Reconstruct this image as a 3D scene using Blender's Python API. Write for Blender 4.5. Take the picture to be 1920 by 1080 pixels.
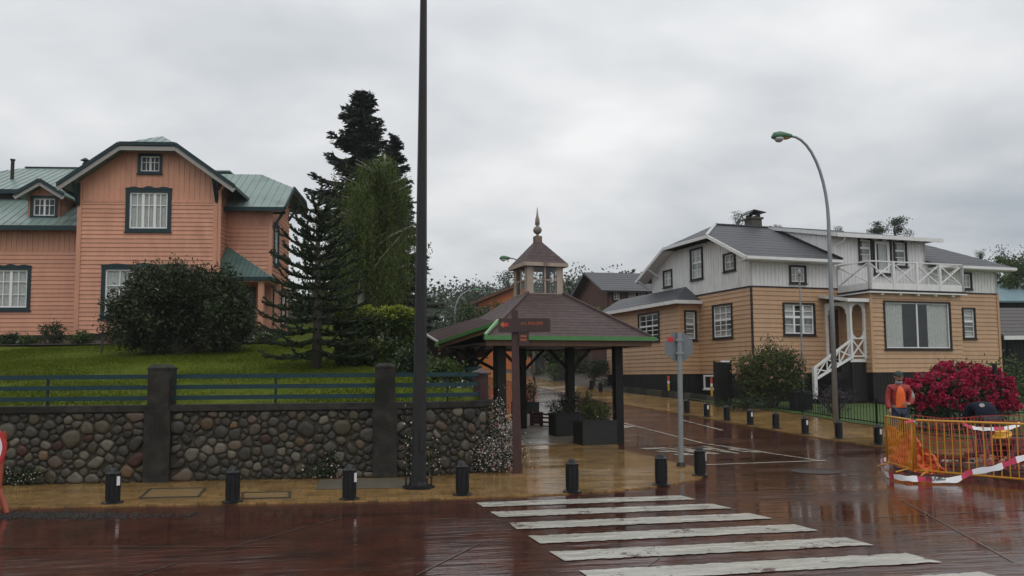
import bpy, bmesh, math, random
import numpy as np
from mathutils import Vector, Matrix
R = math.radians
random.seed(7); RNG = np.random.default_rng(7)
for o in list(bpy.data.objects): bpy.data.objects.remove(o)
SC = bpy.context.scene
COL = SC.collection

# ------------------------------------------------------------------ camera
F = 1557.0; AXY = 585.0; CAMZ = 1.65
PITCH = math.atan(120 / F); ROLL = -0.008
cam = bpy.data.cameras.new('camera'); camo = bpy.data.objects.new('camera', cam); COL.objects.link(camo)
cam.sensor_width = 36; cam.lens = F / 1920 * 36; cam.shift_y = 45 / 1920
cam.clip_start = 0.1; cam.clip_end = 3000
CM = Matrix.Translation((0, 0, CAMZ)) @ Matrix.Rotation(math.pi / 2 + PITCH, 4, 'X') @ Matrix.Rotation(ROLL, 4, 'Z')
camo.matrix_world = CM
SC.camera = camo

# ------------------------------------------------------------------ sky, sun, exposure
SUN_EL, SUN_ROT = R(52), R(200)
W = bpy.data.worlds.new('World'); SC.world = W; W.use_nodes = True
nt = W.node_tree; nt.nodes.clear()
def wn(t, **k):
    n = nt.nodes.new(t)
    for a, b in k.items(): setattr(n, a, b)
    return n
out = wn('ShaderNodeOutputWorld'); bg = wn('ShaderNodeBackground'); nt.links.new(bg.outputs[0], out.inputs[0])
sky = wn('ShaderNodeTexSky', sky_type='NISHITA', sun_disc=False, sun_elevation=SUN_EL, sun_rotation=SUN_ROT)
tc = wn('ShaderNodeTexCoord'); sep = wn('ShaderNodeSeparateXYZ'); nt.links.new(tc.outputs['Generated'], sep.inputs[0])
# overcast dome: brightness rises slowly towards the zenith, cloud sheets from layered noise on a flat cloud deck
def wmath(op, a, b=None, c=None, clamp=False):
    n = wn('ShaderNodeMath', operation=op, use_clamp=clamp)
    for i, v in enumerate((a, b, c)):
        if v is None: continue
        if hasattr(v, 'is_linked'): nt.links.new(v, n.inputs[i])
        else: n.inputs[i].default_value = v
    return n.outputs[0]
zc = wmath('MAXIMUM', sep.outputs[2], 0.0)
den = wmath('ADD', zc, 0.16)
cx = wmath('DIVIDE', sep.outputs[0], den); cy = wmath('DIVIDE', sep.outputs[1], den)
comb = wn('ShaderNodeCombineXYZ'); nt.links.new(cx, comb.inputs[0]); nt.links.new(cy, comb.inputs[1])
n1 = wn('ShaderNodeTexNoise'); n1.inputs['Scale'].default_value = 0.6; n1.inputs['Detail'].default_value = 5; n1.inputs['Roughness'].default_value = 0.5
n1.inputs['Distortion'].default_value = 0.25
nt.links.new(comb.outputs[0], n1.inputs['Vector'])
n2 = wn('ShaderNodeTexNoise'); n2.inputs['Scale'].default_value = 2.6; n2.inputs['Detail'].default_value = 3
nt.links.new(comb.outputs[0], n2.inputs['Vector'])
cl = wmath('ADD', wmath('MULTIPLY', n1.outputs[0], 0.8), wmath('MULTIPLY', n2.outputs[0], 0.2))
ramp = wn('ShaderNodeValToRGB'); nt.links.new(cl, ramp.inputs[0])
ramp.color_ramp.elements[0].position = 0.34; ramp.color_ramp.elements[0].color = (0.48, 0.525, 0.57, 1)
ramp.color_ramp.elements[1].position = 0.62; ramp.color_ramp.elements[1].color = (1.0, 1.0, 1.0, 1)
grad = wmath('ADD', wmath('MULTIPLY', zc, 0.55), 0.84)
vm = wn('ShaderNodeVectorMath', operation='SCALE'); nt.links.new(ramp.outputs[0], vm.inputs[0]); nt.links.new(grad, vm.inputs['Scale'])
vs = wn('ShaderNodeVectorMath', operation='SCALE'); nt.links.new(sky.outputs[0], vs.inputs[0]); vs.inputs['Scale'].default_value = 0.06
mx = wn('ShaderNodeMix', data_type='RGBA'); mx.inputs[0].default_value = 0.06
nt.links.new(vm.outputs[0], mx.inputs[6]); nt.links.new(vs.outputs[0], mx.inputs[7])
nt.links.new(mx.outputs[2], bg.inputs[0]); bg.inputs[1].default_value = 1.0
sl = bpy.data.lights.new('sun', 'SUN'); so = bpy.data.objects.new('sun', sl); COL.objects.link(so)
sl.energy = 0.5; sl.angle = R(40); sl.color = (1, 0.97, 0.93)
so.rotation_euler = (math.pi / 2 - SUN_EL, 0, R(20)); so.location = (0, 0, 60)
SC.view_settings.view_transform = 'Standard'; SC.view_settings.look = 'None'
SC.view_settings.exposure = 0.0; SC.view_settings.gamma = 1.0; SC.view_settings.use_curve_mapping = False

# ------------------------------------------------------------------ pixel helpers (only turn photo pixels into directions)
CAMP = Vector((0, 0, CAMZ)); C3 = CM.to_3x3()
def ray(px, py): return C3 @ Vector(((px - 960) / F, (AXY - py) / F, -1))
def atY(px, py, Y):
    d = ray(px, py); return CAMP + d * (Y / d.y)
def hitplane(px, py, P, N):
    d = ray(px, py); N = Vector(N); t = (Vector(P) - CAMP).dot(N) / d.dot(N); return CAMP + d * t
SA = R(17); S0 = 18.0; SLOPE = 0.056
def sval(x, y): return -math.sin(SA) * x + math.cos(SA) * y - S0
def gz(x, y): return SLOPE * max(0.0, sval(x, y))
def gp(px, py):
    p = hitplane(px, py, (0, 0, 0), (0, 0, 1))
    if 0 < p.y < 400 and sval(p.x, p.y) <= 0: return p
    s, c = math.sin(SA), math.cos(SA)
    return hitplane(px, py, (-s * S0, c * S0, 0), (s * SLOPE, -c * SLOPE, 1))
LZ0, LY0, LSL = 1.10, 13.7, 0.117
def lz(y): return LZ0 + max(0, y - LY0) * LSL
def lp(px, py): return hitplane(px, py, (0, LY0, LZ0), (0, -LSL, 1))

# ------------------------------------------------------------------ materials
MATS = {}
def mat(name, col, rough=0.6, var=0.25, scale=6.0, bump=0.0, bscale=40.0, metal=0.0, rnd=0.0, island=0.0, spec=0.5, trans=0.0, stretch=None, dirt=None):
    if name in MATS: return MATS[name]
    m = bpy.data.materials.new(name); m.use_nodes = True; t = m.node_tree; N = t.nodes; L = t.links
    b = N['Principled BSDF']
    b.inputs['Roughness'].default_value = rough; b.inputs['Metallic'].default_value = metal
    b.inputs['Specular IOR Level'].default_value = spec
    tc = N.new('ShaderNodeTexCoord'); vec = tc.outputs['Object']
    geo = N.new('ShaderNodeNewGeometry'); vec = geo.outputs['Position']
    if stretch:
        mp = N.new('ShaderNodeMapping'); mp.inputs['Scale'].default_value = stretch; L.new(vec, mp.inputs[0]); vec = mp.outputs[0]
    no = N.new('ShaderNodeTexNoise'); no.inputs['Scale'].default_value = scale; no.inputs['Detail'].default_value = 5; no.inputs['Roughness'].default_value = 0.65
    L.new(vec, no.inputs['Vector'])
    mr = N.new('ShaderNodeMapRange'); mr.inputs[1].default_value = 0.25; mr.inputs[2].default_value = 0.75
    mr.inputs[3].default_value = 1 - var; mr.inputs[4].default_value = 1 + var; L.new(no.outputs[0], mr.inputs[0])
    val = mr.outputs[0]
    def addrand(sock, amt, val):
        a = N.new('ShaderNodeMapRange'); a.inputs[3].default_value = 1 - amt; a.inputs[4].default_value = 1 + amt; L.new(sock, a.inputs[0])
        q = N.new('ShaderNodeMath'); q.operation = 'MULTIPLY'; L.new(a.outputs[0], q.inputs[0]); L.new(val, q.inputs[1]); return q.outputs[0]
    if rnd:
        oi = N.new('ShaderNodeObjectInfo'); val = addrand(oi.outputs['Random'], rnd, val)
    if island: val = addrand(geo.outputs['Random Per Island'], island, val)
    vm = N.new('ShaderNodeVectorMath'); vm.operation = 'SCALE'; vm.inputs[0].default_value = col[:3]; L.new(val, vm.inputs['Scale'])
    colout = vm.outputs[0]
    if dirt:
        n3 = N.new('ShaderNodeTexNoise'); n3.inputs['Scale'].default_value = dirt[1]; n3.inputs['Detail'].default_value = 6; L.new(vec, n3.inputs['Vector'])
        rr = N.new('ShaderNodeMapRange'); rr.inputs[1].default_value = dirt[2]; rr.inputs[2].default_value = dirt[2] + 0.15; L.new(n3.outputs[0], rr.inputs[0])
        mx = N.new('ShaderNodeMix'); mx.data_type = 'RGBA'; L.new(rr.outputs[0], mx.inputs[0]); L.new(colout, mx.inputs[6]); mx.inputs[7].default_value = (*dirt[0], 1); colout = mx.outputs[2]
    L.new(colout, b.inputs['Base Color'])
    if bump:
        nb = N.new('ShaderNodeTexNoise'); nb.inputs['Scale'].default_value = bscale; nb.inputs['Detail'].default_value = 4; L.new(vec, nb.inputs['Vector'])
        bp = N.new('ShaderNodeBump'); bp.inputs['Strength'].default_value = bump; bp.inputs['Distance'].default_value = 0.02
        L.new(nb.outputs[0], bp.inputs['Height']); L.new(bp.outputs[0], b.inputs['Normal'])
    if trans:
        tr = N.new('ShaderNodeBsdfTranslucent'); L.new(colout, tr.inputs[0]); ms = N.new('ShaderNodeMixShader'); ms.inputs[0].default_value = trans
        L.new(b.outputs[0], ms.inputs[1]); L.new(tr.outputs[0], ms.inputs[2]); L.new(ms.outputs[0], N['Material Output'].inputs[0])
    MATS[name] = m; return m

def wet(name, col, brick=None, rmin=0.06, rmax=0.32, bump=0.25, col2=None, streak=1.0):
    m = bpy.data.materials.new(name); m.use_nodes = True; t = m.node_tree; N = t.nodes; L = t.links; b = N['Principled BSDF']
    geo = N.new('ShaderNodeNewGeometry'); P = geo.outputs['Position']
    mp = N.new('ShaderNodeMapping'); mp.inputs['Rotation'].default_value = (0, 0, -R(10)); L.new(P, mp.inputs[0])
    big = N.new('ShaderNodeTexNoise'); big.inputs['Scale'].default_value = 0.55; big.inputs['Detail'].default_value = 6; big.inputs['Roughness'].default_value = 0.6
    mp2 = N.new('ShaderNodeMapping'); mp2.inputs['Scale'].default_value = (0.5, 1.5, 1); L.new(mp.outputs[0], mp2.inputs[0]); L.new(mp2.outputs[0], big.inputs['Vector'])
    fine = N.new('ShaderNodeTexNoise'); fine.inputs['Scale'].default_value = 22; fine.inputs['Detail'].default_value = 6; fine.inputs['Roughness'].default_value = 0.75; L.new(P, fine.inputs['Vector'])
    mr = N.new('ShaderNodeMapRange'); mr.inputs[1].default_value = 0.3; mr.inputs[2].default_value = 0.7; mr.inputs[3].default_value = 0.62; mr.inputs[4].default_value = 1.3; L.new(fine.outputs[0], mr.inputs[0])
    mid = N.new('ShaderNodeTexNoise'); mid.inputs['Scale'].default_value = 2.2; mid.inputs['Detail'].default_value = 5; L.new(P, mid.inputs['Vector'])
    cr = N.new('ShaderNodeMix'); cr.data_type = 'RGBA'; cr.inputs[6].default_value = (*col, 1); cr.inputs[7].default_value = (*(col2 or tuple(c * 0.6 for c in col)), 1)
    mm = N.new('ShaderNodeMapRange'); mm.inputs[1].default_value = 0.4; mm.inputs[2].default_value = 0.65; L.new(mid.outputs[0], mm.inputs[0]); L.new(mm.outputs[0], cr.inputs[0])
    vm = N.new('ShaderNodeVectorMath'); vm.operation = 'SCALE'; L.new(cr.outputs[2], vm.inputs[0]); L.new(mr.outputs[0], vm.inputs['Scale'])
    c = vm.outputs[0]
    rr = N.new('ShaderNodeMapRange'); rr.inputs[1].default_value = 0.38; rr.inputs[2].default_value = 0.62; rr.inputs[3].default_value = rmin; rr.inputs[4].default_value = rmax; L.new(big.outputs[0], rr.inputs[0])
    L.new(rr.outputs[0], b.inputs['Roughness'])
    rip = N.new('ShaderNodeTexNoise'); rip.inputs['Scale'].default_value = 4.0; rip.inputs['Detail'].default_value = 5; rip.inputs['Roughness'].default_value = 0.55
    mp3 = N.new('ShaderNodeMapping'); mp3.inputs['Scale'].default_value = (0.40, 1.9, 1); L.new(mp.outputs[0], mp3.inputs[0]); L.new(mp3.outputs[0], rip.inputs['Vector'])
    h = rip.outputs[0]
    if brick:
        bt = N.new('ShaderNodeTexBrick'); bt.inputs['Scale'].default_value = 1.0
        bt.inputs['Brick Width'].default_value = brick[0]; bt.inputs['Row Height'].default_value = brick[1]; bt.inputs['Mortar Size'].default_value = 0.008
        bt.inputs['Color1'].default_value = (1, 1, 1, 1); bt.inputs['Color2'].default_value = (0.8, 0.8, 0.8, 1); bt.inputs['Mortar'].default_value = (0.5, 0.5, 0.5, 1)
        L.new(mp.outputs[0], bt.inputs['Vector'])
        vb = N.new('ShaderNodeVectorMath'); vb.operation = 'MULTIPLY'; L.new(c, vb.inputs[0]); L.new(bt.outputs['Color'], vb.inputs[1]); c = vb.outputs[0]
        ma = N.new('ShaderNodeMath'); ma.operation = 'MULTIPLY_ADD'; L.new(bt.outputs['Fac'], ma.inputs[0]); ma.inputs[1].default_value = -0.25; L.new(h, ma.inputs[2]); h = ma.outputs[0]
    L.new(c, b.inputs['Base Color'])
    bp = N.new('ShaderNodeBump'); bp.inputs['Strength'].default_value = bump; bp.inputs['Distance'].default_value = 0.03; L.new(h, bp.inputs['Height'])
    bs_ = N.new('ShaderNodeMapRange'); bs_.inputs[1].default_value = 0.38; bs_.inputs[2].default_value = 0.62; bs_.inputs[3].default_value = bump * .35; bs_.inputs[4].default_value = bump * 2.1; L.new(big.outputs[0], bs_.inputs[0]); L.new(bs_.outputs[0], bp.inputs['Strength'])
    L.new(bp.outputs[0], b.inputs['Normal'])
    b.inputs['IOR'].default_value = 1.36
    MATS[name] = m; return m

def glassmat():
    m = bpy.data.materials.new('window_glass'); m.use_nodes = True; t = m.node_tree; N = t.nodes; L = t.links
    for n in list(N): N.remove(n)
    o = N.new('ShaderNodeOutputMaterial'); g = N.new('ShaderNodeBsdfGlossy'); g.inputs['Roughness'].default_value = 0.03; g.inputs['Color'].default_value = (0.9, 0.95, 0.97, 1)
    tr = N.new('ShaderNodeBsdfTransparent'); tr.inputs[0].default_value = (0.93, 0.94, 0.94, 1)
    lw = N.new('ShaderNodeLayerWeight'); lw.inputs[0].default_value = 0.35; fr = N.new('ShaderNodeMapRange'); fr.inputs[3].default_value = .025; fr.inputs[4].default_value = .9; pw_ = N.new('ShaderNodeMath'); pw_.operation = 'POWER'; pw_.inputs[1].default_value = 3.0; L.new(lw.outputs['Facing'], pw_.inputs[0]); L.new(pw_.outputs[0], fr.inputs[0]); ms = N.new('ShaderNodeMixShader')
    L.new(fr.outputs[0], ms.inputs[0]); L.new(tr.outputs[0], ms.inputs[1]); L.new(g.outputs[0], ms.inputs[2]); L.new(ms.outputs[0], o.inputs[0])
    MATS['glass'] = m; return m
GLASS = glassmat()
M_PINK = mat('pink_paint', (0.565, 0.265, 0.165), 0.45, 0.14, 3, 0.08, 60, rnd=0.08, stretch=(1, 1, .3), dirt=((0.40, 0.17, 0.115), 1.2, 0.60))
M_ORANGE = mat('ochre_paint', (0.47, 0.285, 0.160), 0.45, 0.12, 3, 0.08, 60, rnd=0.07, stretch=(1, 1, .3), dirt=((0.44, 0.25, 0.12), 1.0, 0.60))
M_WHITE = mat('white_paint', (0.70, 0.70, 0.69), 0.45, 0.10, 4, 0.05, 50, rnd=0.05, stretch=(1, 1, .3), dirt=((0.56, 0.56, 0.53), 1.5, 0.66))
M_SASH = mat('white_sash_paint', (0.78, 0.78, 0.77), 0.4, 0.05, 8)
M_TEAL = mat('dark_teal_paint', (0.010, 0.030, 0.034), 0.4, 0.2, 8, spec=.3)
M_DKTRIM = mat('dark_brown_trim', (0.022, 0.016, 0.014), 0.5, 0.2, 8, spec=.3)
M_GROOF = mat('green_roof_metal', (0.185, 0.255, 0.230), 0.35, 0.16, 1.5, 0.04, 30, dirt=((0.12, 0.17, 0.15), 1.3, 0.56))
M_SLATE = mat('slate_roof', (0.060, 0.062, 0.070), 0.5, 0.22, 5, 0.3, 50, rnd=0.08, spec=.4)
M_SHING = mat('brown_shingle', (0.075, 0.047, 0.046), 0.6, 0.4, 7, 0.5, 60, rnd=0.10, spec=.4)
M_SKIRT = mat('dark_skirt_boards', (0.012, 0.011, 0.010), 0.6, 0.25, 6, rnd=0.2, spec=.25)
M_BLACK = mat('black_paint', (0.007, 0.0075, 0.009), 0.35, 0.3, 12, 0.08, 60, spec=.3)
M_POLE = mat('dark_grey_pole', (0.024, 0.024, 0.026), 0.5, 0.3, 5, 0.05, 40, spec=.22, stretch=(3, 3, 0.4))
M_GALV = mat('galvanised_steel', (0.24, 0.26, 0.27), 0.4, 0.14, 14, metal=0.35)
M_CONC = mat('wet_dark_concrete', (0.030, 0.028, 0.024), 0.7, 0.6, 5, 0.4, 30, dirt=((0.014, 0.014, 0.011), 2.0, 0.50), spec=.2)
M_MORTAR = mat('wet_mortar', (0.046, 0.041, 0.030), 0.85, 0.5, 9, 0.8, 30, spec=.25)
M_RAIL = mat('teal_fence_paint', (0.010, 0.038, 0.046), 0.4, 0.2, 6, 0.05, 40, spec=.3)
M_SIGN = mat('brown_sign_paint', (0.050, 0.018, 0.015), 0.4, 0.3, 8, 0.15, 40)
M_WOODBR = mat('brown_fascia', (0.11, 0.052, 0.022), 0.5, 0.25, 8)
M_GREENF = mat('green_fascia', (0.06, 0.19, 0.055), 0.3, 0.15, 6)
M_CUP = mat('cupola_paint', (0.36, 0.29, 0.23), 0.5, 0.2, 3, 0.1, 40, dirt=((0.10, 0.07, 0.05), 2.2, 0.6))
M_CURT = mat('lace_curtain', (0.52, 0.52, 0.49), 0.8, 0.35, 22)
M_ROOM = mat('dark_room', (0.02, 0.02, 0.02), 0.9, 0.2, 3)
M_BARK = mat('bark', (0.060, 0.048, 0.038), 0.8, 0.4, 12, 0.8, 30)
M_BIRCHB = mat('birch_bark', (0.36, 0.34, 0.30), 0.7, 0.35, 8, 0.3, 30)
M_GRASS = mat('lawn_grass', (0.076, 0.102, 0.005), 0.85, 0.35, 3.0, 0.9, 60, dirt=((0.105, 0.110, 0.010), 0.7, 0.56), spec=0.1)
M_EARTH = mat('earth', (0.05, 0.04, 0.028), 0.8, 0.4, 3, 0.6, 15)
M_YELLOW = mat('yellow_barrier_paint', (0.60, 0.27, 0.015), 0.35, 0.15, 10)
M_NET = mat('orange_net', (0.75, 0.10, 0.035), 0.5, 0.15, 10, trans=0.3)
M_RED = mat('red_paint', (0.50, 0.03, 0.03), 0.45, 0.15, 10)
M_PWHITE = mat('white_plastic', (0.78, 0.78, 0.80), 0.35, 0.05, 10)
M_ROAD = wet('wet_red_paving', (0.082, 0.025, 0.015), (0.62, 0.31), 0.015, 0.17, 0.20, (0.045, 0.016, 0.011))
M_OCHRE = wet('wet_ochre_paving', (0.36, 0.215, 0.078), (0.31, 0.155), 0.015, 0.20, 0.20, (0.22, 0.128, 0.046))
M_PATH = wet('wet_grey_path', (0.24, 0.20, 0.15), None, 0.25, 0.55, 0.2)
M_PAINT = mat('road_paint', (0.47, 0.46, 0.405), 0.3, 0.2, 7, 0.2, 30, dirt=((0.20, 0.15, 0.12), 3.5, 0.575))
def worn(name, col, under, thr):
    m = bpy.data.materials.new(name); m.use_nodes = True; t = m.node_tree; N = t.nodes; L = t.links; b = N['Principled BSDF']; geo = N.new('ShaderNodeNewGeometry')
    mp = N.new('ShaderNodeMapping'); mp.inputs['Rotation'].default_value = (0, 0, -R(10)); L.new(geo.outputs['Position'], mp.inputs[0]); mp2 = N.new('ShaderNodeMapping'); mp2.inputs['Scale'].default_value = (.35, 1.6, 1); L.new(mp.outputs[0], mp2.inputs[0])
    def noi(sc_, det, src): n_ = N.new('ShaderNodeTexNoise'); n_.inputs['Scale'].default_value = sc_; n_.inputs['Detail'].default_value = det; n_.inputs['Roughness'].default_value = .7; L.new(src, n_.inputs['Vector']); return n_.outputs[0]
    def rng(src, a, b_, c=0., d=1.): r_ = N.new('ShaderNodeMapRange'); r_.inputs[1].default_value = a; r_.inputs[2].default_value = b_; r_.inputs[3].default_value = c; r_.inputs[4].default_value = d; L.new(src, r_.inputs[0]); return r_.outputs[0]
    streak = noi(5, 6, mp2.outputs[0]); grain = noi(38, 5, geo.outputs['Position']); chip = noi(2.6, 7, geo.outputs['Position'])
    ml = N.new('ShaderNodeMath'); ml.operation = 'MULTIPLY'; L.new(rng(streak, .3, .7, .74, 1.14), ml.inputs[0]); L.new(rng(grain, .3, .7, .84, 1.12), ml.inputs[1])
    vm = N.new('ShaderNodeVectorMath'); vm.operation = 'SCALE'; vm.inputs[0].default_value = col; L.new(ml.outputs[0], vm.inputs['Scale'])
    ad = N.new('ShaderNodeMath'); ad.operation = 'MULTIPLY_ADD'; L.new(grain, ad.inputs[0]); ad.inputs[1].default_value = .35; L.new(chip, ad.inputs[2])
    mx = N.new('ShaderNodeMix'); mx.data_type = 'RGBA'; L.new(rng(ad.outputs[0], thr, thr + .05), mx.inputs[0]); L.new(vm.outputs[0], mx.inputs[6]); mx.inputs[7].default_value = (*under, 1); L.new(mx.outputs[2], b.inputs['Base Color'])
    L.new(rng(streak, .3, .7, .10, .34), b.inputs['Roughness']); bp = N.new('ShaderNodeBump'); bp.inputs['Strength'].default_value = .15; bp.inputs['Distance'].default_value = .02; L.new(ad.outputs[0], bp.inputs['Height']); L.new(bp.outputs[0], b.inputs['Normal']); return m
M_PAINT = worn('worn_crossing_paint', (0.44, 0.43, 0.375), (0.07, 0.028, 0.018), .755)
M_PAINT2 = worn('worn_lane_paint', (0.36, 0.33, 0.28), (0.07, 0.028, 0.018), .72)

# ------------------------------------------------------------------ mesh helpers
def obj(name, verts, faces, m, parent=None, smooth=False, mw=None):
    me = bpy.data.meshes.new(name); me.from_pydata([tuple(v) for v in verts], [], faces); me.update()
    if m: me.materials.append(m)
    if smooth: me.polygons.foreach_set('use_smooth', [True] * len(me.polygons))
    o = bpy.data.objects.new(name, me); COL.objects.link(o)
    if parent: o.parent = parent
    if mw is not None: o.matrix_local = mw
    return o
def inst(name, mesh, parent, mw):
    o = bpy.data.objects.new(name, mesh); COL.objects.link(o)
    if parent: o.parent = parent
    o.matrix_local = mw; return o
def tag(o, label=None, cat=None, group=None, kind=None):
    if label: o['label'] = label
    if cat: o['category'] = cat
    if group: o['group'] = group
    if kind: o['kind'] = kind
    return o
def thing(name, label, cat, loc=(0, 0, 0), rotz=0.0, group=None):
    o = bpy.data.objects.new(name, None); COL.objects.link(o); o.location = loc; o.rotation_euler = (0, 0, rotz); o.empty_display_size = 0.2
    return tag(o, label, cat, group)
def copy_tree(o, parent=None):
    c = o.copy(); COL.objects.link(c)
    if parent: c.parent = parent
    for ch in list(o.children): copy_tree(ch, c)
    return c
class MB:
    def __init__(s): s.v = []; s.f = []
    def add(s, vs, fs):
        n = len(s.v); s.v += [Vector(v) for v in vs]; s.f += [tuple(i + n for i in f) for f in fs]; return s
    def box(s, x0, x1, y0, y1, z0, z1):
        if x0 > x1: x0, x1 = x1, x0
        if y0 > y1: y0, y1 = y1, y0
        if z0 > z1: z0, z1 = z1, z0
        return s.add([(x0, y0, z0), (x1, y0, z0), (x1, y1, z0), (x0, y1, z0), (x0, y0, z1), (x1, y0, z1), (x1, y1, z1), (x0, y1, z1)],
                     [(0, 3, 2, 1), (4, 5, 6, 7), (0, 1, 5, 4), (1, 2, 6, 5), (2, 3, 7, 6), (3, 0, 4, 7)])
    def bar(s, a, b, w, h=None, up=(0, 0, 1)):
        a = Vector(a); b = Vector(b); h = h or w; d = (b - a).normalized(); up = Vector(up)
        if abs(d.dot(up)) > 0.98: up = Vector((0, 1, 0))
        x = d.cross(up).normalized(); y = x.cross(d).normalized(); vs = []
        for p in (a, b):
            for sx, sy in ((-1, -1), (1, -1), (1, 1), (-1, 1)): vs.append(p + x * sx * w / 2 + y * sy * h / 2)
        return s.add(vs, [(0, 1, 2, 3), (7, 6, 5, 4), (0, 4, 5, 1), (1, 5, 6, 2), (2, 6, 7, 3), (3, 7, 4, 0)])
    def tube(s, pts, rad, n=6, cap=True):
        pts = [Vector(p) for p in pts]
        if not hasattr(rad, '__len__'): rad = [rad] * len(pts)
        base = len(s.v); prev = None
        for i, p in enumerate(pts):
            d = (pts[min(i + 1, len(pts) - 1)] - pts[max(i - 1, 0)]).normalized()
            if prev is None: x = d.orthogonal().normalized()
            else:
                x = prev - d * prev.dot(d)
                x = x.normalized() if x.length > 1e-6 else d.orthogonal().normalized()
            prev = x; y = d.cross(x)
            for k in range(n):
                a = 2 * math.pi * k / n; s.v.append(p + (x * math.cos(a) + y * math.sin(a)) * rad[i])
        for i in range(len(pts) - 1):
            for k in range(n):
                a = base + i * n + k; b = base + i * n + (k + 1) % n; s.f.append((a, b, b + n, a + n))
        if cap:
            s.f.append(tuple(base + k for k in reversed(range(n)))); s.f.append(tuple(base + (len(pts) - 1) * n + k for k in range(n)))
        return s
    def lathe(s, prof, c=(0, 0, 0), n=16, rot=0.0):
        base = len(s.v)
        for r, z in prof:
            for k in range(n):
                a = 2 * math.pi * k / n + rot; s.v.append(Vector((c[0] + r * math.cos(a), c[1] + r * math.sin(a), c[2] + z)))
        for i in range(len(prof) - 1):
            for k in range(n):
                a = base + i * n + k; b = base + i * n + (k + 1) % n; s.f.append((a, b, b + n, a + n))
        s.f.append(tuple(base + k for k in reversed(range(n)))); s.f.append(tuple(base + (len(prof) - 1) * n + k for k in range(n)))
        return s
    def prism(s, poly, ax):          # poly: list of 3D points, ax: extrusion vector
        n = len(poly); ax = Vector(ax); P = [Vector(p) for p in poly]
        return s.add(P + [p + ax for p in P], [tuple(reversed(range(n))), tuple(range(n, 2 * n))] + [(i, (i + 1) % n, (i + 1) % n + n, i + n) for i in range(n)])
    def build(s, name, m, parent=None, smooth=False, mw=None):
        o = obj(name, s.v, s.f, m, parent, smooth, mw)
        bm = bmesh.new(); bm.from_mesh(o.data); bmesh.ops.recalc_face_normals(bm, faces=bm.faces); bm.to_mesh(o.data); bm.free()
        return o
def axes(x, y, z, p): return Matrix(((x[0], y[0], z[0], p[0]), (x[1], y[1], z[1], p[1]), (x[2], y[2], z[2], p[2]), (0, 0, 0, 1)))
UB = MB().box(0, 1, -0.5, 0.5, 0, 1)
UBOX = bpy.data.meshes.new('unit_piece'); UBOX.from_pydata([tuple(v) for v in UB.v], [], UB.f)
PIECES = {}
def piece(m, kind='box'):
    k = (m.name, kind)
    if k in PIECES: return PIECES[k]
    if kind == 'box': b = MB().box(0, 1, -0.5, 0.5, 0, 1)
    elif kind == 'clap':   # clapboard: thick at its lower edge; local y points into the wall
        b = MB().prism([(0, 0.0, 0), (0, -0.034, 0), (0, -0.030, 0.10), (0, -0.006, 1), (0, 0.0, 1)], (1, 0, 0))
    elif kind == 'course':
        b = MB().prism([(0, 0, 0), (0, 0, 0.022), (0, 1.06, 0.004), (0, 1.06, 0)], (1, 0, 0))
    me = bpy.data.meshes.new(kind + '_' + m.name); me.from_pydata([tuple(v) for v in b.v], [], b.f)
    bm = bmesh.new(); bm.from_mesh(me); bmesh.ops.recalc_face_normals(bm, faces=bm.faces); bm.to_mesh(me); bm.free()
    me.materials.append(m); PIECES[k] = me; return me
def sc(x, y, z): return Matrix.Diagonal((x, y, z, 1))

def roof_slab(parent, pts, m, th=0.07, name='roof'):
    P = [Vector(p) for p in pts]; n = (P[1] - P[0]).cross(P[2] - P[0]).normalized()
    if n.z < 0: P.reverse(); n = -n
    return MB().prism([p - n * th for p in P], n * th).build(name, m, parent)
def plane2d(pts, e0, e1):
    P = [Vector(p) for p in pts]; a = (Vector(e1) - Vector(e0)).normalized()
    n = None
    for i in range(2, len(P)):
        n = (P[1] - P[0]).cross(P[i] - P[0])
        if n.length > 1e-4: break
    n.normalize()
    if n.z < 0: n = -n
    b = n.cross(a)
    if b.z < 0: a = -a; b = n.cross(a)
    O = Vector(e0); return O, a, b, n, [((p - O).dot(a), (p - O).dot(b)) for p in P]
def span(poly, axis, c):            # interval of a convex polygon on the line coord[axis]=c
    xs = []; k = len(poly)
    for i in range(k):
        p, q = poly[i], poly[(i + 1) % k]; d0, d1 = p[axis] - c, q[axis] - c
        if d0 * d1 < 0: t = d0 / (d0 - d1); xs.append(p[1 - axis] + t * (q[1 - axis] - p[1 - axis]))
    return (min(xs), max(xs)) if len(xs) >= 2 else None
def ribs(parent, pts, e0, e1, m, pitch=0.28, w=0.03, h=0.03, name='roof_seam'):
    O, a, b, n, q = plane2d(pts, e0, e1); lo = min(p[0] for p in q); hi = max(p[0] for p in q); c = lo + pitch * 0.5
    while c < hi:
        sp = span(q, 0, c)
        if sp and sp[1] - sp[0] > 0.1:
            inst(name, piece(m), parent, axes(b, a, n, O + a * c + b * sp[0] + n * 0.001) @ sc(sp[1] - sp[0], w, h))
        c += pitch
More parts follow.
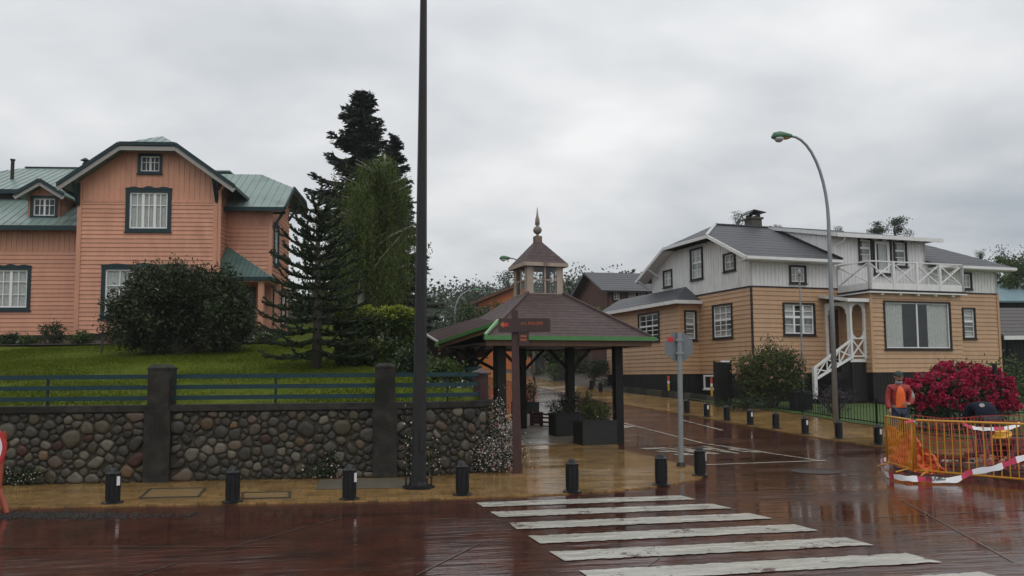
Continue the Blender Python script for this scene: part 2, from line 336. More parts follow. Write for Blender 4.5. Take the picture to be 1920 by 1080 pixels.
def courses(parent, pts, e0, e1, m, pitch=0.2, h=1.0, name='shingle_course'):
    O, a, b, n, q = plane2d(pts, e0, e1); lo = min(p[1] for p in q); hi = max(p[1] for p in q); c = lo
    while c < hi - 0.03:
        s0 = span(q, 1, c + 0.004); s1 = span(q, 1, min(c + pitch, hi - 0.002))
        if s0:
            if not s1: s1 = ((s0[0] + s0[1]) / 2,) * 2
            pp = [O + a * s0[0] + b * c, O + a * s0[1] + b * c, O + a * s1[1] + b * min(c + pitch, hi), O + a * s1[0] + b * min(c + pitch, hi)]
            lift = [0.028 * h, 0.028 * h, 0.006, 0.006]
            mb = MB(); mb.add([p for p in pp] + [p + n * l for p, l in zip(pp, lift)], [(3, 2, 1, 0), (4, 5, 6, 7), (0, 1, 5, 4), (1, 2, 6, 5), (2, 3, 7, 6), (3, 0, 4, 7)])
            mb.build(name, m, parent)
        c += pitch

class Wall:
    """a wall of a house: origin and direction in the house's frame; local x right seen from outside, local y into the wall"""
    def __init__(s, root, O, ang): s.root = root; s.M = Matrix.Translation((O[0], O[1], 0)) @ Matrix.Rotation(ang, 4, 'Z')
    def w(s): return Matrix.Translation(s.root.location) @ Matrix.Rotation(s.root.rotation_euler.z, 4, 'Z') @ s.M
    def px(s, px, py, y=0.0):
        Wm = s.w(); p = hitplane(px, py, Wm @ Vector((0, y, 0)), Wm.to_3x3() @ Vector((0, 1, 0))); q = Wm.inverted() @ p; return q.x, q.z
    def rect(s, x0, y0, x1, y1):
        a = s.px(x0, y0); b = s.px(x1, y1); c = s.px(x0, y1); d = s.px(x1, y0)
        return ((a[0] + c[0]) / 2, (b[0] + d[0]) / 2, (b[1] + c[1]) / 2, (a[1] + d[1]) / 2)
def topz(top, x):
    if not isinstance(top, (list, tuple)): return top
    for (x0, z0), (x1, z1) in zip(top, top[1:]):
        if x0 - 1e-6 <= x <= x1 + 1e-6: return z0 + (z1 - z0) * (x - x0) / max(1e-6, x1 - x0)
    return top[0][1] if x < top[0][0] else top[-1][1]
def clad(Wl, x0, x1, z0, top, m, ops=(), pitch=0.15, vertical=False, core=0.14, name='wall', board=True, bat=0.045):
    xs = sorted({x0, x1} | {c for o in ops for c in o[:2] if x0 < c < x1} | ({c[0] for c in top if x0 < c[0] < x1} if isinstance(top, list) else set()))
    mb = MB()
    for a, b in zip(xs, xs[1:]):
        if b - a < 1e-4: continue
        mid = (a + b) / 2; segs = [(z0, None)]; op = sorted([o for o in ops if o[0] <= mid <= o[1]], key=lambda o: o[2]); lo = z0
        parts = []
        for o in op: parts.append((lo, o[2])); lo = o[3]
        for (l, h) in parts:
            if h - l > 0.01: mb.box(a, b, 0, core, l, h)
        ta, tb = topz(top, a + 1e-5), topz(top, b - 1e-5)
        if max(ta, tb) - lo > 0.01:
            mb.prism([(a, 0, lo), (b, 0, lo), (b, 0, max(tb, lo + 0.001)), (a, 0, max(ta, lo + 0.001))], (0, core, 0))
    mb.build(name, m, Wl.root, mw=Wl.M)
    if not board: return
    if not vertical:
        zmax = max(t[1] for t in top) if isinstance(top, list) else top; z = z0
        while z < zmax - 0.03:
            hh = min(pitch, zmax - z); iv = [(x0, x1)]
            if isinstance(top, list):
                xx = [x0 + (x1 - x0) * i / 200 for i in range(201)]; ok = [x for x in xx if topz(top, x) >= z + hh - 0.01]
                iv = [(ok[0], ok[-1])] if len(ok) > 3 else []
            for o in ops:
                if o[3] > z + 0.02 and o[2] < z + hh - 0.02:
                    nv = []
                    for a, b in iv:
                        if o[0] > a + 0.02 and o[0] < b: nv.append((a, o[0]))
                        if o[1] < b - 0.02 and o[1] > a: nv.append((o[1], b))
                        if o[1] <= a or o[0] >= b: nv.append((a, b))
                    iv = nv
            for a, b in iv:
                if b - a > 0.02: inst('clapboard', piece(m, 'clap'), Wl.root, Wl.M @ Matrix.Translation((a, 0, z)) @ sc(b - a, 1, hh))
            z += pitch
    else:
        x = x0 + pitch / 2
        while x < x1:
            zs = [(z0, topz(top, x))]
            for o in ops:
                if o[0] - 0.02 < x < o[1] + 0.02:
                    zs = [q for a, b in zs for q in ((a, min(b, o[2])), (max(a, o[3]), b)) if q[1] - q[0] > 0.03]
            for a, b in zs:
                if b - a > 0.03: inst('batten', piece(m), Wl.root, Wl.M @ Matrix.Translation((x - bat / 2, -0.009, a)) @ sc(bat, 0.018, b - a))
            x += pitch
def wavy(x0, x1, z0, z1, y, amp=0.02, n=24):
    mb = MB(); vs = []
    for i in range(n + 1):
        x = x0 + (x1 - x0) * i / n; yy = y + amp * math.sin(i * 1.9) + amp * 0.4 * math.sin(i * 4.1)
        vs += [(x, yy, z0), (x, yy, z1)]
    return mb.add(vs, [(2 * i, 2 * i + 2, 2 * i + 3, 2 * i + 1) for i in range(n)])
def window(Wl, r, cols, rows, trim=M_DKTRIM, sash=M_SASH, tw=0.07, sw=0.05, curtain='full', crown=False, name='window', mull=(), depth=0.7, mw_=0.03):
    """r: opening incl. sash; trim lies outside of it. rows: fractions from the bottom. mull: column boundaries that are thick."""
    x0, x1, z0, z1 = r; t = MB()
    t.box(x0 - tw, x0 + 0.004, -0.06, 0.06, z0 - tw, z1 + tw); t.box(x1 - 0.004, x1 + tw, -0.06, 0.06, z0 - tw, z1 + tw)
    t.box(x0, x1, -0.058, 0.06, z1 - 0.004, z1 + tw); t.box(x0, x1, -0.058, 0.06, z0 - tw, z0 + 0.004); t.box(x0 - tw - 0.03, x1 + tw + 0.03, -0.09, 0.0, z0 - tw - 0.03, z0 - tw + 0.012)
    if crown:
        w = x1 - x0; pts = []
        for i in range(17):
            f = i / 16; xx = x0 - tw - 0.02 + (w + 2 * tw + 0.04) * f; zz = 0.03 + 0.055 * (0.5 + 0.5 * math.cos((f - 0.5) * 6.0 * math.pi)) * (0.4 + 0.9 * math.sin(f * math.pi))
            pts.append((xx, -0.075, z1 + tw + zz))
        t.prism([(x0 - tw - 0.02, -0.075, z1 + tw - 0.02)] + pts + [(x1 + tw + 0.02, -0.075, z1 + tw - 0.02)], (0, 0.07, 0))
    wo = t.build(name, trim, Wl.root, mw=Wl.M)
    s = MB(); ya, yb = 0.0, 0.045
    s.box(x0, x0 + sw, ya, yb, z0, z1); s.box(x1 - sw, x1, ya, yb, z0, z1); s.box(x0 + sw, x1 - sw, ya, yb, z0, z0 + sw); s.box(x0 + sw, x1 - sw, ya, yb, z1 - sw, z1)
    cx = [x0 + sw + (x1 - x0 - 2 * sw) * i / cols for i in range(cols + 1)]
    for i in range(1, cols):
        hw = (sw * 0.8 if i in mull else mw_ / 2); s.box(cx[i] - hw, cx[i] + hw, ya + 0.003, yb - 0.003, z0 + sw, z1 - sw)
    rz = [z0 + sw] + [z0 + sw + (z1 - z0 - 2 * sw) * (f if not isinstance(f, tuple) else f[0]) for f in rows] + [z1 - sw]
    for f, z in zip(rows, rz[1:-1]):
        hw = f[1] if isinstance(f, tuple) else mw_ / 2; s.box(x0 + sw, x1 - sw, ya + 0.006, yb - 0.006, z - hw, z + hw)
    s.build('sash', sash, wo)
    for i in range(cols):
        for j in range(len(rz) - 1):
            MB().box(cx[i] + 0.002, cx[i + 1] - 0.002, 0.020, 0.026, rz[j] + 0.002, rz[j + 1] - 0.002).build('pane', GLASS, wo)
    if curtain == 'full': wavy(x0, x1, z0, z1, 0.065, 0.012, int((x1 - x0) * 26) + 6).build('curtain', M_CURT, wo, True)
    elif curtain == 'sides':
        w = x1 - x0
        for a, b in ((x0, x0 + w * 0.29), (x1 - w * 0.32, x1 - 0.02)): wavy(a, b, z0, z1, 0.085, 0.018, 22).build('curtain', M_CURT, wo, True)
    elif curtain == 'half':
        w = x1 - x0; wavy(x0 + w * 0.35, x1, z0, z1, 0.065, 0.012, 14).build('curtain', M_CURT, wo, True)
    elif curtain == 'part':
        w = x1 - x0
        for a, b in ((x0, x0 + w * 0.36), (x1 - w * 0.36, x1)): wavy(a, b, z0, z1, 0.065, 0.012, 14).build('curtain', M_CURT, wo, True)
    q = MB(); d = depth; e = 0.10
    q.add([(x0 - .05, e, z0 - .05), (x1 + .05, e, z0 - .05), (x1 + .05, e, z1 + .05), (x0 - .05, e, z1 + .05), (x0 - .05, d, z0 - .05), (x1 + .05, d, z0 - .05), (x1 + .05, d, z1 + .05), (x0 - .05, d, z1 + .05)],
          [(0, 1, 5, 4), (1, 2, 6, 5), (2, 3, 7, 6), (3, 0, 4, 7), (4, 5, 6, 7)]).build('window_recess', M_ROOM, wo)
    return wo
def board_trim(Wl, x, z0, z1, m, w=0.12, d=0.05, name='corner_board'):
    MB().box(x - w / 2, x + w / 2, -d, 0.02, z0, z1).build(name, m, Wl.root, mw=Wl.M)
def text_mesh(name, s, size, m, parent, mw, ext=0.003, width=None, align='CENTER'):
    c = bpy.data.curves.new(name, 'FONT'); c.body = s; c.size = size; c.extrude = ext; c.offset = size * .022; c.align_x = align; c.align_y = 'CENTER'; c.resolution_u = 3
    t = bpy.data.objects.new(name, c); COL.objects.link(t)
    dg = bpy.context.evaluated_depsgraph_get(); me = bpy.data.meshes.new_from_object(t.evaluated_get(dg)); bpy.data.objects.remove(t)
    me.materials.clear(); me.materials.append(m)
    return inst(name, me, parent, mw)

# ------------------------------------------------------------------ ground sheets: two planes that meet where the side street starts to climb
def clip_s(poly, keep_low):
    outp = []; n = len(poly)
    for i in range(n):
        p, q = poly[i], poly[(i + 1) % n]; a, b = sval(*p), sval(*q)
        ia, ib = (a <= 0) == keep_low, (b <= 0) == keep_low
        if ia: outp.append(p)
        if ia != ib: t = a / (a - b); outp.append((p[0] + (q[0] - p[0]) * t, p[1] + (q[1] - p[1]) * t))
    return outp
def sheet(name, poly, off, m, parent=None, kind='structure', thick=0.0):
    vs = []; fs = []
    for low in (True, False):
        c = clip_s(poly, low)
        if len(c) < 3: continue
        b = len(vs); n = len(c)
        vs += [(x, y, SLOPE * max(0, sval(x, y)) + off) for x, y in c]; fs.append(tuple(range(b, b + n)))
    me = bpy.data.meshes.new(name); me.from_pydata(vs, [], fs); me.materials.append(m)
    bm = bmesh.new(); bm.from_mesh(me); bmesh.ops.remove_doubles(bm, verts=bm.verts, dist=1e-4)
    if thick:
        be = [e for e in bm.edges if e.is_boundary]; r = bmesh.ops.extrude_edge_only(bm, edges=be)
        for v in r['geom']:
            if isinstance(v, bmesh.types.BMVert): v.co.z -= thick
    bmesh.ops.recalc_face_normals(bm, faces=bm.faces)
    bm.faces.ensure_lookup_table()
    up = sum(f.normal.z * f.calc_area() for f in bm.faces)
    if up < 0: bmesh.ops.reverse_faces(bm, faces=bm.faces)
    bm.to_mesh(me); bm.free()
    o = bpy.data.objects.new(name, me); COL.objects.link(o)
    if parent: o.parent = parent
    if kind: o['kind'] = kind
    return o
def G(*pp): return [tuple(gp(x, y)[:2]) for x, y in pp]
EU = Vector((math.cos(SA), math.sin(SA))); EV = Vector((-math.sin(SA), math.cos(SA)))
def along(p, v, u=0.0): return (p[0] + EV.x * v + EU.x * u, p[1] + EV.y * v + EU.y * u)
# ------------------------------------------------------------------ SETTING: ground, roads, pavements
g = sheet('ground', [(-500, -60), (500, -60), (500, 600), (-500, 600)], -0.06, M_EARTH)
kl = G((200, 947), (430, 943), (650, 939), (760, 937), (880, 931), (985, 928), (1070, 924), (1160, 918), (1230, 911), (1280, 903), (1312, 896), (1326, 888), (1322, 881), (1300, 874), (1261, 866), (1220, 855), (1162, 842))
lk = kl[0]; dx = Vector((0.992, 0.085)); lstart = (lk[0] - dx.x * 25, lk[1] - dx.y * 25)
kr = G((1160, 757), (1288, 776), (1363, 790), (1455, 806), (1573, 825), (1660, 838), (1721, 847), (1800, 853), (1850, 858))
rb = G((1850, 826), (1780, 818), (1700, 808), (1640, 799), (1570, 789), (1500, 777), (1340, 756), (1160, 736))
farR = along(kr[0], 40); farL = along(kl[-1], 45)
road = sheet('road', [(-70, -25), (70, -25), (70, 24), (14, 17), kr[-1], kr[4], kr[0], farR, along(kr[0], 60, -60), (-30, 30), (-6, 20), (-1, 14), (-70, 6)], -0.02, M_ROAD)
lpave = sheet('pavement_left', [lstart] + kl + G((1150, 806), (1010, 782), (955, 776)) + [(-3.5, 20.5), (-4, 16), (-34, 13)], 0.0, M_OCHRE, thick=0.05)
rpave = sheet('pavement_right', [farR] + kr + [(11.2, 15.2), (35, 19.4), (35, 23.5), (14.5, 20.0)] + rb + [along(rb[-1], 40)], 0.0, M_OCHRE, thick=0.05)
grey = sheet('path', G((985, 836), (1045, 834), (1100, 828), (1100, 800), (1010, 780), (940, 790), (945, 830)), 0.006, M_PATH)
garden = sheet('garden_ground', [rb[0], rb[2], rb[4], rb[5], rb[6], along(rb[6], 10), (34, 40), (34, 24), (14.8, 20.3)], 0.02, mat('garden_grass', (0.055, 0.10, 0.016), 0.75, 0.35, 4, 0.9, 50))
# crossing and road markings
def paint(name, poly, label, cat, group=None, m=M_PAINT, off=-0.012):
    o = sheet(name, poly, off, m, None, None); return tag(o, label, cat, group)
ZL = [(893, 940), (917, 958), (948, 978), (983, 1000), (1030, 1028), (1087, 1067)]
ZR = [(1277, 927), (1338, 941), (1402, 958), (1478, 976), (1580, 1004), (1700, 1034)]
a0 = Vector(G(ZL[0])[0]); b0 = Vector(G(ZR[0])[0]); a5 = Vector(G(ZL[5])[0]); b5 = Vector(G(ZR[5])[0])
sa = (a5 - a0) / 5; sb = (b5 - b0) / 5
zl = ['first white crossing stripe beside the ochre pavement', 'second white crossing stripe from the ochre pavement', 'third white crossing stripe from the ochre pavement',
      'fourth white crossing stripe from the pavement, crossed by a hairline', 'fifth white crossing stripe from the pavement, chipped at its left end',
      'sixth white crossing stripe, nearest whole one to the viewer', 'last crossing stripe at the bottom edge, mostly cut off']
for i in range(7):
    A = a0 + sa * i; B = b0 + sb * i; n = 60; top = []; bot = []; f = 0.50
    for k in range(n + 1):
        t = k / n; p = A.lerp(B, t); q = (A + sa * f).lerp(B + sb * f, t); j = 0.017
        top.append((p.x + random.uniform(-j, j), p.y + random.uniform(-j, j))); bot.append((q.x + random.uniform(-j, j), q.y + random.uniform(-j, j)))
    paint('crossing_stripe', top + bot[::-1], zl[i], 'road marking', 'crossing stripes')
def lineq(p, q, w, ext0=0, ext1=0):
    p = Vector(p); q = Vector(q); d = (q - p).normalized(); n = Vector((-d.y, d.x)) * w / 2; p = p - d * ext0; q = q + d * ext1
    return [tuple(p + n), tuple(q + n), tuple(q - n), tuple(p - n)]
paint('stop_line', lineq(*G((1322, 870), (1548, 862)), 0.10), 'thin white stop line across the mouth of the side street', 'road marking')
paint('centre_line', lineq(*G((1160, 790), (1530, 861)), 0.11, 6), 'long white centre line running up the side street', 'road marking', m=M_PAINT2)
paint('lane_dash', lineq(*G((1272, 785), (1355, 806)), 0.13), 'short white dash on the side street right of the centre line', 'road marking', m=M_PAINT2)
paint('lane_bar', lineq(*G((1150, 802), (1178, 797)), 0.5), 'short worn white bar on the road right of the planters', 'road marking', m=M_PAINT2)
tp = thing('painted_word', 'worn white word PARE painted upside down on the side street', 'road marking')
c0 = gp(1312, 842); wdir = Vector((-EU.x, -EU.y, 0)); ldir = Vector((-EV.x, -EV.y, 0))
zoff = -0.012
text_mesh('lettering', 'PARE', 1.0, M_PAINT2, tp, axes(wdir, ldir, (0, 0, 1), (c0.x, c0.y, gz(c0.x, c0.y) + zoff)) @ sc(0.95, 2.6, 1), 0.001)
# saw-cut joints in the road (thin pale grooves filled with water)
M_JOINT = mat('joint_sealant', (0.085, 0.06, 0.052), 0.2, 0.3, 5)
jj = thing('road_joints', 'thin pale saw-cut joint lines across the red road', 'road joint')
for (p, q, w) in [((0, 1023), (540, 1022), .02), ((420, 1026), (640, 968), .02), ((210, 1090), (330, 1053), .02), ((1640, 967), (1920, 953), .025), ((1690, 935), (1900, 1050), .02), ((780, 1075), (900, 1015), .02), ((1180, 1080), (1240, 1040), .012)]:
    s_ = sheet('joint', lineq(*G(p, q), w), -0.014, M_JOINT, jj, None)
mh = gp(1530, 882); t = MB(); t.lathe([(0.40, 0), (0.40, 0.012), (0.33, 0.012), (0.33, 0.006), (0.0, 0.006)], n=28)
o = t.build('manhole_cover', mat('cast_iron', (0.020, 0.010, 0.008), 0.3, 0.3, 20, 0.5, 60, spec=.3), None, mw=Matrix.Translation((mh.x, mh.y, -0.0235))); tag(o, 'round iron manhole cover in the road right of the stop line', 'manhole cover')
# access covers let into the left pavement
def cover(pts, label):
    q = G(*pts); r = thing('access_cover', label, 'access cover', (0, 0, 0)); sheet('plate', q, 0.006, mat('cover_plate', (0.22, 0.14, 0.06), 0.3, 0.25, 8, 0.2, 40), r, None)
    b = MB()
    for i in range(4):
        p, n_ = q[i], q[(i + 1) % 4]; b.bar((p[0], p[1], 0.008), (n_[0], n_[1], 0.008), 0.035, 0.016)
    b.build('frame', mat('cover_frame', (0.05, 0.042, 0.03), 0.3, 0.3, 20), r)
cover([(262, 935), (372, 932), (385, 916), (282, 918)], 'square access cover in the pavement right of the leftmost bollard')
cover([(455, 936), (543, 934), (543, 923), (455, 925)], 'pale access cover in the pavement right of the second bollard')
o = sheet('concrete_patch', G((590, 918), (770, 915), (780, 897), (600, 899)), 0.005, mat('patch_concrete', (0.13, 0.11, 0.085), 0.3, 0.3, 5, 0.2, 30), None, None); tag(o, 'grey concrete patch in the ochre pavement left of the tall pole', 'patch')
def pebbles():
    n = 1800; a = Vector(G((60, 968))[0]); x = np.clip(RNG.normal(0, .95, n), -2.2, 2.2) + a.x - .3; y = RNG.normal(0, .10, n) * (1.4 - np.abs(x - a.x) * .3) + a.y + .10 + .05 * np.sin(x * 3); r_ = RNG.uniform(.006, .028, n)
    base = np.array([(1, 0, 0), (-1, 0, 0), (0, 1, 0), (0, -1, 0), (0, 0, .7), (0, 0, -.7)]); tri = np.array([(0, 2, 4), (2, 1, 4), (1, 3, 4), (3, 0, 4)])
    V = np.stack([x, y, np.full(n, -.014)], 1)[:, None, :] + base[None] * (r_[:, None] * RNG.uniform(.7, 1.3, (n, 3)))[:, None, :]; Fc = tri[None] + (np.arange(n) * 6)[:, None, None]
    o = raw('gravel', V.reshape(-1, 3), Fc.reshape(-1, 3), mat('wet_gravel', (.014, .012, .009), .5, .3, 30, island=.6, spec=.2)); tag(o, 'dark wet gravel washed against the kerb at the left', 'gravel', None, 'stuff')
# ------------------------------------------------------------------ lawn terrace
LXY = [(-26, 11.6), (-8, 13.5), (-2.6, 13.95), (-1.2, 14.25), (-.7, 14.7), (-.55, 15.3), (-.8, 16.6), (-1.5, 19), (-2.6, 22.6), (-4.2, 28), (-6, 34), (-9, 46), (-40, 46)]
def lawn_mesh():
    bm = bmesh.new(); vs = [bm.verts.new((x, y, 0)) for x, y in LXY]; bm.faces.new(vs)
    for k in range(14, 46, 2):
        bmesh.ops.bisect_plane(bm, geom=bm.verts[:] + bm.edges[:] + bm.faces[:], plane_co=(0, k, 0), plane_no=(0, 1, 0))
    for x in range(-24, 0, 2):
        bmesh.ops.bisect_plane(bm, geom=bm.verts[:] + bm.edges[:] + bm.faces[:], plane_co=(x, 0, 0), plane_no=(1, 0, 0))
    for v in bm.verts: v.co.z = lz(v.co.y) + 0.04 * math.sin(v.co.x * 0.9) * math.sin(v.co.y * 0.7)
    bmesh.ops.triangulate(bm, faces=bm.faces)
    be = [e for e in bm.edges if e.is_boundary]; r = bmesh.ops.extrude_edge_only(bm, edges=be)
    for v in r['geom']:
        if isinstance(v, bmesh.types.BMVert): v.co.z = 0.0
    bmesh.ops.recalc_face_normals(bm, faces=bm.faces)
    me = bpy.data.meshes.new('lawn'); bm.to_mesh(me); bm.free(); me.materials.append(M_GRASS)
    o = bpy.data.objects.new('lawn', me); COL.objects.link(o); o['kind'] = 'structure'; return o
lawn_mesh()
# short grass blades on the lawn
def blades(n, xr, yr, zf, m, name, hmin=0.025, hmax=0.06, inside=None):
    x = RNG.uniform(*xr, n); y = RNG.uniform(*yr, n)
    if inside is not None: k = inside(x, y); x = x[k]; y = y[k]
    n = len(x); z = zf(x, y); a = RNG.uniform(0, 6.28, n); h = RNG.uniform(hmin, hmax, n); w = 0.012
    dx_ = np.cos(a) * w; dy_ = np.sin(a) * w; lx = RNG.normal(0, 0.02, n); ly = RNG.normal(0, 0.02, n)
    V = np.stack([np.stack([x - dx_, y - dy_, z], 1), np.stack([x + dx_, y + dy_, z], 1), np.stack([x + lx, y + ly, z + h], 1)], 1).reshape(-1, 3)
    return raw(name, V, np.arange(3 * n).reshape(-1, 3), m)
def raw(name, V, Fc, m, parent=None, smooth=False, mw=None):
    me = bpy.data.meshes.new(name); nv = len(V); nf, k = Fc.shape
    me.vertices.add(nv); me.vertices.foreach_set('co', np.ascontiguousarray(V, dtype=np.float32).ravel())
    me.loops.add(nf * k); me.loops.foreach_set('vertex_index', np.ascontiguousarray(Fc, dtype=np.int32).ravel())
    me.polygons.add(nf); me.polygons.foreach_set('loop_start', np.arange(0, nf * k, k, dtype=np.int32)); me.polygons.foreach_set('loop_total', np.full(nf, k, dtype=np.int32))
    me.update(calc_edges=True); me.validate(); me.materials.append(m)
    if smooth: me.polygons.foreach_set('use_smooth', [True] * nf)
    o = bpy.data.objects.new(name, me); COL.objects.link(o)
    if parent: o.parent = parent
    if mw is not None: o.matrix_local = mw
    return o
pebbles()
lzv = lambda x, y: LZ0 + np.maximum(0, y - LY0) * LSL + 0.04 * np.sin(x * 0.9) * np.sin(y * 0.7) - 0.01
M_BLADE = mat('grass_blades', (0.080, 0.106, 0.005), 0.8, 0.25, 2.0, island=0.35, trans=0.35, spec=.12)
o = blades(150000, (-16, -0.8), (13.7, 29), lzv, M_BLADE, 'lawn_grass', 0.02, 0.055, lambda x, y: (y > 14.05 + 0.11 * (x + 2.3)) & (x < -0.9 - 0.3 * (y - 15)))
tag(o, 'short mown grass on the sloping lawn behind the stone wall', 'grass', None, 'stuff')

# ------------------------------------------------------------------ stone garden wall
WP = [Vector((-17, 12.283)), Vector((-2.3, 13.9)), Vector((-1.35, 14.06)), Vector((-0.85, 14.28)), Vector((-0.52, 14.68)), Vector((-0.42, 15.25)), Vector((-0.62, 16.4)), Vector((-1.3, 18.8)), Vector((-2.3, 22.3))]
WL = [0.0]
for a, b in zip(WP, WP[1:]): WL.append(WL[-1] + (b - a).length)
def wpt(t, off=0.0):                 # point on the wall face line, off = towards the street
    t = max(0, min(WL[-1] - 1e-6, t))
    for i in range(len(WP) - 1):
        if t <= WL[i + 1]:
            d = (WP[i + 1] - WP[i]).normalized()
            # blended normal so that the curved end stays smooth
            def nd(k): k = max(0, min(len(WP) - 2, k)); q = (WP[k + 1] - WP[k]).normalized(); return Vector((q.y, -q.x))
            f = (t - WL[i]) / (WL[i + 1] - WL[i]); n0 = (nd(i - 1) + nd(i)).normalized(); n1 = (nd(i) + nd(i + 1)).normalized(); n = n0.lerp(n1, f).normalized()
            p = WP[i].lerp(WP[i + 1], f) + n * off; return p, n
def tX(x): return (x + 17) / 14.7 * WL[1]
def sweep(ts, o0, o1, z0, z1):
    mb = MB(); vs = []
    for t in ts:
        a, _ = wpt(t, o0); b, _ = wpt(t, o1); vs += [(a.x, a.y, z0), (b.x, b.y, z0), (b.x, b.y, z1), (a.x, a.y, z1)]
    n = len(ts); fs = [(4 * i + k, 4 * i + (k + 1) % 4, 4 * i + 4 + (k + 1) % 4, 4 * i + 4 + k) for i in range(n - 1) for k in range(4)] + [(0, 1, 2, 3), tuple(4 * (n - 1) + k for k in (3, 2, 1, 0))]
    return mb.add(vs, fs)
fine_ts = [0.0] + [tX(-12 + 0.5 * i) for i in range(20)] + [tX(-2.3) + 0.12 * i for i in range(0, 48)] + [WL[-1] - 0.01]
fine_ts = sorted(t for t in fine_ts if t < WL[-1])
gw = thing('garden_wall', 'long wall of rounded river stones with concrete cap and pillars below the lawn', 'stone wall', (-5, 13.6, 0))
ofs = Matrix.Translation((5, -13.6, 0))
sweep(fine_ts, 0.0, -0.36, -0.1, 1.13).build('mortar_core', M_MORTAR, gw, mw=ofs)
sweep(fine_ts, 0.07, -0.40, 1.125, 1.225).build('cap', M_CONC, gw, mw=ofs)
T0, T1 = tX(-8.75), tX(-0.7 + 1.5) + 0.35
pil_t = [tX(-9.3), tX(-5.72), tX(-2.13)]; PW = 0.20
def inpil(t): return any(abs(t - p) < PW + 0.02 for p in pil_t)
rs = random.Random(3)
def stones(ta, tb, want):
    pts = []
    for rad, tries in ((0.145, 12), (0.110, 60), (0.088, 420), (0.070, 1800), (0.055, 4500), (0.042, 6000)):
        for _ in range(tries):
            t = rs.uniform(ta, tb); z = rs.uniform(0.03, 1.10); r = rad * rs.uniform(0.85, 1.15); asp = 1
            if inpil(t - r * 0.5) or inpil(t + r * 0.5): continue
            if all((t - a) ** 2 + ((z - b) * 1.15) ** 2 > (r + c) ** 2 * 0.86 for a, b, c in pts): pts.append((t, z, r))
    return pts
def stone_poly(i, pts):
    t, z, r = pts[i]; R_ = r * 1.75
    poly = [(t + R_ * (.8 + .5 * ((i * 37) % 10) / 10) * math.cos(a + .3 * ((i * 13) % 7 - 3)) * rs.uniform(.82, 1.1), z + R_ * .92 * math.sin(a) * rs.uniform(.82, 1.1)) for a in [2 * math.pi * k / 14 for k in range(14)]]
    for j, (a, b, c) in enumerate(pts):
        if j == i: continue
        dx_, dz_ = a - t, b - z; D = math.hypot(dx_, dz_)
        if D > R_ + c * 1.6 + 0.1: continue
        nx, nz = dx_ / D, dz_ / D; lim = (D * D + r * r - c * c) / (2 * D) - 0.0035
        outp = []
        for k in range(len(poly)):
            p, q = poly[k], poly[(k + 1) % len(poly)]
            dp = (p[0] - t) * nx + (p[1] - z) * nz - lim; dq = (q[0] - t) * nx + (q[1] - z) * nz - lim
            if dp <= 0: outp.append(p)
            if dp * dq < 0: f = dp / (dp - dq); outp.append((p[0] + (q[0] - p[0]) * f, p[1] + (q[1] - p[1]) * f))
        poly = outp
        if len(poly) < 3: return None
    for lo, nx, nz, lim in ((0, 0, 1, 1.118), (0, 0, -1, 0.0)):
        outp = []
        for k in range(len(poly)):
            p, q = poly[k], poly[(k + 1) % len(poly)]; dp = p[1] * nz - lim; dq = q[1] * nz - lim
            if dp <= 0: outp.append(p)
            if dp * dq < 0: f = dp / (dp - dq); outp.append((p[0] + (q[0] - p[0]) * f, p[1] + (q[1] - p[1]) * f))
        poly = outp
    if len(poly) < 3: return None
    poly = [(p_[0] + rs.gauss(0, .075) * r, p_[1] + rs.gauss(0, .075) * r) for p_ in poly]
    for _ in range(1):
        poly = [q for k in range(len(poly)) for q in ((poly[k][0] * .75 + poly[(k + 1) % len(poly)][0] * .25, poly[k][1] * .75 + poly[(k + 1) % len(poly)][1] * .25), (poly[k][0] * .25 + poly[(k + 1) % len(poly)][0] * .75, poly[k][1] * .25 + poly[(k + 1) % len(poly)][1] * .75))]
    # resample to 12 corners
    per = [0.0]
    for k in range(len(poly)): per.append(per[-1] + math.dist(poly[k], poly[(k + 1) % len(poly)]))
    res = []
    for m_ in range(12):
        s = per[-1] * m_ / 12; k = max(q for q in range(len(poly)) if per[q] <= s + 1e-9); f = (s - per[k]) / max(1e-9, per[k + 1] - per[k]); p, q = poly[k], poly[(k + 1) % len(poly)]
        res.append((p[0] + (q[0] - p[0]) * f, p[1] + (q[1] - p[1]) * f))
    return res
def smat(n, c, r): return mat(n, c, 0.45, 0.3, 12, 0.35, 45, rnd=r, spec=.3)
SM = [smat('stone_grey', (0.058, 0.053, 0.041), .45), smat('stone_dark', (0.038, 0.036, 0.030), .4), smat('stone_olive', (0.060, 0.052, 0.033), .4), smat('stone_pale', (0.112, 0.102, 0.078), .25), smat('stone_tan', (0.095, 0.062, 0.033), .35), smat('stone_red', (0.055, 0.026, 0.018), .3), smat('stone_pink', (0.088, 0.066, 0.048), .25)]
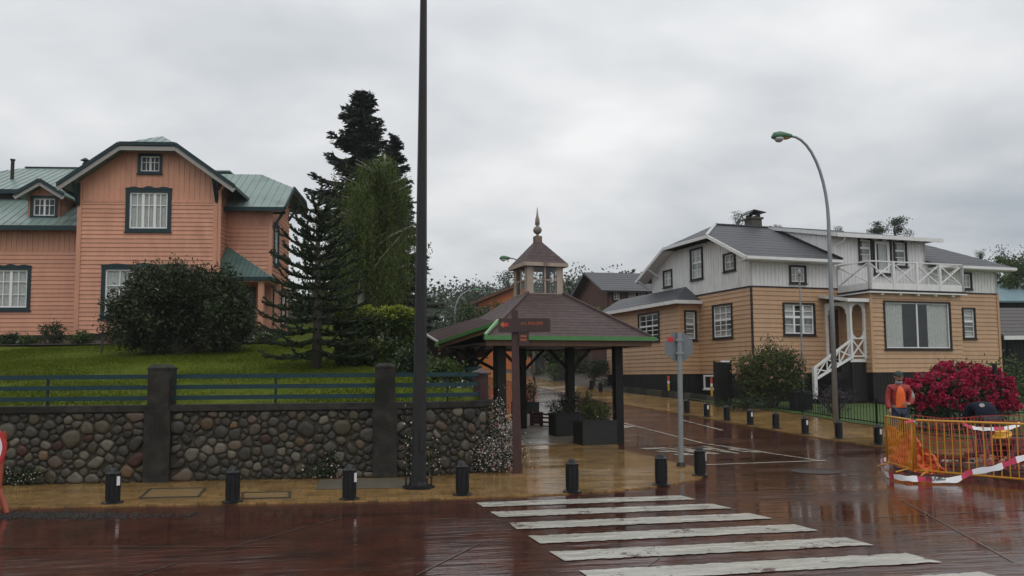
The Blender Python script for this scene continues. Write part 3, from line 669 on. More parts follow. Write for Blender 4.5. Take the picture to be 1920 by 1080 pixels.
def stone_geo(poly, mb):
    n = len(poly); cx_ = sum(p[0] for p in poly) / n; cz_ = sum(p[1] for p in poly) / n
    sz = math.sqrt(sum((p[0] - cx_) ** 2 + (p[1] - cz_) ** 2 for p in poly) / n); h = min(0.055, 0.020 + sz * 0.26) * rs.uniform(0.7, 1.25)
    ox, oz = rs.uniform(-.15, .15) * sz, rs.uniform(-.15, .15) * sz; vs = []
    for sc_, hh in ((1.0, -0.02), (0.94, 0.55), (0.74, 0.92), (0.4, 1.0)):
        for p in poly:
            x = cx_ + (p[0] - cx_) * sc_ + ox * (1 - sc_); z = cz_ + (p[1] - cz_) * sc_ + oz * (1 - sc_); q, _ = wpt(x, hh * h if hh > 0 else -0.02); vs.append((q.x, q.y, z))
    q, _ = wpt(cx_ + ox * .6, h * 1.02); vs.append((q.x, q.y, cz_ + oz * .6))
    fs = [(r * n + k, r * n + (k + 1) % n, (r + 1) * n + (k + 1) % n, (r + 1) * n + k) for r in range(3) for k in range(n)] + [(3 * n + k, 3 * n + (k + 1) % n, 4 * n) for k in range(n)]
    mb.add(vs, fs)
spts = stones(T0, WL[-1] - 5.0, 300)
polys = [q for q in (stone_poly(i, spts) for i in range(len(spts))) if q]
def area(p): return abs(sum(p[k][0] * p[(k + 1) % len(p)][1] - p[(k + 1) % len(p)][0] * p[k][1] for k in range(len(p)))) / 2
polys.sort(key=lambda p: -area(p)); small = MB()
wts = [30, 24, 18, 14, 5, 3, 8]
for i, p in enumerate(polys):
    if i < 298:
        mb = MB(); stone_geo(p, mb); mb.build('stone', rs.choices(SM, wts)[0], gw, True, mw=ofs)
    else: stone_geo(p, small)
fp_ = stones(tX(-14.5), T0 - .02, 0)
for q in (stone_poly(i, fp_) for i in range(len(fp_))):
    if q: stone_geo(q, small)
if small.v: tag(small.build('small_stones', SM[0], gw, True, mw=ofs), kind='stuff')
for t in pil_t:
    p, n = wpt(t); d = Vector((-n.y, n.x)); Mx = ofs @ axes((d.x, d.y, 0), (-n.x, -n.y, 0), (0, 0, 1), (p.x, p.y, 0))
    mb = MB(); mb.box(-.20, .20, -.13, .40, -0.1, 1.15); mb.box(-.165, .165, -.10, .36, 1.15, 1.80); mb.build('pillar', M_CONC, gw, mw=Mx)
    b = MB(); b.prism([(-.175, -.11, 1.80), (.175, -.11, 1.80), (.175, .37, 1.80), (-.175, .37, 1.80)], (0, 0, 0.03)); b.add([(-.175, -.11, 1.83), (.175, -.11, 1.83), (.175, .37, 1.83), (-.175, .37, 1.83), (-.10, -.03, 1.885), (.10, -.03, 1.885), (.10, .29, 1.885), (-.10, .29, 1.885)], [(0, 1, 5, 4), (1, 2, 6, 5), (2, 3, 7, 6), (3, 0, 4, 7), (4, 5, 6, 7)])
    b.build('pillar_cap', M_CONC, gw, mw=Mx)
te = WL[4] + 0.52; p, n = wpt(te); d = Vector((-n.y, n.x)); Mx = ofs @ axes((d.x, d.y, 0), (-n.x, -n.y, 0), (0, 0, 1), (p.x, p.y, 0))
MB().box(-.12, .12, .02, .28, 1.22, 1.68).build('pillar', M_SIGN, gw, mw=Mx); MB().prism([(-.17, -.03, 1.68), (.17, -.03, 1.68), (.17, .33, 1.68), (-.17, .33, 1.68)], (0, 0, .03)).add([(-.17, -.03, 1.71), (.17, -.03, 1.71), (.17, .33, 1.71), (-.17, .33, 1.71), (0, .15, 1.80)], [(0, 1, 4), (1, 2, 4), (2, 3, 4), (3, 0, 4)]).build('pillar_cap', M_SIGN, gw, mw=Mx)
# rail fence on the wall
fe = thing('rail_fence', 'teal three-rail fence along the top of the stone wall', 'fence', (-5, 13.8, 1.22)); fo = Matrix.Translation((5, -13.8, -1.22))
ends = [0.4] + pil_t + [te - 0.1]
for a, b in zip(ends, ends[1:]):
    ts = [a + 0.1] + [t for t in fine_ts if a + 0.15 < t < b - 0.15] + [b - 0.1]
    for z in (1.30, 1.475, 1.65): sweep(ts, -0.13, -0.165, z, z + 0.072).build('rail', M_RAIL, fe, mw=fo)
    if b - a > 1.2:
        mid = (a + b) / 2
        q, n = wpt(mid, -0.185); MB().box(q.x - .016, q.x + .016, q.y - .016, q.y + .016, 1.2, 1.70).build('post', M_TEAL, fe, mw=fo)
ts = [te + 0.14 + 0.2 * i for i in range(20)]
for z in (1.40, 1.58, 1.76):
    sweep(ts, -0.13, -0.165, z, z + 0.075).build('rail', M_RAIL, fe, mw=fo)

# ------------------------------------------------------------------ LEFT HOUSE (pink clapboard, green metal roof)
p = atY(140, 640, 30.0); HZ = lz(30.0) - 0.05
HL = thing('pink_house', 'two-storey salmon pink clapboard house with green metal roofs behind the lawn', 'house', (p.x, p.y, HZ), R(4.5))
WF = Wall(HL, (0, 0), 0.0)
LW = WF.px(405, 500)[0]                       # width of the front gable block
BO = 0.60                                     # gable overhang
e_l = WF.px(108, 337, -BO); j_l = WF.px(222, 269, -BO); j_r = WF.px(328, 270, -BO); e_r = WF.px(440, 357, -BO)
xm = LW / 2; jz = (j_l[1] + j_r[1]) / 2; jh = (j_r[0] - j_l[0]) / 2; eh = (e_r[0] - e_l[0]) / 2 ; ez = (e_l[1] + e_r[1]) / 2
slp = (jz - ez) / (eh - jh); xm = (j_l[0] + j_r[0] + e_l[0] + e_r[0]) / 4
def rz(x): return min(jz, jz - slp * (abs(x - xm) - jh))
top = [(0, rz(0) - .12), (xm - jh, jz - .12), (xm + jh, jz - .12), (LW, rz(LW) - .12)]
zs = WF.px(270, 378)[1]                       # where horizontal boards end
w_up = WF.rect(243, 361, 315, 429); w_at = WF.rect(264, 293, 300, 322); w_lo = WF.rect(197, 505, 345, 592)
clad(WF, 0, LW, 0.35, zs, M_PINK, [w_up if w_up[3] < zs else (w_up[0], w_up[1], w_up[2], zs + .01), w_lo], 0.158, core=.15)
clad(WF, 0, LW, zs, top, M_PINK, [(w_up[0], w_up[1], zs - .02, w_up[3]), w_at], 0.19, True, name='gable_wall')
n = int(LW / 0.21)
for side in (0, 1):                           # scalloped lower edge of the gable boards, left and right of the window
    sc_ = MB()
    for i in range(n):
        x = i * LW / n; w = LW / n
        if w_up[0] - .12 < x + w / 2 < w_up[1] + .12 or (x + w / 2 > w_up[0]) != bool(side): continue
        sc_.prism([(x, -.036, zs + .06), (x, -.036, zs - .0)] + [(x + w * (.5 - .5 * math.cos(math.pi * k / 6)), -.036, zs - .05 * math.sin(math.pi * k / 6)) for k in range(1, 6)] + [(x + w, -.036, zs), (x + w, -.036, zs + .06)], (0, .03, 0))
    sc_.build('scalloped_trim', M_PINK, HL, mw=WF.M)
board_trim(WF, 0.04, 0.2, rz(0) - .15, M_PINK, .16); board_trim(WF, LW - .04, 0.2, rz(LW) - .15, M_PINK, .16)
window(WF, w_up, 6, [(.66, .015)], M_TEAL, tw=.13, crown=True, mull=(2, 4), sw=.06)
window(WF, w_at, 4, [(.62, .012)], M_TEAL, tw=.09, mull=(2,), sw=.05, curtain=None)
window(WF, w_lo, 6, [(.66, .015)], M_TEAL, tw=.13, crown=True, mull=(2, 4), sw=.06)
MB().box(-.05, LW + .05, -.03, 4, -.5, .35).build('plinth', M_CONC, HL)
# side walls of the front block
WR = Wall(HL, (LW, 0), R(90)); clad(WR, 0, 4.2, .35, rz(LW) - .2, M_PINK, pitch=.158)
WLs = Wall(HL, (0, 4.2), R(-90)); clad(WLs, 0, 4.2, .35, rz(0) - .2, M_PINK, pitch=.158)
# front block roof with clipped gable
by = 6.0; rg = jz + 0.75; ry = 0.9; mx_ = xm
Lp = [(xm - eh, -BO, ez), (xm - jh, -BO, jz), (mx_, ry, rg), (mx_, by, rg), (xm - eh, by, ez)]
# keep slopes planar: ridge height from the slope itself
rg = jz + slp * jh
Lp = [(xm - eh, -BO, ez), (xm - jh, -BO, jz), (xm, ry, rg), (xm, by, rg), (xm - eh, by, ez)]
Rp = [(xm + eh, -BO, ez), (xm + jh, -BO, jz), (xm, ry, rg), (xm, by, rg), (xm + eh, by, ez)]
Jp = [(xm - jh, -BO, jz), (xm + jh, -BO, jz), (xm, ry, rg)]
for P_, e0, e1 in ((Lp, (xm - eh, -BO, ez), (xm - eh, by, ez)), (Rp, (xm + eh, -BO, ez), (xm + eh, by, ez)), (Jp, Jp[0], Jp[1])):
    roof_slab(HL, P_, M_GROOF, .06); ribs(HL, P_, e0, e1, M_GROOF, .30, .022, .016)
def barge(root, a, b, m1=M_TEAL, m2=M_SASH, drop=.17):
    a = Vector(a); b = Vector(b)
    MB().bar(a + Vector((0, -.02, .0)), b + Vector((0, -.02, .0)), .05, .13).build('barge_board', m1, root)
    MB().bar(a + Vector((0, .015, -drop)), b + Vector((0, .015, -drop)), .035, .15).build('barge_lining', m2, root)
m_soff = mat('grey_soffit', (0.30, 0.29, 0.27), .6, .1, 6)
barge(HL, (xm - eh, -BO, ez), (xm - jh, -BO, jz), m2=m_soff); barge(HL, (xm + eh, -BO, ez), (xm + jh, -BO, jz), m2=m_soff); barge(HL, (xm - jh, -BO, jz), (xm + jh, -BO, jz), m2=m_soff)
for sx in (-1, 1):
    MB().bar((xm + sx * eh, -BO, ez - .03), (xm + sx * eh, by, ez - .03), .06, .12).build('eave_board', M_TEAL, HL)
    x = 0.0 if sx < 0 else LW; b = MB(); b.bar((x, -.06, rz(x) - 1.0), (x, -BO + .04, rz(x) - .28), .10); b.bar((x, -.06, rz(x) - 1.05), (x, -.06, rz(x) - .2), .10); b.build('bracket', M_TEAL, HL)
# left wing
YL = 1.0; WLW = Wall(HL, (-7.5, YL), 0.0)
wz = WLW.px(70, 428)[1]; zsl = WLW.px(70, 472)[1]; w_w = WLW.rect(-12, 506, 52, 577)
clad(WLW, 0, 7.5, .35, zsl, M_PINK, [w_w], .158); clad(WLW, 0, 7.5, zsl, wz, M_PINK, [], .19, True, name='upper_wall')
window(WLW, w_w, 4, [(.33, .012), (.70, .015)], M_TEAL, tw=.12, crown=True, mull=(2,), sw=.06)
MB().box(-7.6, -.02, YL - .03, 5, -.5, .35).build('plinth', M_CONC, HL)
sl = .62
z0 = wz - .02; ya = YL - .55
P1 = [(-7.9, ya, z0), (-.02, ya, z0), (-.02, 3.2, z0 + (3.2 - ya) * sl), (-7.9, 3.2, z0 + (3.2 - ya) * sl)]
roof_slab(HL, P1, M_GROOF, .06); ribs(HL, P1, P1[0], P1[1], M_GROOF, .30, .022, .016)
MB().box(-7.9, -.02, ya - .04, ya + .02, z0 - .15, z0 + .03).build('eave_board', M_TEAL, HL)
zt = z0 + (3.2 - ya) * sl
MB().box(-7.9, -.02, 2.9, 3.1, zt - .4, zt + .22).build('roof_step', M_DKTRIM, HL)
zr = WLW.px(60, 315, 5.5)[1]; xh = WLW.px(48, 314, 5.5)[0] - 7.5
P2 = [(-9.4, 2.6, zt + .12), (xm - eh + .6, 2.6, zt + .12), (xm, 6.5, zr), (xh, 6.5, zr)]
roof_slab(HL, P2, M_GROOF, .06); ribs(HL, P2, P2[0], P2[1], M_GROOF, .30, .022, .016)
P3 = [(-9.4, 2.6, zt + .12), (xh, 6.5, zr), (-9.4, 10.4, zt + .12)]; roof_slab(HL, P3, M_GROOF, .06); ribs(HL, P3, P3[0], P3[2], M_GROOF, .30, .022, .016)
P4 = [(-9.4, 10.4, zt + .12), (xm + eh, 10.4, zt + .12), (xm + eh - 2, 6.5, zr), (xh, 6.5, zr)]; roof_slab(HL, P4, M_GROOF, .06)
MB().box(-9.4, -3.4, 2.57, 2.62, zt - .02, zt + .15).build('eave_board', M_TEAL, HL)
MB().bar((xh, 6.5, zr + .02), (xm, 6.5, zr + .02), .16, .05).build('ridge_cap', M_TEAL, HL)
# dormer in the left wing roof
YD = 1.25; WD = Wall(HL, (0, YD), 0.0)
dx0 = WD.px(52, 400)[0]; dx1 = WD.px(113, 400)[0]; dz0 = WD.px(80, 412)[1]; r_ = WD.rect(63, 372, 104, 405)
dzw = WD.px(60, 362)[1]; dap = WD.px(80, 337, -.45); dcx = (dx0 + dx1) / 2
tl = WD.px(26, 364, -.45); hw = dcx - tl[0]; hz = dap[1] - tl[1]
dtop = [(dx0, dap[1] - hz * (dcx - dx0) / hw - .12), (dcx, dap[1] - .12), (dx1, dap[1] - hz * (dx1 - dcx) / hw - .12)]
clad(WD, dx0, dx1, dz0 - .3, dtop, M_PINK, [r_], .2, True, name='dormer_wall', core=.1)
window(WD, r_, 4, [(.62, .012)], M_TEAL, tw=.10, mull=(2,), sw=.045, curtain=None)
for x in (dx0, dx1 - .1): MB().box(x, x + .1, YD, YD + 2.2, dz0 - .3, dap[1] - hz * (dcx - dx0) / hw - .1).build('dormer_side', M_PINK, HL)
for s in (-1, 1):
    P_ = [(dcx, YD - .45, dap[1]), (dcx + s * hw, YD - .45, dap[1] - hz), (dcx + s * hw, YD + 2.8, dap[1] - hz), (dcx, YD + 2.8, dap[1])]
    roof_slab(HL, P_, M_GROOF, .06, 'dormer_roof'); ribs(HL, P_, P_[1], P_[2], M_GROOF, .30, .022, .016)
    barge(HL, (dcx, YD - .45, dap[1]), (dcx + s * hw, YD - .45, dap[1] - hz), m2=m_soff, drop=.13)
# stove pipe and chimney
q = WLW.px(22, 352, 3.4); q2 = WLW.px(24, 292, 3.4); x = q[0] - 7.5
b = MB().lathe([(.07, 0), (.07, q2[1] - q[1]), (.10, q2[1] - q[1]), (.10, q2[1] - q[1] + .05)], (x, YL + 3.4, q[1] - .2), 12); b.lathe([(.2, 0), (.12, .12)], (x, YL + 3.4, q[1] - .12), 12); b.build('stove_pipe', M_DKTRIM, HL)
q = WF.px(160, 303, 3.0); b = MB().lathe([(.11, -.9), (.11, .02), (.07, .02), (.07, .12), (.19, .14), (.05, .24)], (q[0], 3.0, q[1] - .1), 12); b.build('roof_vent', M_DKTRIM, HL)
# right wing with a clipped gable facing right
YR = 1.35; WRW = Wall(HL, (LW, YR), 0.0); rw = WRW.px(509, 500)[0]; rez = WRW.px(480, 389, -.5)[1]
zsr = WRW.px(470, 424)[1]
clad(WRW, 0, rw, .35, zsr, M_PINK, [], .158); clad(WRW, 0, rw, zsr, rez + .15, M_PINK, [], .19, True, name='upper_wall')
board_trim(WRW, rw - .05, .2, rez + .1, M_PINK, .14)
xr0, xr1 = LW, LW + rw
WRS = Wall(HL, (xr1, YR), R(90)); r1 = (.35, 1.05, 3.2, 4.6); r2 = (.35, 1.05, .9, 2.2); r3 = (1.9, 2.7, .9, 2.2)
rdg = WRW.px(470, 327, 2.8); ridge_y = YR + 2.8; rzr = rdg[1]; ovx = WRW.px(545, 380, .5)[0] + LW - .05
fs0 = (rzr - rez) / 3.3; back_y = YR + 4.7; back_z = rzr - fs0 * (back_y - ridge_y)
clad(WRS, 0, 3.4, .35, [(0, rez + .1), (1.45, rez + fs0 * 1.9 - .12), (3.4, rez + fs0 * 1.9 - .12)], M_PINK, [r1, r2, r3], .158)
window(WRS, r1, 2, [.66], M_TEAL, tw=.12, crown=True); window(WRS, r2, 2, [.66], M_TEAL, tw=.12); window(WRS, r3, 2, [.66], M_TEAL, tw=.12)
MB().box(xr0, xr1 - .12, YR + 3.2, YR + 3.4, -.5, rez).build('back_wall', M_PINK, HL); MB().box(xr0, xr1 + .03, YR - .03, YR + 3.43, -.5, .35).build('plinth', M_CONC, HL)
jy = .55
fs = (rzr - rez) / (2.8 + .5); jcl = rez + fs * 1.9
rxr = WRW.px(490, 328, 2.8)[0] + LW
P_ = [(xr0 - .6, YR - .5, rez), (ovx, YR - .5, rez), (ovx, YR + 1.4, jcl), (rxr, ridge_y, rzr), (xr0 - 2.4, ridge_y, rzr), (xr0 - 1.2, YR + 1.2, rez + fs * 1.7)]
roof_slab(HL, P_, M_GROOF, .06); ribs(HL, P_, P_[0], P_[1], M_GROOF, .30, .022, .016)
P_ = [(ovx, YR + 1.4, jcl), (ovx, 2 * ridge_y - YR - 1.4, jcl), (rxr, ridge_y, rzr)]; roof_slab(HL, P_, M_GROOF, .06)
P_ = [(xr0 - 2.4, ridge_y, rzr), (rxr, ridge_y, rzr), (ovx, 2 * ridge_y - YR - 1.4, jcl), (ovx, back_y, back_z), (xr0 - 2.4, back_y, back_z)]; roof_slab(HL, P_, M_GROOF, .06)
P_ = [(xr1 + .02, 2 * ridge_y - YR - 1.4, jcl - .10), (ovx, 2 * ridge_y - YR - 1.4, jcl - .10), (ovx, back_y, back_z - .10), (xr1 + .02, back_y, back_z - .10)]; roof_slab(HL, P_, mat('tan_soffit', (.16, .10, .06), .6, .15, 6), .03, 'soffit')
MB().box(xr0 - .5, ovx, YR - .55, YR - .5, rez - .14, rez + .02).build('eave_board', M_TEAL, HL)
MB().bar((ovx + .02, YR - .5, rez - .02), (ovx + .02, YR + 1.4, jcl - .02), .05, .16).build('barge_board', M_TEAL, HL)
MB().bar((ovx + .02, 2 * ridge_y - YR - 1.4, jcl - .02), (ovx + .02, back_y, back_z - .02), .05, .16).build('barge_board', M_TEAL, HL)
MB().bar((ovx + .02, YR + 1.4, jcl - .02), (ovx + .02, 2 * ridge_y - YR - 1.4, jcl - .02), .05, .16).build('barge_board', M_TEAL, HL)
for yy in (YR + .05, YR + 3.2): b = MB(); zz = rez - .1 if yy < YR + 1 else rzr - 1.3; b.bar((xr1 + .02, yy, zz - .6), (ovx - .1, yy, zz + .1), .09); b.bar((xr1 + .02, yy, zz), (ovx - .05, yy, zz), .09); b.build('bracket', M_TEAL, HL)
# entrance porch in the corner
M_PORCH = mat('dark_green_roof', (.075, .125, .11), .4, .25, 2, .05, 30)
WP_ = Wall(HL, (LW, -.35), 0.0)
pz = WP_.px(460, 520)[1]; px1 = WP_.px(511, 520)[0]; tz = WP_.px(413, 461, 1.6)[1]
P_ = [(LW + .0, -.35, pz), (LW + px1, -.35, pz), (LW + .05, 1.3, tz)]; roof_slab(HL, P_, M_PORCH, .06, 'porch_roof'); ribs(HL, P_, P_[0], P_[1], M_PORCH, .17, name='porch_roof_seam')
P_ = [(LW + px1, -.35, pz), (LW + px1, 3.0, pz), (LW + .05, 1.3, tz)]; roof_slab(HL, P_, M_GROOF, .06, 'porch_roof')
MB().box(LW, LW + px1, -.4, -.34, pz - .12, pz + .02).build('porch_eave', M_TEAL, HL)
MB().box(LW + .02, LW + px1 - .15, -.3, YR - .02, pz - .16, pz - .12).build('porch_ceiling', M_PINK, HL)
xp = WP_.px(487, 600)[0] + LW
MB().box(xp - .1, xp + .1, -.25, -.05, .55, pz - .1).build('porch_post', M_PINK, HL)
MB().box(xp + .25, xp + .37, 1.0, 1.12, .55, pz - .1).build('porch_post', M_PINK, HL)
MB().box(LW + .1, xp + .6, -.1, YR, -.3, .5).build('porch_floor', M_CONC, HL)
for i in range(4): MB().box(LW + .15, xp - .15, -.1 - .28 * (4 - i), .0, -.3, .0 + .12 * (i + 1) - .02).build('step', M_CONC, HL)
MB().box(xp - .14, xp + .26, -.95, -.1, -.3, .55).build('step_wall', M_CONC, HL)
MB().box(LW + .35, LW + 1.15, YR - .06, YR - .01, .5, 2.5).build('front_door', mat('dark_door', (.03, .012, .01), .4, .2, 8), HL)
MB().lathe([(.06, 0), (.06, 3.6)], (LW + .12, -.1, rz(LW) - 4.2), 8).build('downpipe', M_PINK, HL)
MB().tube([(LW + .12, -.1, rz(LW) - .65), (LW + .3, -.25, rz(LW) - .45), (xm + eh - .1, -.3, ez - .08)], .05, 8).build('downpipe', M_PINK, HL)

# ------------------------------------------------------------------ RIGHT HOUSE (ochre below, white above, slate roof)
HA = R(19); hp = atY(1413, 700, 32.0)
HR = thing('ochre_house', 'large ochre and white clapboard house with grey roof, balcony and white porch', 'house', (hp.x, hp.y, 0), HA)
GD = 7.9; FW = Wall(HR, (0, 0), 0.0)                    # front, x = u
GW = Wall(HR, (0, GD), R(-90))               # gable side: local x = GD - v
zb = 1.68; zo = FW.px(1413, 537)[1]
uD0, uD1, uE = FW.px(1561, 500)[0], FW.px(1735, 480)[0], FW.px(1873, 600)[0]
EZ = 6.13; VE = -.55; VM = 3.96; RZ = 8.20; sl = (RZ - EZ) / (VM - VE); OV = .55
zdt = FW.px(1650, 443)[1]
# skirt: dark boards, each its own piece
def skirt(Wl, x0, x1, z0, z1):
    MB().box(x0, x1, .02, .14, z0, z1).build('skirt_wall', M_SKIRT, HR, mw=Wl.M); x = x0
    while x < x1 - .02:
        w = min(.17, x1 - x); inst('skirt_board', piece(M_SKIRT), HR, Wl.M @ Matrix.Translation((x + .006, .005, z0)) @ sc(w - .012, .03, z1 - z0)); x += .17
skirt(FW, 0, uE, -.3, zb); skirt(GW, 0, GD, -.3, zb)
w1 = FW.rect(1470, 571, 1525, 626); w2 = FW.rect(1482, 501, 1508, 529); w3 = FW.rect(1806, 580, 1826, 633); w4 = FW.rect(1803, 514, 1819, 540)
d1 = FW.rect(1611, 450, 1632, 492); d2 = FW.rect(1639, 452, 1669, 512); d3 = FW.rect(1677, 455, 1697, 498)
clad(FW, 0, uE, zb, zo, M_ORANGE, [w1, w3], .178)
clad(FW, 0, uD0, zo, EZ + .1, M_WHITE, [w2], .175, True, name='upper_wall'); clad(FW, uD1, uE, zo, EZ + .1, M_WHITE, [w4], .175, True, name='upper_wall')
clad(FW, uD0, uD1, zo, zdt, M_WHITE, [d1, d2, d3], .175, True, name='dormer_wall')
window(FW, w1, 3, [(.58, .045), .29, .79], mull=(1, 2), curtain='part'); window(FW, w2, 3, [.5], curtain='full'); window(FW, w3, 1, [(.58, .045), .2, .39, .79], curtain='full'); window(FW, w4, 2, [.5], curtain='full')
window(FW, d1, 1, [(.66, .04), .33], curtain='half'); window(FW, d3, 1, [(.66, .04), .33], curtain='half'); window(FW, d2, 1, [], sw=.13, name='balcony_door', curtain='half')
MB().box(-.03, uE, -.045, 0, zo - .02, zo + .03).build('band_board', M_DKTRIM, HR); board_trim(FW, 0.0, zb, zo, M_DKTRIM, .05, .05); board_trim(FW, uE - .05, zb, zo, M_ORANGE, .12, .05)
MB().lathe([(.035, 0), (.035, zo - zb + .6)], (-.06, -.07, zb - .6), 8).build('downpipe', M_DKTRIM, HR)
# gable wall: orange below, white boards above with sloped top
def rzr_(v): return EZ + sl * min(v - VE, (2 * VM - VE) - v)
v = lambda x: GD - x
gtop = [(0, rzr_(GD) - .05), (GD - 5.78, 7.24), (GD - 2.14, 7.24), (GD, rzr_(0) - .05)]
g1 = GW.rect(1339, 573, 1373, 632); g2 = GW.rect(1297, 468, 1317, 522); g3 = GW.rect(1359, 477, 1378, 506); g4 = GW.rect(1246, 509, 1260, 536)
clad(GW, 0, GD, zb, zo, M_ORANGE, [g1], .178); clad(GW, 0, GD, zo, gtop, M_WHITE, [g2, g3, g4], .175, True, name='gable_wall')
window(GW, g1, 3, [(.55, .04), .18, .37, .78]); window(GW, g2, 2, [(.55, .04), .28, .78]); window(GW, g3, 2, [.5]); window(GW, g4, 2, [.5])
MB().box(0, GD, -.05, 0, zo - .02, zo + .03).build('band_board', M_DKTRIM, HR, mw=GW.M)
g5 = GW.rect(1323, 706, 1342, 727); window(GW, g5, 2, [.5], trim=M_SASH, curtain=None, depth=.3)
# right end wall and back
EW = Wall(HR, (uE, 0), R(90)); clad(EW, 0, GD, zb, zo, M_ORANGE, [], .178); clad(EW, 0, GD, zo, EZ + .05, M_WHITE, [], .175, True, name='upper_wall'); MB().box(uE - .1, uE, 0, GD, -.3, zb).build('skirt_wall', M_SKIRT, HR)
MB().box(0, uE, GD - .1, GD, -.3, EZ).build('back_wall', M_ORANGE, HR)
# roof
j1, j2, jz2 = 2.14, 5.78, EZ + sl * (2.14 - VE); ur = 1.04
Rf = [(-OV, VE, EZ), (uD0, VE, EZ), (uD0, VM, RZ), (ur, VM, RZ), (-OV, j1, jz2)]
uq = uE + .5 - 2.6
Rf2 = [(uD1, VE, EZ), (uE + .5, VE, EZ), (uq, VM, RZ), (uD1, VM, RZ)]
Rj = [(-OV, j2, jz2), (-OV, j1, jz2), (ur, VM, RZ)]
Rh = [(uE + .5, VE, EZ), (uE + .5, 2 * VM - VE, EZ), (uq, VM, RZ)]
Rb = [(-OV, 2 * VM - VE, EZ), (uE + .5, 2 * VM - VE, EZ), (uq, VM, RZ), (ur, VM, RZ), (-OV, j2, jz2)]
for P_, e0, e1 in ((Rf, Rf[0], Rf[1]), (Rf2, Rf2[0], Rf2[1]), (Rj, Rj[0], Rj[1]), (Rh, Rh[0], Rh[1])):
    roof_slab(HR, P_, M_SLATE, .08); courses(HR, P_, e0, e1, M_SLATE, .42, .45)
roof_slab(HR, Rb, M_SLATE, .08)
MB().box(-OV, uD0, VE - .05, VE, EZ - .10, EZ + .01).build('eave_board', M_WHITE, HR); MB().box(uD1, uE + .5, VE - .05, VE, EZ - .10, EZ + .01).build('eave_board', M_WHITE, HR)
MB().box(-OV, uD0, VE, 0, EZ - .13, EZ - .09).build('soffit', M_WHITE, HR); MB().box(uD1, uE + .5, VE, 0, EZ - .13, EZ - .09).build('soffit', M_WHITE, HR)
for a, b in (((-OV, VE, EZ), (-OV, j1, jz2)), ((-OV, j1, jz2), (-OV, j2, jz2)), ((-OV, j2, jz2), (-OV, 2 * VM - VE, EZ))):
    MB().bar(Vector(a) + Vector((-.02, 0, -.06)), Vector(b) + Vector((-.02, 0, -.04)), .05, .13).build('barge_board', M_WHITE, HR)
for a, b in ((Rf[0], Rf[4]), (Rb[0], Rb[4])):
    a = Vector(a); b = Vector(b); P_ = [a, b, b + Vector((OV, 0, 0)), a + Vector((OV, 0, 0))]; roof_slab(HR, [q - Vector((0, 0, .10)) for q in P_], M_WHITE, .02, 'soffit')
for vv in (7.2, 8.2): MB().bar((-.02, vv, rzr_(vv) - .5), (-OV, vv, rzr_(vv) - .15), .08).build('bracket', M_WHITE, HR)
MB().bar((ur, VM, RZ + .03), (uD0 + 4, VM, RZ + .03), .18, .05).build('ridge_cap', M_SLATE, HR)
MB().bar((-OV, j1, jz2 + .03), (ur, VM, RZ + .03), .14, .04).build('hip_cap', mat('pale_flashing', (.45, .45, .45), .4, .1, 6), HR)
MB().bar((uD0, VE, EZ + .05), (uD0, VM, RZ + .05), .12, .1).build('flashing', M_SKIRT, HR)
# dormer side walls and shed roof
DS = Wall(HR, (uD0, VM), R(-90)); L_ = VM
clad(DS, 0, L_, EZ, [(0, RZ - .02), (L_, zdt)], M_WHITE, [], .175, True, name='dormer_side'); DS2 = Wall(HR, (uD1, 0), R(90)); clad(DS2, 0, L_, EZ, [(0, zdt), (L_, RZ - .02)], M_WHITE, [], .175, True, name='dormer_side')
dsl = (RZ + .02 - zdt) / VM
P_ = [(uD0 - .12, -.45, zdt - .45 * dsl + .03), (uD1 + .5, -.45, zdt - .45 * dsl + .03), (uD1 + .5, VM + .1, RZ + .06), (uD0 - .12, VM + .1, RZ + .06)]
roof_slab(HR, P_, M_SLATE, .07, 'dormer_roof'); MB().box(P_[0][0], P_[1][0], -.50, -.45, zdt - .45 * dsl - .1, zdt - .45 * dsl + .05).build('eave_board', M_WHITE, HR)
MB().bar(Vector(P_[0]) + Vector((-.02, 0, -.05)), Vector(P_[3]) + Vector((-.02, 0, -.05)), .04, .14).build('eave_board', M_WHITE, HR)
for i in range(9): x = uD0 + .3 + i * (uD1 - uD0) / 8.5; MB().box(x - .04, x + .04, -.44, 0, zdt - .2, zdt - .08).build('rafter_end', M_WHITE, HR)
MB().tube([(uD0 + .35, -.47, zdt - .15), (uD0 + .3, -.3, zdt - .35), (uD0 + .12, -.05, zdt - .5), (uD0 + .12, -.05, EZ + .1)], .03, 8).build('downpipe', M_WHITE, HR)
# chimney with cowl
q = FW.px(1413, 425, VM + .4); cu = q[0]
MB().box(cu - .27, cu + .27, VM + .15, VM + .7, RZ - .6, RZ + .42).box(cu - .33, cu + .33, VM + .09, VM + .76, RZ + .42, RZ + .5).build('chimney', mat('mossy_chimney', (.06, .055, .04), .7, .4, 8, .5, 20), HR)
b = MB()
for sx in (-.2, .2): b.box(cu + sx - .03, cu + sx + .03, VM + .2, VM + .65, RZ + .5, RZ + .64)
b.prism([(cu - .42, VM + .1, RZ + .6), (cu - .15, VM + .1, RZ + .78), (cu + .15, VM + .1, RZ + .70), (cu + .48, VM + .1, RZ + .72), (cu + .48, VM + .1, RZ + .75), (cu - .15, VM + .1, RZ + .84), (cu - .44, VM + .1, RZ + .64)], (0, .65, 0)); b.build('chimney_cowl', M_BLACK, HR)
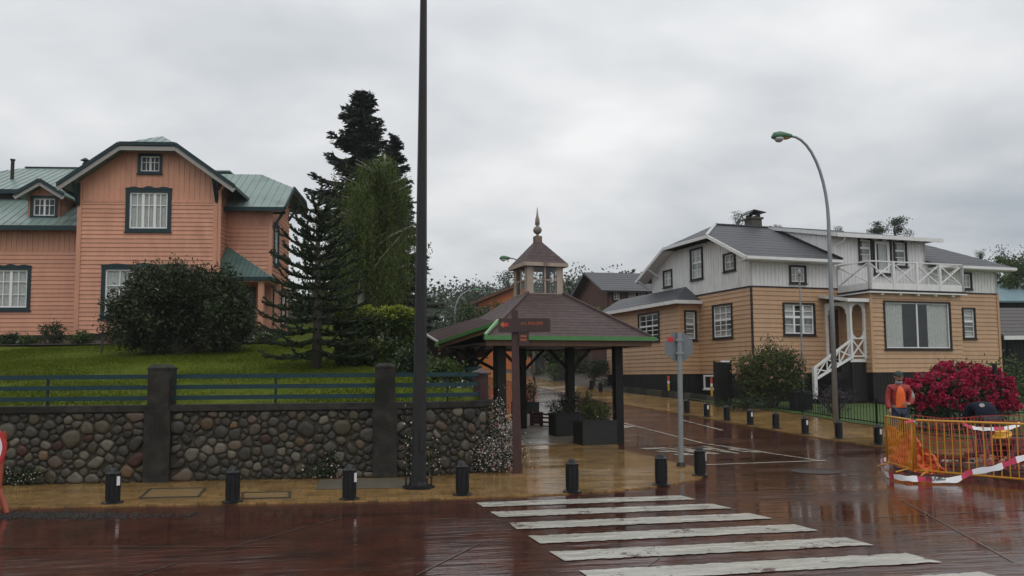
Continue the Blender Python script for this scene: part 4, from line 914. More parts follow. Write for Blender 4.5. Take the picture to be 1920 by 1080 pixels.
# front bay with picture window and balcony
BV = -1.65; BW = Wall(HR, (0, BV), 0.0); b0_ = BW.px(1632, 600)[0]; b1_ = BW.px(1802, 600)[0]; bz = BW.px(1700, 549)[1]
pw = BW.rect(1659, 568, 1780, 653)
clad(BW, b0_, b1_, zb, bz, M_ORANGE, [pw], .178); window(BW, pw, 2, [], sw=.045, tw=.06, curtain='sides', name='picture_window', depth=1.5, mw_=.06)
board_trim(BW, b0_ + .03, zb, bz, M_ORANGE, .12, .05)
BS = Wall(HR, (b0_, 0), R(-90)); clad(BS, 0, 1.65, zb, bz, M_ORANGE, [], .178); BS2 = Wall(HR, (b1_, BV), R(90)); clad(BS2, 0, 1.65, zb, bz, M_ORANGE, [], .178)
skirt(BW, b0_, b1_, -.3, zb); MB().box(b0_, b0_ + .1, BV, 0, -.3, zb).build('skirt_wall', M_SKIRT, HR); MB().box(b1_ - .1, b1_, BV, 0, -.3, zb).build('skirt_wall', M_SKIRT, HR)
MB().box(b0_ - .12, b1_ + .12, BV - .16, 0, bz, bz + .09).build('balcony_floor', M_DKTRIM, HR); MB().box(b0_ - .16, b1_ + .16, BV - .21, -.0, bz - .05, bz).build('balcony_edge', M_WHITE, HR)
for i in range(5): x = b0_ + .5 + i * (b1_ - b0_ - 1) / 4; MB().box(x - .05, x + .05, BV - .16, BV, bz - .12, bz - .05).build('rafter_end', M_WHITE, HR)
bh = BW.px(1632, 489, -.12)[1]; zf = bz + .09
bp_ = [(b0_ - .05, -.02), (b0_ - .05, BV - .10), (b1_ + .05, BV - .10), (b1_ + .05, -.02)]
def balu(a, b, n, posts=True):
    a = Vector((*a, 0)); b = Vector((*b, 0))
    MB().bar(a + Vector((0, 0, bh)), b + Vector((0, 0, bh)), .09, .05).build('balcony_handrail', M_WHITE, HR)
    MB().bar(a + Vector((0, 0, zf + .13)), b + Vector((0, 0, zf + .13)), .05, .26).build('balcony_panel', M_WHITE, HR); z0_ = zf + .26
    for i in range(n + 1): q = a.lerp(b, i / n); MB().box(q.x - .05, q.x + .05, q.y - .05, q.y + .05, zf, bh - .02).build('balcony_post', M_WHITE, HR)
    for i in range(n):
        q0 = a.lerp(b, i / n); q1 = a.lerp(b, (i + 1) / n)
        MB().bar(q0 + Vector((0, 0, z0_)), q1 + Vector((0, 0, bh - .03)), .035, .05).build('balcony_brace', M_WHITE, HR); MB().bar(q1 + Vector((0, .038, z0_)), q0 + Vector((0, .038, bh - .03)), .035, .05).build('balcony_brace', M_WHITE, HR)
balu(bp_[0], bp_[1], 1); balu(bp_[1], bp_[2], 4); balu(bp_[2], bp_[3], 1)
# white porch in the corner left of the bay
PV = -1.38; PW_ = Wall(HR, (0, PV), 0.0); c_u = PW_.px(1594, 600)[0]; r_u = b0_; ptz = PW_.px(1600, 562)[1]; pf = PW_.px(1594, 673)[1]
lw_ = FW.px(1545, 600)[0]
P_ = [(c_u - .3, PV - .25, ptz), (r_u, PV - .25, ptz), (r_u, 0, ptz + .28), (c_u - .3, 0, ptz + .28)]; roof_slab(HR, P_, M_SLATE, .05, 'porch_roof')
MB().box(c_u - .33, r_u, PV - .29, PV - .25, ptz - .1, ptz + .03).build('porch_eave', M_WHITE, HR); MB().bar((c_u - .32, PV - .25, ptz - .03), (c_u - .32, 0, ptz + .25), .04, .12).build('porch_eave', M_WHITE, HR)
def arch(name, O, ang, w, z0, z1, lowpanel):
    Mx = Matrix.Translation((O[0], O[1], 0)) @ Matrix.Rotation(ang, 4, 'Z'); b = MB(); h = z1 - z0; pwid = .09
    b.box(0, pwid, -.045, .045, z0, z1); b.box(w - pwid, w, -.045, .045, z0, z1)
    def fill(top):            # spandrel pieces of the curved opening
        iw = w - 2 * pwid; rr = iw / 2; N = 14; base = z1 - .12 if top else z0 + h * .36
        for k in range(N):
            a = -1 + 2 * k / N; c = -1 + 2 * (k + 1) / N; x0 = pwid + rr + a * rr; x1 = pwid + rr + c * rr
            s = min(math.sqrt(max(0, 1 - a * a)), math.sqrt(max(0, 1 - c * c)))
            cv = min(rr, .35) * (1 - s)
            if top: b.box(x0, x1, -.03, .03, base - cv, z1 - .002)
            else: b.box(x0, x1, -.03, .03, base - .04, base + cv * .9)
    fill(True)
    if lowpanel:
        fill(False); lo = z0 + .08; hi = z0 + h * .36 - .04; b.box(pwid, w - pwid, -.035, .035, lo, lo + .05)
        b.bar((pwid, 0, lo + .05), (w - pwid, 0, hi), .04, .05); b.bar((pwid, .02, hi), (w - pwid, .02, lo + .05), .04, .05)
    b.build(name, M_WHITE, HR, mw=Mx)
arch('porch_arch', (c_u - .04, PV), 0, r_u - c_u + .02, pf, ptz - .05, True); arch('porch_arch', (c_u, 0), R(-90), -PV - .05, pf, ptz - .05, False)
MB().box(c_u - .05, r_u, PV, 0, pf - .12, pf).build('porch_floor', M_WHITE, HR); MB().box(c_u - .02, r_u, PV + .03, -.02, -.3, pf - .12).build('porch_base', M_SKIRT, HR)
x = c_u
while x < r_u - .1: inst('skirt_board', piece(M_SKIRT), HR, Matrix.Translation((x, PV + .01, -.3)) @ sc(.15, .03, pf + .18)); x += .16
MB().box(c_u + .15, r_u - .15, -.06, -.01, pf, pf + 2.0).build('porch_door', mat('red_brown_door', (.045, .014, .010), .35, .2, 8), HR)
n_u, n_z = PW_.px(1527, 690); n_b = PW_.px(1527, 733)[1]
b = MB(); b.bar((n_u, PV, n_z), (c_u, PV, pf + .72), .07, .08); b.build('stair_handrail', M_WHITE, HR)
b = MB(); b.bar((n_u, PV, n_b + .42), (c_u, PV, pf + .06), .06, .09); b.build('stair_lower_rail', M_WHITE, HR)
MB().box(n_u - .07, n_u + .07, PV - .06, PV + .06, n_b - .3, n_z + .05).build('stair_newel', M_WHITE, HR)
for i in range(3):
    f0, f1 = i / 3, (i + 1) / 3; A = Vector((n_u, PV, n_b + .46)); B = Vector((c_u, PV, pf + .1)); C = Vector((n_u, PV, n_z - .03)); D = Vector((c_u, PV, pf + .69))
    MB().bar(A.lerp(B, f0), C.lerp(D, f1), .035, .045).build('stair_brace', M_WHITE, HR); MB().bar(C.lerp(D, f0) + Vector((0, .03, 0)), A.lerp(B, f1) + Vector((0, .03, 0)), .035, .045).build('stair_brace', M_WHITE, HR)
    if i: MB().bar(A.lerp(B, f0), C.lerp(D, f0), .04, .04).build('stair_baluster', M_WHITE, HR)
for i in range(8): f = i / 8; MB().box(n_u + (c_u - n_u) * f, c_u, PV + .05, -.05, -.2, .25 + (pf - .25) * (i + 1) / 8 - .02).build('stair_step', M_SKIRT, HR)
# low side addition on the gable side
AQ = .94; v0 = GD - GW.px(1311, 600)[0]
AS = Wall(HR, (-AQ, v0), 0.0); AF = Wall(HR, (-AQ, v0 + 7.2), R(-90))
az = AF.px(1272, 566)[1]; aw = AF.rect(1199, 589, 1236, 639); as_ = AS.rect(1285, 585, 1303, 636)
clad(AF, 0, 7.2, zb, az, M_ORANGE, [aw], .178); clad(AS, 0, AQ, zb, az, M_ORANGE, [as_], .178)
window(AF, aw, 3, [(.55, .04), .18, .37, .78], curtain=None); window(AS, as_, 1, [(.55, .04), .18, .37, .78]); skirt(AF, 0, 7.2, -.3, zb); skirt(AS, 0, AQ, -.3, zb)
board_trim(AF, 7.15, zb, az, M_ORANGE, .12, .04)
pk = GW.px(1285, 538); pkv = GD - pk[0]; pkz = pk[1]
A0 = (-AQ - .35, v0 - .3, az); A1 = (-AQ - .35, v0 + 7.6, az); A2 = (.0, v0 - .3, az)
P_ = [A0, A1, (.6, v0 + 7.6, pkz + .1), (.0, v0 + 1.1, pkz)]; roof_slab(HR, [A0, A1, (.0, v0 + 7.6, pkz), (.0, v0 + 1.0, pkz)], M_SLATE, .06, 'side_roof'); courses(HR, [A0, A1, (.0, v0 + 7.6, pkz), (.0, v0 + 1.0, pkz)], A0, A1, M_SLATE, .3, .4)
roof_slab(HR, [A0, A2, (0, v0 + 1.0, pkz)], M_SLATE, .06, 'side_roof')
MB().bar((A0[0] - .02, A0[1], az - .03), (A1[0] - .02, A1[1], az - .03), .05, .15).build('eave_board', M_WHITE, HR); MB().bar((A0[0], A0[1] - .02, az - .03), (A2[0], A2[1] - .02, az - .03), .05, .15).build('eave_board', M_WHITE, HR)
MB().box(-AQ, 3, v0 + 7.1, v0 + 7.2, -.3, az + .1).build('back_wall', M_ORANGE, HR)

# ------------------------------------------------------------------ PAVILION with cupola
PB = R(20); pp = atY(912, 633, 18.6); PEZ = pp.z
PV_ = thing('pavilion', 'open wooden pavilion with brown shingle hip roof, glazed cupola and green gutters', 'pavilion', (pp.x, pp.y, 0), PB)
PWL = Wall(PV_, (0, 0), 0.0); S = PWL.px(1222, 633)[0]; h = S / 2
cz0 = PWL.px(1020, 551, h - .5)[1]; ch = .49; t0 = h - ch
cz1 = PWL.px(1020, 492, h - .5)[1]; capz = PWL.px(1012, 452, h)[1]; spz = PWL.px(1012, 389, h)[1]
cor = [(0, 0), (S, 0), (S, S), (0, S)]; cin = [(t0, t0), (S - t0, t0), (S - t0, S - t0), (t0, S - t0)]
for i in range(4):
    a, b = cor[i], cor[(i + 1) % 4]; c, d = cin[(i + 1) % 4], cin[i]
    P_ = [(*a, PEZ + .04), (*b, PEZ + .04), (*c, cz0), (*d, cz0)]
    if i == 3: g_ = .28; zg_ = PEZ + .04 + g_ * (cz0 - PEZ - .04); P_ = [(g_ * t0, S - g_ * t0, zg_), (g_ * t0, g_ * t0, zg_), (*c, cz0), (*d, cz0)]
    roof_slab(PV_, P_, M_SHING, .05); courses(PV_, P_, P_[0], P_[1], M_SHING, .125, .38)
    A = Vector((*a, PEZ + .0)); B = Vector((*b, PEZ + .0)); d_ = (B - A).normalized(); nrm = Vector((d_.y, -d_.x, 0))
    if i == 3: continue
    MB().bar(A + nrm * .05 - d_ * .07, B + nrm * .05 + d_ * .07, .10, .10).build('gutter', M_GREENF, PV_)
    MB().bar(A - nrm * .03 + Vector((0, 0, -.11)), B - nrm * .03 + Vector((0, 0, -.11)), .04, .13).build('fascia', M_WOODBR, PV_)
    MB().bar((*a, PEZ + .06), (*d, cz0 + .03), .11, .05).build('hip_cap', M_SHING, PV_)
MB().prism([(0.06, 0.06, PEZ - .12), (S - .06, 0.06, PEZ - .12), (S - .06, S - .06, PEZ - .12), (0.06, S - .06, PEZ - .12)], (0, 0, .03)).build('ceiling', M_DKTRIM, PV_)
# cupola: corner boards, mullioned panes on four sides, hip roof, ball and spire
for i in range(4):
    ang = i * math.pi / 2; Wc = Wall(PV_, (h + (-ch) * math.cos(ang) + ch * math.sin(ang), h + (-ch) * math.sin(ang) - ch * math.cos(ang)), ang); w = 2 * ch
    b = MB(); cb = .17; zl, zh = cz0 - .04, cz1
    b.box(0, cb, 0, .04, zl, zh); b.box(w - cb, w - .002, 0, .04, zl, zh); b.box(cb, w - cb, 0, .04, zh - .10, zh); b.box(cb, w - cb, .002, .04, zl, zl + .06); b.build('cupola_frame', M_CUP, PV_, mw=Wc.M)
    b = MB(); b.box(w / 2 - .02, w / 2 + .02, .004, .036, zl + .06, zh - .10); zm = zl + .06 + (zh - zl - .16) * .5; b.box(cb, w - cb, .006, .034, zm - .015, zm + .015); b.build('cupola_mullion', M_CUP, PV_, mw=Wc.M)
    for xa, xb in ((cb, w / 2 - .02), (w / 2 + .02, w - cb)):
        for za, zb_ in ((zl + .06, zm - .015), (zm + .015, zh - .10)): MB().box(xa, xb, .018, .023, za, zb_).build('pane', GLASS, PV_, mw=Wc.M)
e = ch + .09
P4_ = [(h - e, h - e), (h + e, h - e), (h + e, h + e), (h - e, h + e)]
for i in range(4):
    a, b = P4_[i], P4_[(i + 1) % 4]; P_ = [(*a, cz1 - .02), (*b, cz1 - .02), (h, h, capz + .06)]; roof_slab(PV_, P_, M_SHING, .04, 'cupola_roof'); courses(PV_, P_, P_[0], P_[1], M_SHING, .12, .35)
    MB().bar((*a, cz1 - .06), (*b, cz1 - .06), .05, .09).build('cupola_eave', M_CUP, PV_)
MB().box(h - .09, h + .09, h - .09, h + .09, capz - .08, capz + .12).build('finial_block', mat('finial_brown', (.16, .10, .075), .5, .2, 8), PV_)
zb_ = capz + .12; L_ = spz - zb_
MB().lathe([(.05, 0), (.035, .04), (.035, .07)] + [(.105 * math.sin(math.pi * k / 8) + .01, .16 - .105 * math.cos(math.pi * k / 8)) for k in range(1, 8)] + [(.03, .27), (.065, .31), (.055, .45), (.030, L_ * .7), (.006, L_)], (h, h, zb_), 12).build('spire', mat('spire_grey', (.20, .17, .14), .5, .3, 8), PV_, True)
# posts (square timber) with knee braces
def post(u, v, w=.20):
    q = PV_.location + Vector((math.cos(PB) * u - math.sin(PB) * v, math.sin(PB) * u + math.cos(PB) * v, 0)); g_ = gz(q.x, q.y)
    o = MB().box(u - w / 2, u + w / 2, v - w / 2, v + w / 2, g_ - .1, PEZ - .12).build('post', M_SKIRT, PV_); return o
M_POST = M_SKIRT
ppos = [(.55, .62), (S - .62, .62), (S - .75, 3.2), (.62, 3.3)]
for u, v_ in ppos: post(u, v_)
for u, v_ in ppos[2:] + [(h + .2, S - .4)]:
    for s in (-1, 1): MB().bar((u, v_, PEZ - .75), (u + s * .62, v_, PEZ - .15), .07).build('knee_brace', M_SKIRT, PV_)
post(h + .2, S - .4, .15)
# covered walk roof leaving the pavilion to the left
inv = (Matrix.Translation(PV_.location) @ Matrix.Rotation(PB, 4, 'Z')).inverted()
A = inv @ atY(903, 609, 19.2); B = inv @ atY(822, 641, 22.6); C = inv @ atY(797, 625, 24.2); D = inv @ atY(897, 602, 20.2); D2 = inv @ atY(960, 566, 21.4)
D2 = inv @ atY(899, 601, 20.9); A = Vector((.28 * t0 - .03, .28 * t0 - .05, PEZ + .06 + .28 * (cz0 - PEZ)))
P_ = [A, B, C, D2]; roof_slab(PV_, P_, M_SHING, .06, 'walkway_roof'); courses(PV_, P_, A, B, M_SHING, .12, .35)
MB().bar(A + Vector((0, 0, -.03)), B + Vector((0, 0, -.03)), .06, .09).build('gutter', M_GREENF, PV_); MB().bar(A + Vector((.03, .03, -.13)), B + Vector((.03, .03, -.13)), .04, .10).build('fascia', M_WOODBR, PV_)
MB().bar(A + Vector((0, 0, .02)), Vector((-.04, -.05, PEZ + .05)), .05, .08).build('gutter', mat('pale_green_fascia', (.22, .40, .2), .35, .1, 6), PV_)
MB().bar(B + Vector((0, 0, 0)), C, .07, .05).build('flashing', M_CURT, PV_)
bk = Vector((.9, 2.0, -.8)); roof_slab(PV_, [C, D2, D2 + bk, C + bk], M_SHING, .06, 'walkway_roof')
for f in (.12, .92):
    q = A.lerp(B, f) + Vector((.35, .35, 0)); wq = PV_.location + Matrix.Rotation(PB, 3, 'Z') @ q; MB().box(q.x - .12, q.x + .12, q.y - .12, q.y + .12, gz(wq.x, wq.y) - .1, q.z - .15).build('post', M_SKIRT, PV_)
q = A.lerp(B, .12) + Vector((.35, .35, 0)); q2 = A.lerp(B, .92) + Vector((.35, .35, 0))
MB().bar(q + Vector((0, 0, -.15)), q2 + Vector((0, 0, -1.0)), .07).build('knee_brace', M_SKIRT, PV_); MB().bar(q2 + Vector((0, 0, -.15)), q + Vector((0, .1, -1.1)), .06).build('knee_brace', M_SKIRT, PV_)

# ------------------------------------------------------------------ posts and poles
p = gp(785, 915)
tpole = thing('tall_pole', 'very tall dark grey tapering pole on a bolted base, running out of the top', 'pole', (p.x, p.y, 0))
MB().tube([(0, 0, .05), (.03, 0, 2.5), (.085, 0, 9.2)], [.112, .092, .040], 8).build('shaft', M_POLE, tpole)
MB().lathe([(.24, 0.0), (.24, .035), (.15, .05), (.13, .10)], n=8).build('base_plate', M_BLACK, tpole)
for k in range(6): a = k * math.pi / 3 + .3; MB().lathe([(.014, 0), (.014, .11), (.02, .11), (.02, .13)], (.19 * math.cos(a), .19 * math.sin(a), .03), 6).build('anchor_bolt', M_POLE, tpole)
MB().box(.03, .10, -.115, -.06, .55, .85).build('access_door', M_POLE, tpole)

def street_lamp(loc, H, reach, ang, label, g=None, kind='near'):
    r = thing('street_lamp', label, 'street lamp', loc, ang, g); zb = H * .70; pts = [(0, 0, 0), (0, 0, H * .45), (0, 0, zb)]
    for k in range(1, 11):
        a = math.pi / 2 * k / 10; pts.append((-reach * (1 - math.cos(a)), 0, zb + (H - zb) * math.sin(a)))
    MB().tube(pts, [.085, .07, .055] + [.05 - .0015 * k for k in range(10)], 8).build('pole', M_GALV, r, True)
    b = MB(); b.tube([(-reach + .05, 0, H), (-reach - .12, 0, H + .02), (-reach - .30, 0, H + .03), (-reach - .46, 0, H + .005), (-reach - .55, 0, H - .05)], [.05, .085, .12, .11, .03], 10); b.build('lamp_housing', mat('lamp_green', (.05, .16, .08), .35, .15, 6), r, True)
    b = MB(); b.tube([(-reach + .0, 0, H - .04), (-reach - .12, 0, H - .05), (-reach - .50, 0, H - .07)], [.03, .06, .03], 8); b.build('lamp_trim', mat('lamp_orange', (.30, .12, .03), .4, .15, 6), r, True)
    b = MB(); b.lathe([(.14, 0), (.13, -.05), (.09, -.10), (.03, -.12)], (-reach - .33, 0, H - .06), 12); b.build('lamp_lens', mat('lamp_lens', (.42, .43, .44), .2, .1, 6), r, True)
    return r
p = gp(1568, 800); H = atY(1500, 255, p.y).z - p.z
q = atY(1437, 258, p.y)
street_lamp(p, H, (p.x - q.x) - .35 - .35, 0, 'tall curved street lamp with green head before the ochre house')
p = atY(853, 600, 62); q = atY(838, 543, 62)
r = street_lamp((p.x, p.y, gz(p.x, p.y) ), q.z - gz(p.x, p.y), 1.4, R(200), 'distant curved street lamp left of the orange house, before the wooded hill')
p = atY(1000, 600, 46); q = atY(945, 484, 46)
r = street_lamp((p.x, p.y, gz(p.x, p.y)), q.z - gz(p.x, p.y), p.x - q.x - .3, 0, 'street lamp whose green head shows left of the pavilion cupola')

# finger post
p = gp(970, 887)
fp = thing('finger_post', 'brown wooden finger post with direction board beside the pavilion', 'signpost', (p.x, p.y, 0), R(3))
tp_ = atY(965, 583, p.y); lean = tp_.x - p.x
b = MB(); b.add([(-.075, -.075, 0), (.075, -.075, 0), (.075, .075, 0), (-.075, .075, 0), (lean - .055, -.055, tp_.z), (lean + .055, -.055, tp_.z), (lean + .055, .055, tp_.z), (lean - .055, .055, tp_.z)], [(3, 2, 1, 0), (4, 5, 6, 7), (0, 1, 5, 4), (1, 2, 6, 5), (2, 3, 7, 6), (3, 0, 4, 7)]); b.build('post', M_SIGN, fp)
bl = atY(934, 598, p.y); br = atY(1031, 623, p.y); xa, xb, za, zb2 = bl.x - p.x, br.x - p.x, br.z, bl.z
def rrect(x0, x1, z0, z1, r_, y): return [(x + r_ * math.cos(a), y, z + r_ * math.sin(a)) for x, z, a0_ in ((x1 - r_, z1 - r_, 0), (x0 + r_, z1 - r_, 90), (x0 + r_, z0 + r_, 180), (x1 - r_, z0 + r_, 270)) for a in [R(a0_ + 30 * k) for k in range(4)]]
M_BOARD = mat('sign_board_brown', (0.040, 0.018, 0.016), .4, .25, 8, .1, 40)
bo = MB().prism(rrect(xa, xb, za, zb2, .03, -.13), (0, .045, 0)).build('direction_board', M_BOARD, fp)
M_LET = mat('orange_letters', (0.30, 0.075, 0.028), .5, .25, 20); M_ARW = mat('orange_arrow', (0.42, 0.15, 0.03), .5, .2, 20)
fr = lambda x, z, y=-.133: axes((1, 0, 0), (0, 0, 1), (0, -1, 0), (x, y, z))
zc_ = (za + zb2) / 2 + .01
text_mesh('lettering', 'AV. PHILIPPI', .085, M_LET, bo, fr(xa + .64 * (xb - xa), zc_ + .015) @ sc(.86, 1, 1), .002)
MB().prism([(xa + .03, -.131, zc_), (xa + .085, -.131, zc_ + .055), (xa + .085, -.131, zc_ - .055)], (0, -.006, 0)).build('arrow', M_ARW, bo)
MB().prism([(xa + .086, -.131, zc_ - .035), (xa + .17, -.131, zc_ - .03), (xa + .17, -.131, zc_ + .03), (xa + .086, -.131, zc_ + .035)], (0, -.005, 0)).build('arrow_tail', M_RED, bo)
s2a = atY(972, 623, p.y); s2b = atY(991, 646, p.y)
so_ = MB().box(s2a.x - p.x, s2b.x - p.x, -.12, -.08, s2b.z, s2a.z - .006).build('small_board', M_BOARD, fp)
for zz in (.06, .12): MB().box(s2a.x - p.x + .025, s2b.x - p.x - .04, -.124, -.119, s2b.z + zz, s2b.z + zz + .035).build('symbol', M_LET, so_)
# stop sign seen from behind
p = gp(1277, 874); zc2 = atY(1274, 650, p.y)
ss = thing('stop_sign', 'octagonal stop sign seen from its grey back on a galvanised pole', 'road sign', (p.x, p.y, 0))
MB().tube([(0, 0, 0), (zc2.x - p.x + .005, 0, zc2.z + .27)], .048, 10).build('pole', M_GALV, ss)
rr_ = 28.5 / F * p.y; M_BACK = mat('sign_back', (.17, .19, .205), .45, .12, 6, metal=.2)
pl = MB().prism([(zc2.x - p.x + rr_ * math.cos(R(22.5 + 45 * k)), .055, zc2.z + rr_ * math.sin(R(22.5 + 45 * k))) for k in range(8)], (0, .012, 0)).build('plate', M_BACK, ss)
MB().box(zc2.x - p.x - .21, zc2.x - p.x - .10, .050, .0545, zc2.z + .09, zc2.z + .18).build('sticker', M_RED, pl)
for zz in (.12, -.12): MB().box(zc2.x - p.x - .07, zc2.x - p.x + .07, -.055, .056, zc2.z + zz - .02, zc2.z + zz + .02).build('clamp', M_GALV, ss)
MB().lathe([(.085, 0), (.085, .015), (.06, .07)], n=10).build('base_collar', M_BLACK, ss)

# bollards
def make_bollard(refl):
    r = thing('bollard', 'x', 'bollard')
    MB().lathe([(.092, .02), (.092, .375), (.098, .385), (.098, .40), (.075, .412), (.062, .43), (.045, .455), (.02, .47), (.004, .473)], n=10, rot=R(18)).build('shaft', M_BLACK, r)
    MB().lathe([(.14, 0), (.14, .016), (.105, .028)], n=10, rot=R(18)).build('base_flange', M_BLACK, r)
    for k in range(10):
        a = R(18 + 36 * k + 18); c_, s_ = math.cos(a), math.sin(a); rr = .0885
        MB().box(-.018, .018, -.004, .004, .07, .34).build('flute', mat('bollard_panel', (.010, .0105, .012), .35, .2, 10, spec=.3), r, mw=axes((-s_, c_, 0), (-c_, -s_, 0), (0, 0, 1), (rr * c_, rr * s_, 0)))
    if refl is not None:
        a = R(refl); c_, s_ = math.cos(a), math.sin(a); MB().box(-.022, .022, -.006, .006, .24, .36).build('reflector', M_PWHITE, r, mw=axes((-s_, c_, 0), (-c_, -s_, 0), (0, 0, 1), (.098 * c_, .098 * s_, 0)))
    return r
front = [(211, 943, -25), (436, 941, None), (655, 936, -25), (867, 928, None), (1073, 922, None), (1240, 909, None), (1313, 891, -10)]
fl = ['black bollard with white reflector, leftmost of the front row', 'black bollard between the two access covers, second of the front row', 'black bollard with white reflector left of the tall pole',
      'black bollard just right of the tall pole before the white flowers', 'black bollard at the far edge of the crossing, right of the finger post', 'black bollard standing left of the stop sign pole', 'black bollard just right of the stop sign pole']
back = [(1288, 774, None), (1325, 781, -75), (1363, 788, None), (1407, 796, -75), (1455, 803, None), (1510, 813, -75), (1573, 822, None), (1647, 833, -75)]
bk_l = ['black bollard nearest the stop sign in the row along the far kerb', 'second bollard from the stop sign along the far kerb, with white reflector', 'third bollard from the stop sign along the far kerb, plain black', 'fourth bollard from the stop sign along the far kerb, with white reflector',
        'plain black bollard left of the bollard next to the street lamp pair', 'bollard with white reflector just left of the curved street lamp', 'plain black bollard in front of the curved street lamp foot', 'bollard with white reflector just left of the yellow barrier']
bk_l[4] = 'fifth bollard from the stop sign along the far kerb, plain black'
protos = {}
def put_bollard(px, py, refl, label, group):
    p = gp(px, py)
    if refl in protos: r = copy_tree(protos[refl])
    else: r = make_bollard(refl); protos[refl] = r
    r.location = (p.x, p.y, p.z - .004); tag(r, label, 'bollard', group)
for (x, y, rf), l in zip(front, fl): put_bollard(x, y, rf, l, 'bollards along the near kerb')
for (x, y, rf), l in zip(back, bk_l): put_bollard(x, y, rf, l, 'bollards along the far kerb')
for (x, y, l) in [(1153, 742, 'far bollard just right of the right pavilion post'), (1126, 735, 'far bollard seen between the two right pavilion posts, nearer one'), (1109, 730, 'far bollard seen between the two right pavilion posts, farther one'), (1073, 722, 'farthest bollard, seen left of the inner right pavilion post')]: put_bollard(x, y, None, l, 'bollards up the side street')
# marker posts by the ochre house
for (x, y, yt, l) in [(1254, 742, 705, 'yellow marker post with red top left of the stop sign'), (1335, 752, 708, 'yellow marker post with red top right of the stop sign')]:
    p = gp(x, y); zt_ = atY(x, yt, p.y).z; r = thing('marker_post', l, 'marker post', p, 0, 'yellow marker posts'); hh = zt_ - p.z
    MB().lathe([(.045, 0), (.045, hh * .62)], n=10).build('shaft', mat('marker_yellow', (.55, .33, .03), .4, .15, 8), r); MB().lathe([(.0455, hh * .62), (.0455, hh * .75)], n=10).build('white_band', M_PWHITE, r); MB().lathe([(.0458, hh * .75), (.0458, hh - .02), (.03, hh)], n=10).build('red_band', mat('marker_red', (.50, .08, .03), .4, .15, 8), r)
# planter boxes
M_PLANT = mat('planter_black', (.011, .011, .0105), .55, .3, 6, .2, 30)
def planter(x0, x1, yb, yt, d, label):
    a = gp(x0, yb); b = gp(x1, yb); zt_ = atY((x0 + x1) / 2, yt, (a.y + b.y) / 2).z; z0_ = min(a.z, b.z) - .03; w = (b - a).length; ang = math.atan2(b.y - a.y, b.x - a.x)
    r = thing('planter', label, 'planter', (a.x, a.y, z0_), PB, 'black planters under the pavilion'); hh = zt_ - z0_; w = (b.x - a.x) / math.cos(PB) * .97
    b_ = MB(); t_ = .05; b_.box(0, w, 0, t_, 0, hh).box(0, w, d - t_, d, 0, hh).box(0, t_, t_, d - t_, 0, hh).box(w - t_, w, t_, d - t_, 0, hh); b_.build('box', M_PLANT, r)
    MB().box(-.015, w + .015, -.015, .055, hh, hh + .03).box(-.015, w + .015, d - .055, d + .015, hh, hh + .03).build('rim', M_PLANT, r); MB().box(t_, w - t_, t_, d - t_, hh - .2, hh - .08).build('soil', M_EARTH, r)
    return r, w, hh, d
PL1 = planter(1093, 1162, 836, 791, .55, 'black planter box at the foot of the right pavilion post')
PL2 = planter(1043, 1124, 819, 777, .5, 'black planter box left of and behind the corner planter')
PL3 = planter(970, 1013, 796, 756, .5, 'small black planter box just right of the finger post')
# short red rack of slatted posts between the planters
p = gp(1033, 803)
rk = thing('slatted_rack', 'low red-brown wooden rack with upright slats between the planters', 'rack', (p.x, p.y, 0), R(30))
M_RACK = mat('red_brown_wood', (.085, .022, .018), .4, .25, 8)
for i in range(5): x = -.12 + i * .13; y = .8 - i * .28; MB().box(x - .04, x + .04, y - .04, y + .04, 0, .66 - .02 * i).build('upright', M_RACK, rk)
for i in range(4):
    for z in (.12, .24, .36, .48, .58): MB().bar((-.12 + i * .13, .8 - i * .28, z), (-.12 + (i + 1) * .13, .8 - (i + 1) * .28, z - .01), .02, .05).build('slat', M_RACK, rk)
MB().box(-.29, -.24, .72, .80, 0, .58).build('white_panel', M_PWHITE, rk)
# litter bins / dark boxes up the street
for (x, y, yt, w, l) in [(1055, 712, 684, 26, 'dark utility cabinet up the street seen through the pavilion'), (1008, 702, 672, 22, 'smaller dark cabinet beside the planted verge up the street')]:
    p = gp(x, y); hh = atY(x, yt, p.y).z - p.z; ww = w / F * p.y; r = thing('utility_cabinet', l, 'cabinet', p, R(10)); MB().box(-ww / 2, ww / 2, -.3, .3, 0, hh).build('body', M_PLANT, r); MB().box(-ww / 2 - .03, ww / 2 + .03, -.33, .33, hh, hh + .06).build('lid', M_PLANT, r); MB().box(-.01, .01, -.305, -.3, .1, hh - .05).build('door_gap', M_BLACK, r); MB().box(.04, .07, -.315, -.3, hh * .5, hh * .6).build('handle', M_GALV, r)

# ------------------------------------------------------------------ VEGETATION
def unit(a): return a / np.maximum(1e-9, np.linalg.norm(a, axis=1, keepdims=True))
def leaf_mesh(name, C, L, Wd, m, parent, T=None, spread=1.0, mw=None, fold=0.0):
    n = len(C); r = unit(RNG.normal(size=(n, 3)))
    T = r if T is None else unit(T + spread * r)
    B = unit(np.cross(T, unit(RNG.normal(size=(n, 3)))))
    L = np.asarray(L) * RNG.uniform(.7, 1.3, n); Wd = np.asarray(Wd) * RNG.uniform(.7, 1.3, n)
    t = T * L[:, None] / 2; b = B * Wd[:, None] / 2
    V = np.stack([C - t, C + b + t * .1, C + t, C - b + t * .1], 1).reshape(-1, 3)
    return raw(name, V, np.arange(4 * n).reshape(-1, 4), m, parent, mw=mw)
def leafmat(name, col, isl=.45, trans=.25, rough=.45): return mat(name, col, rough, .25, 1.2, island=isl, trans=trans, spec=.28)
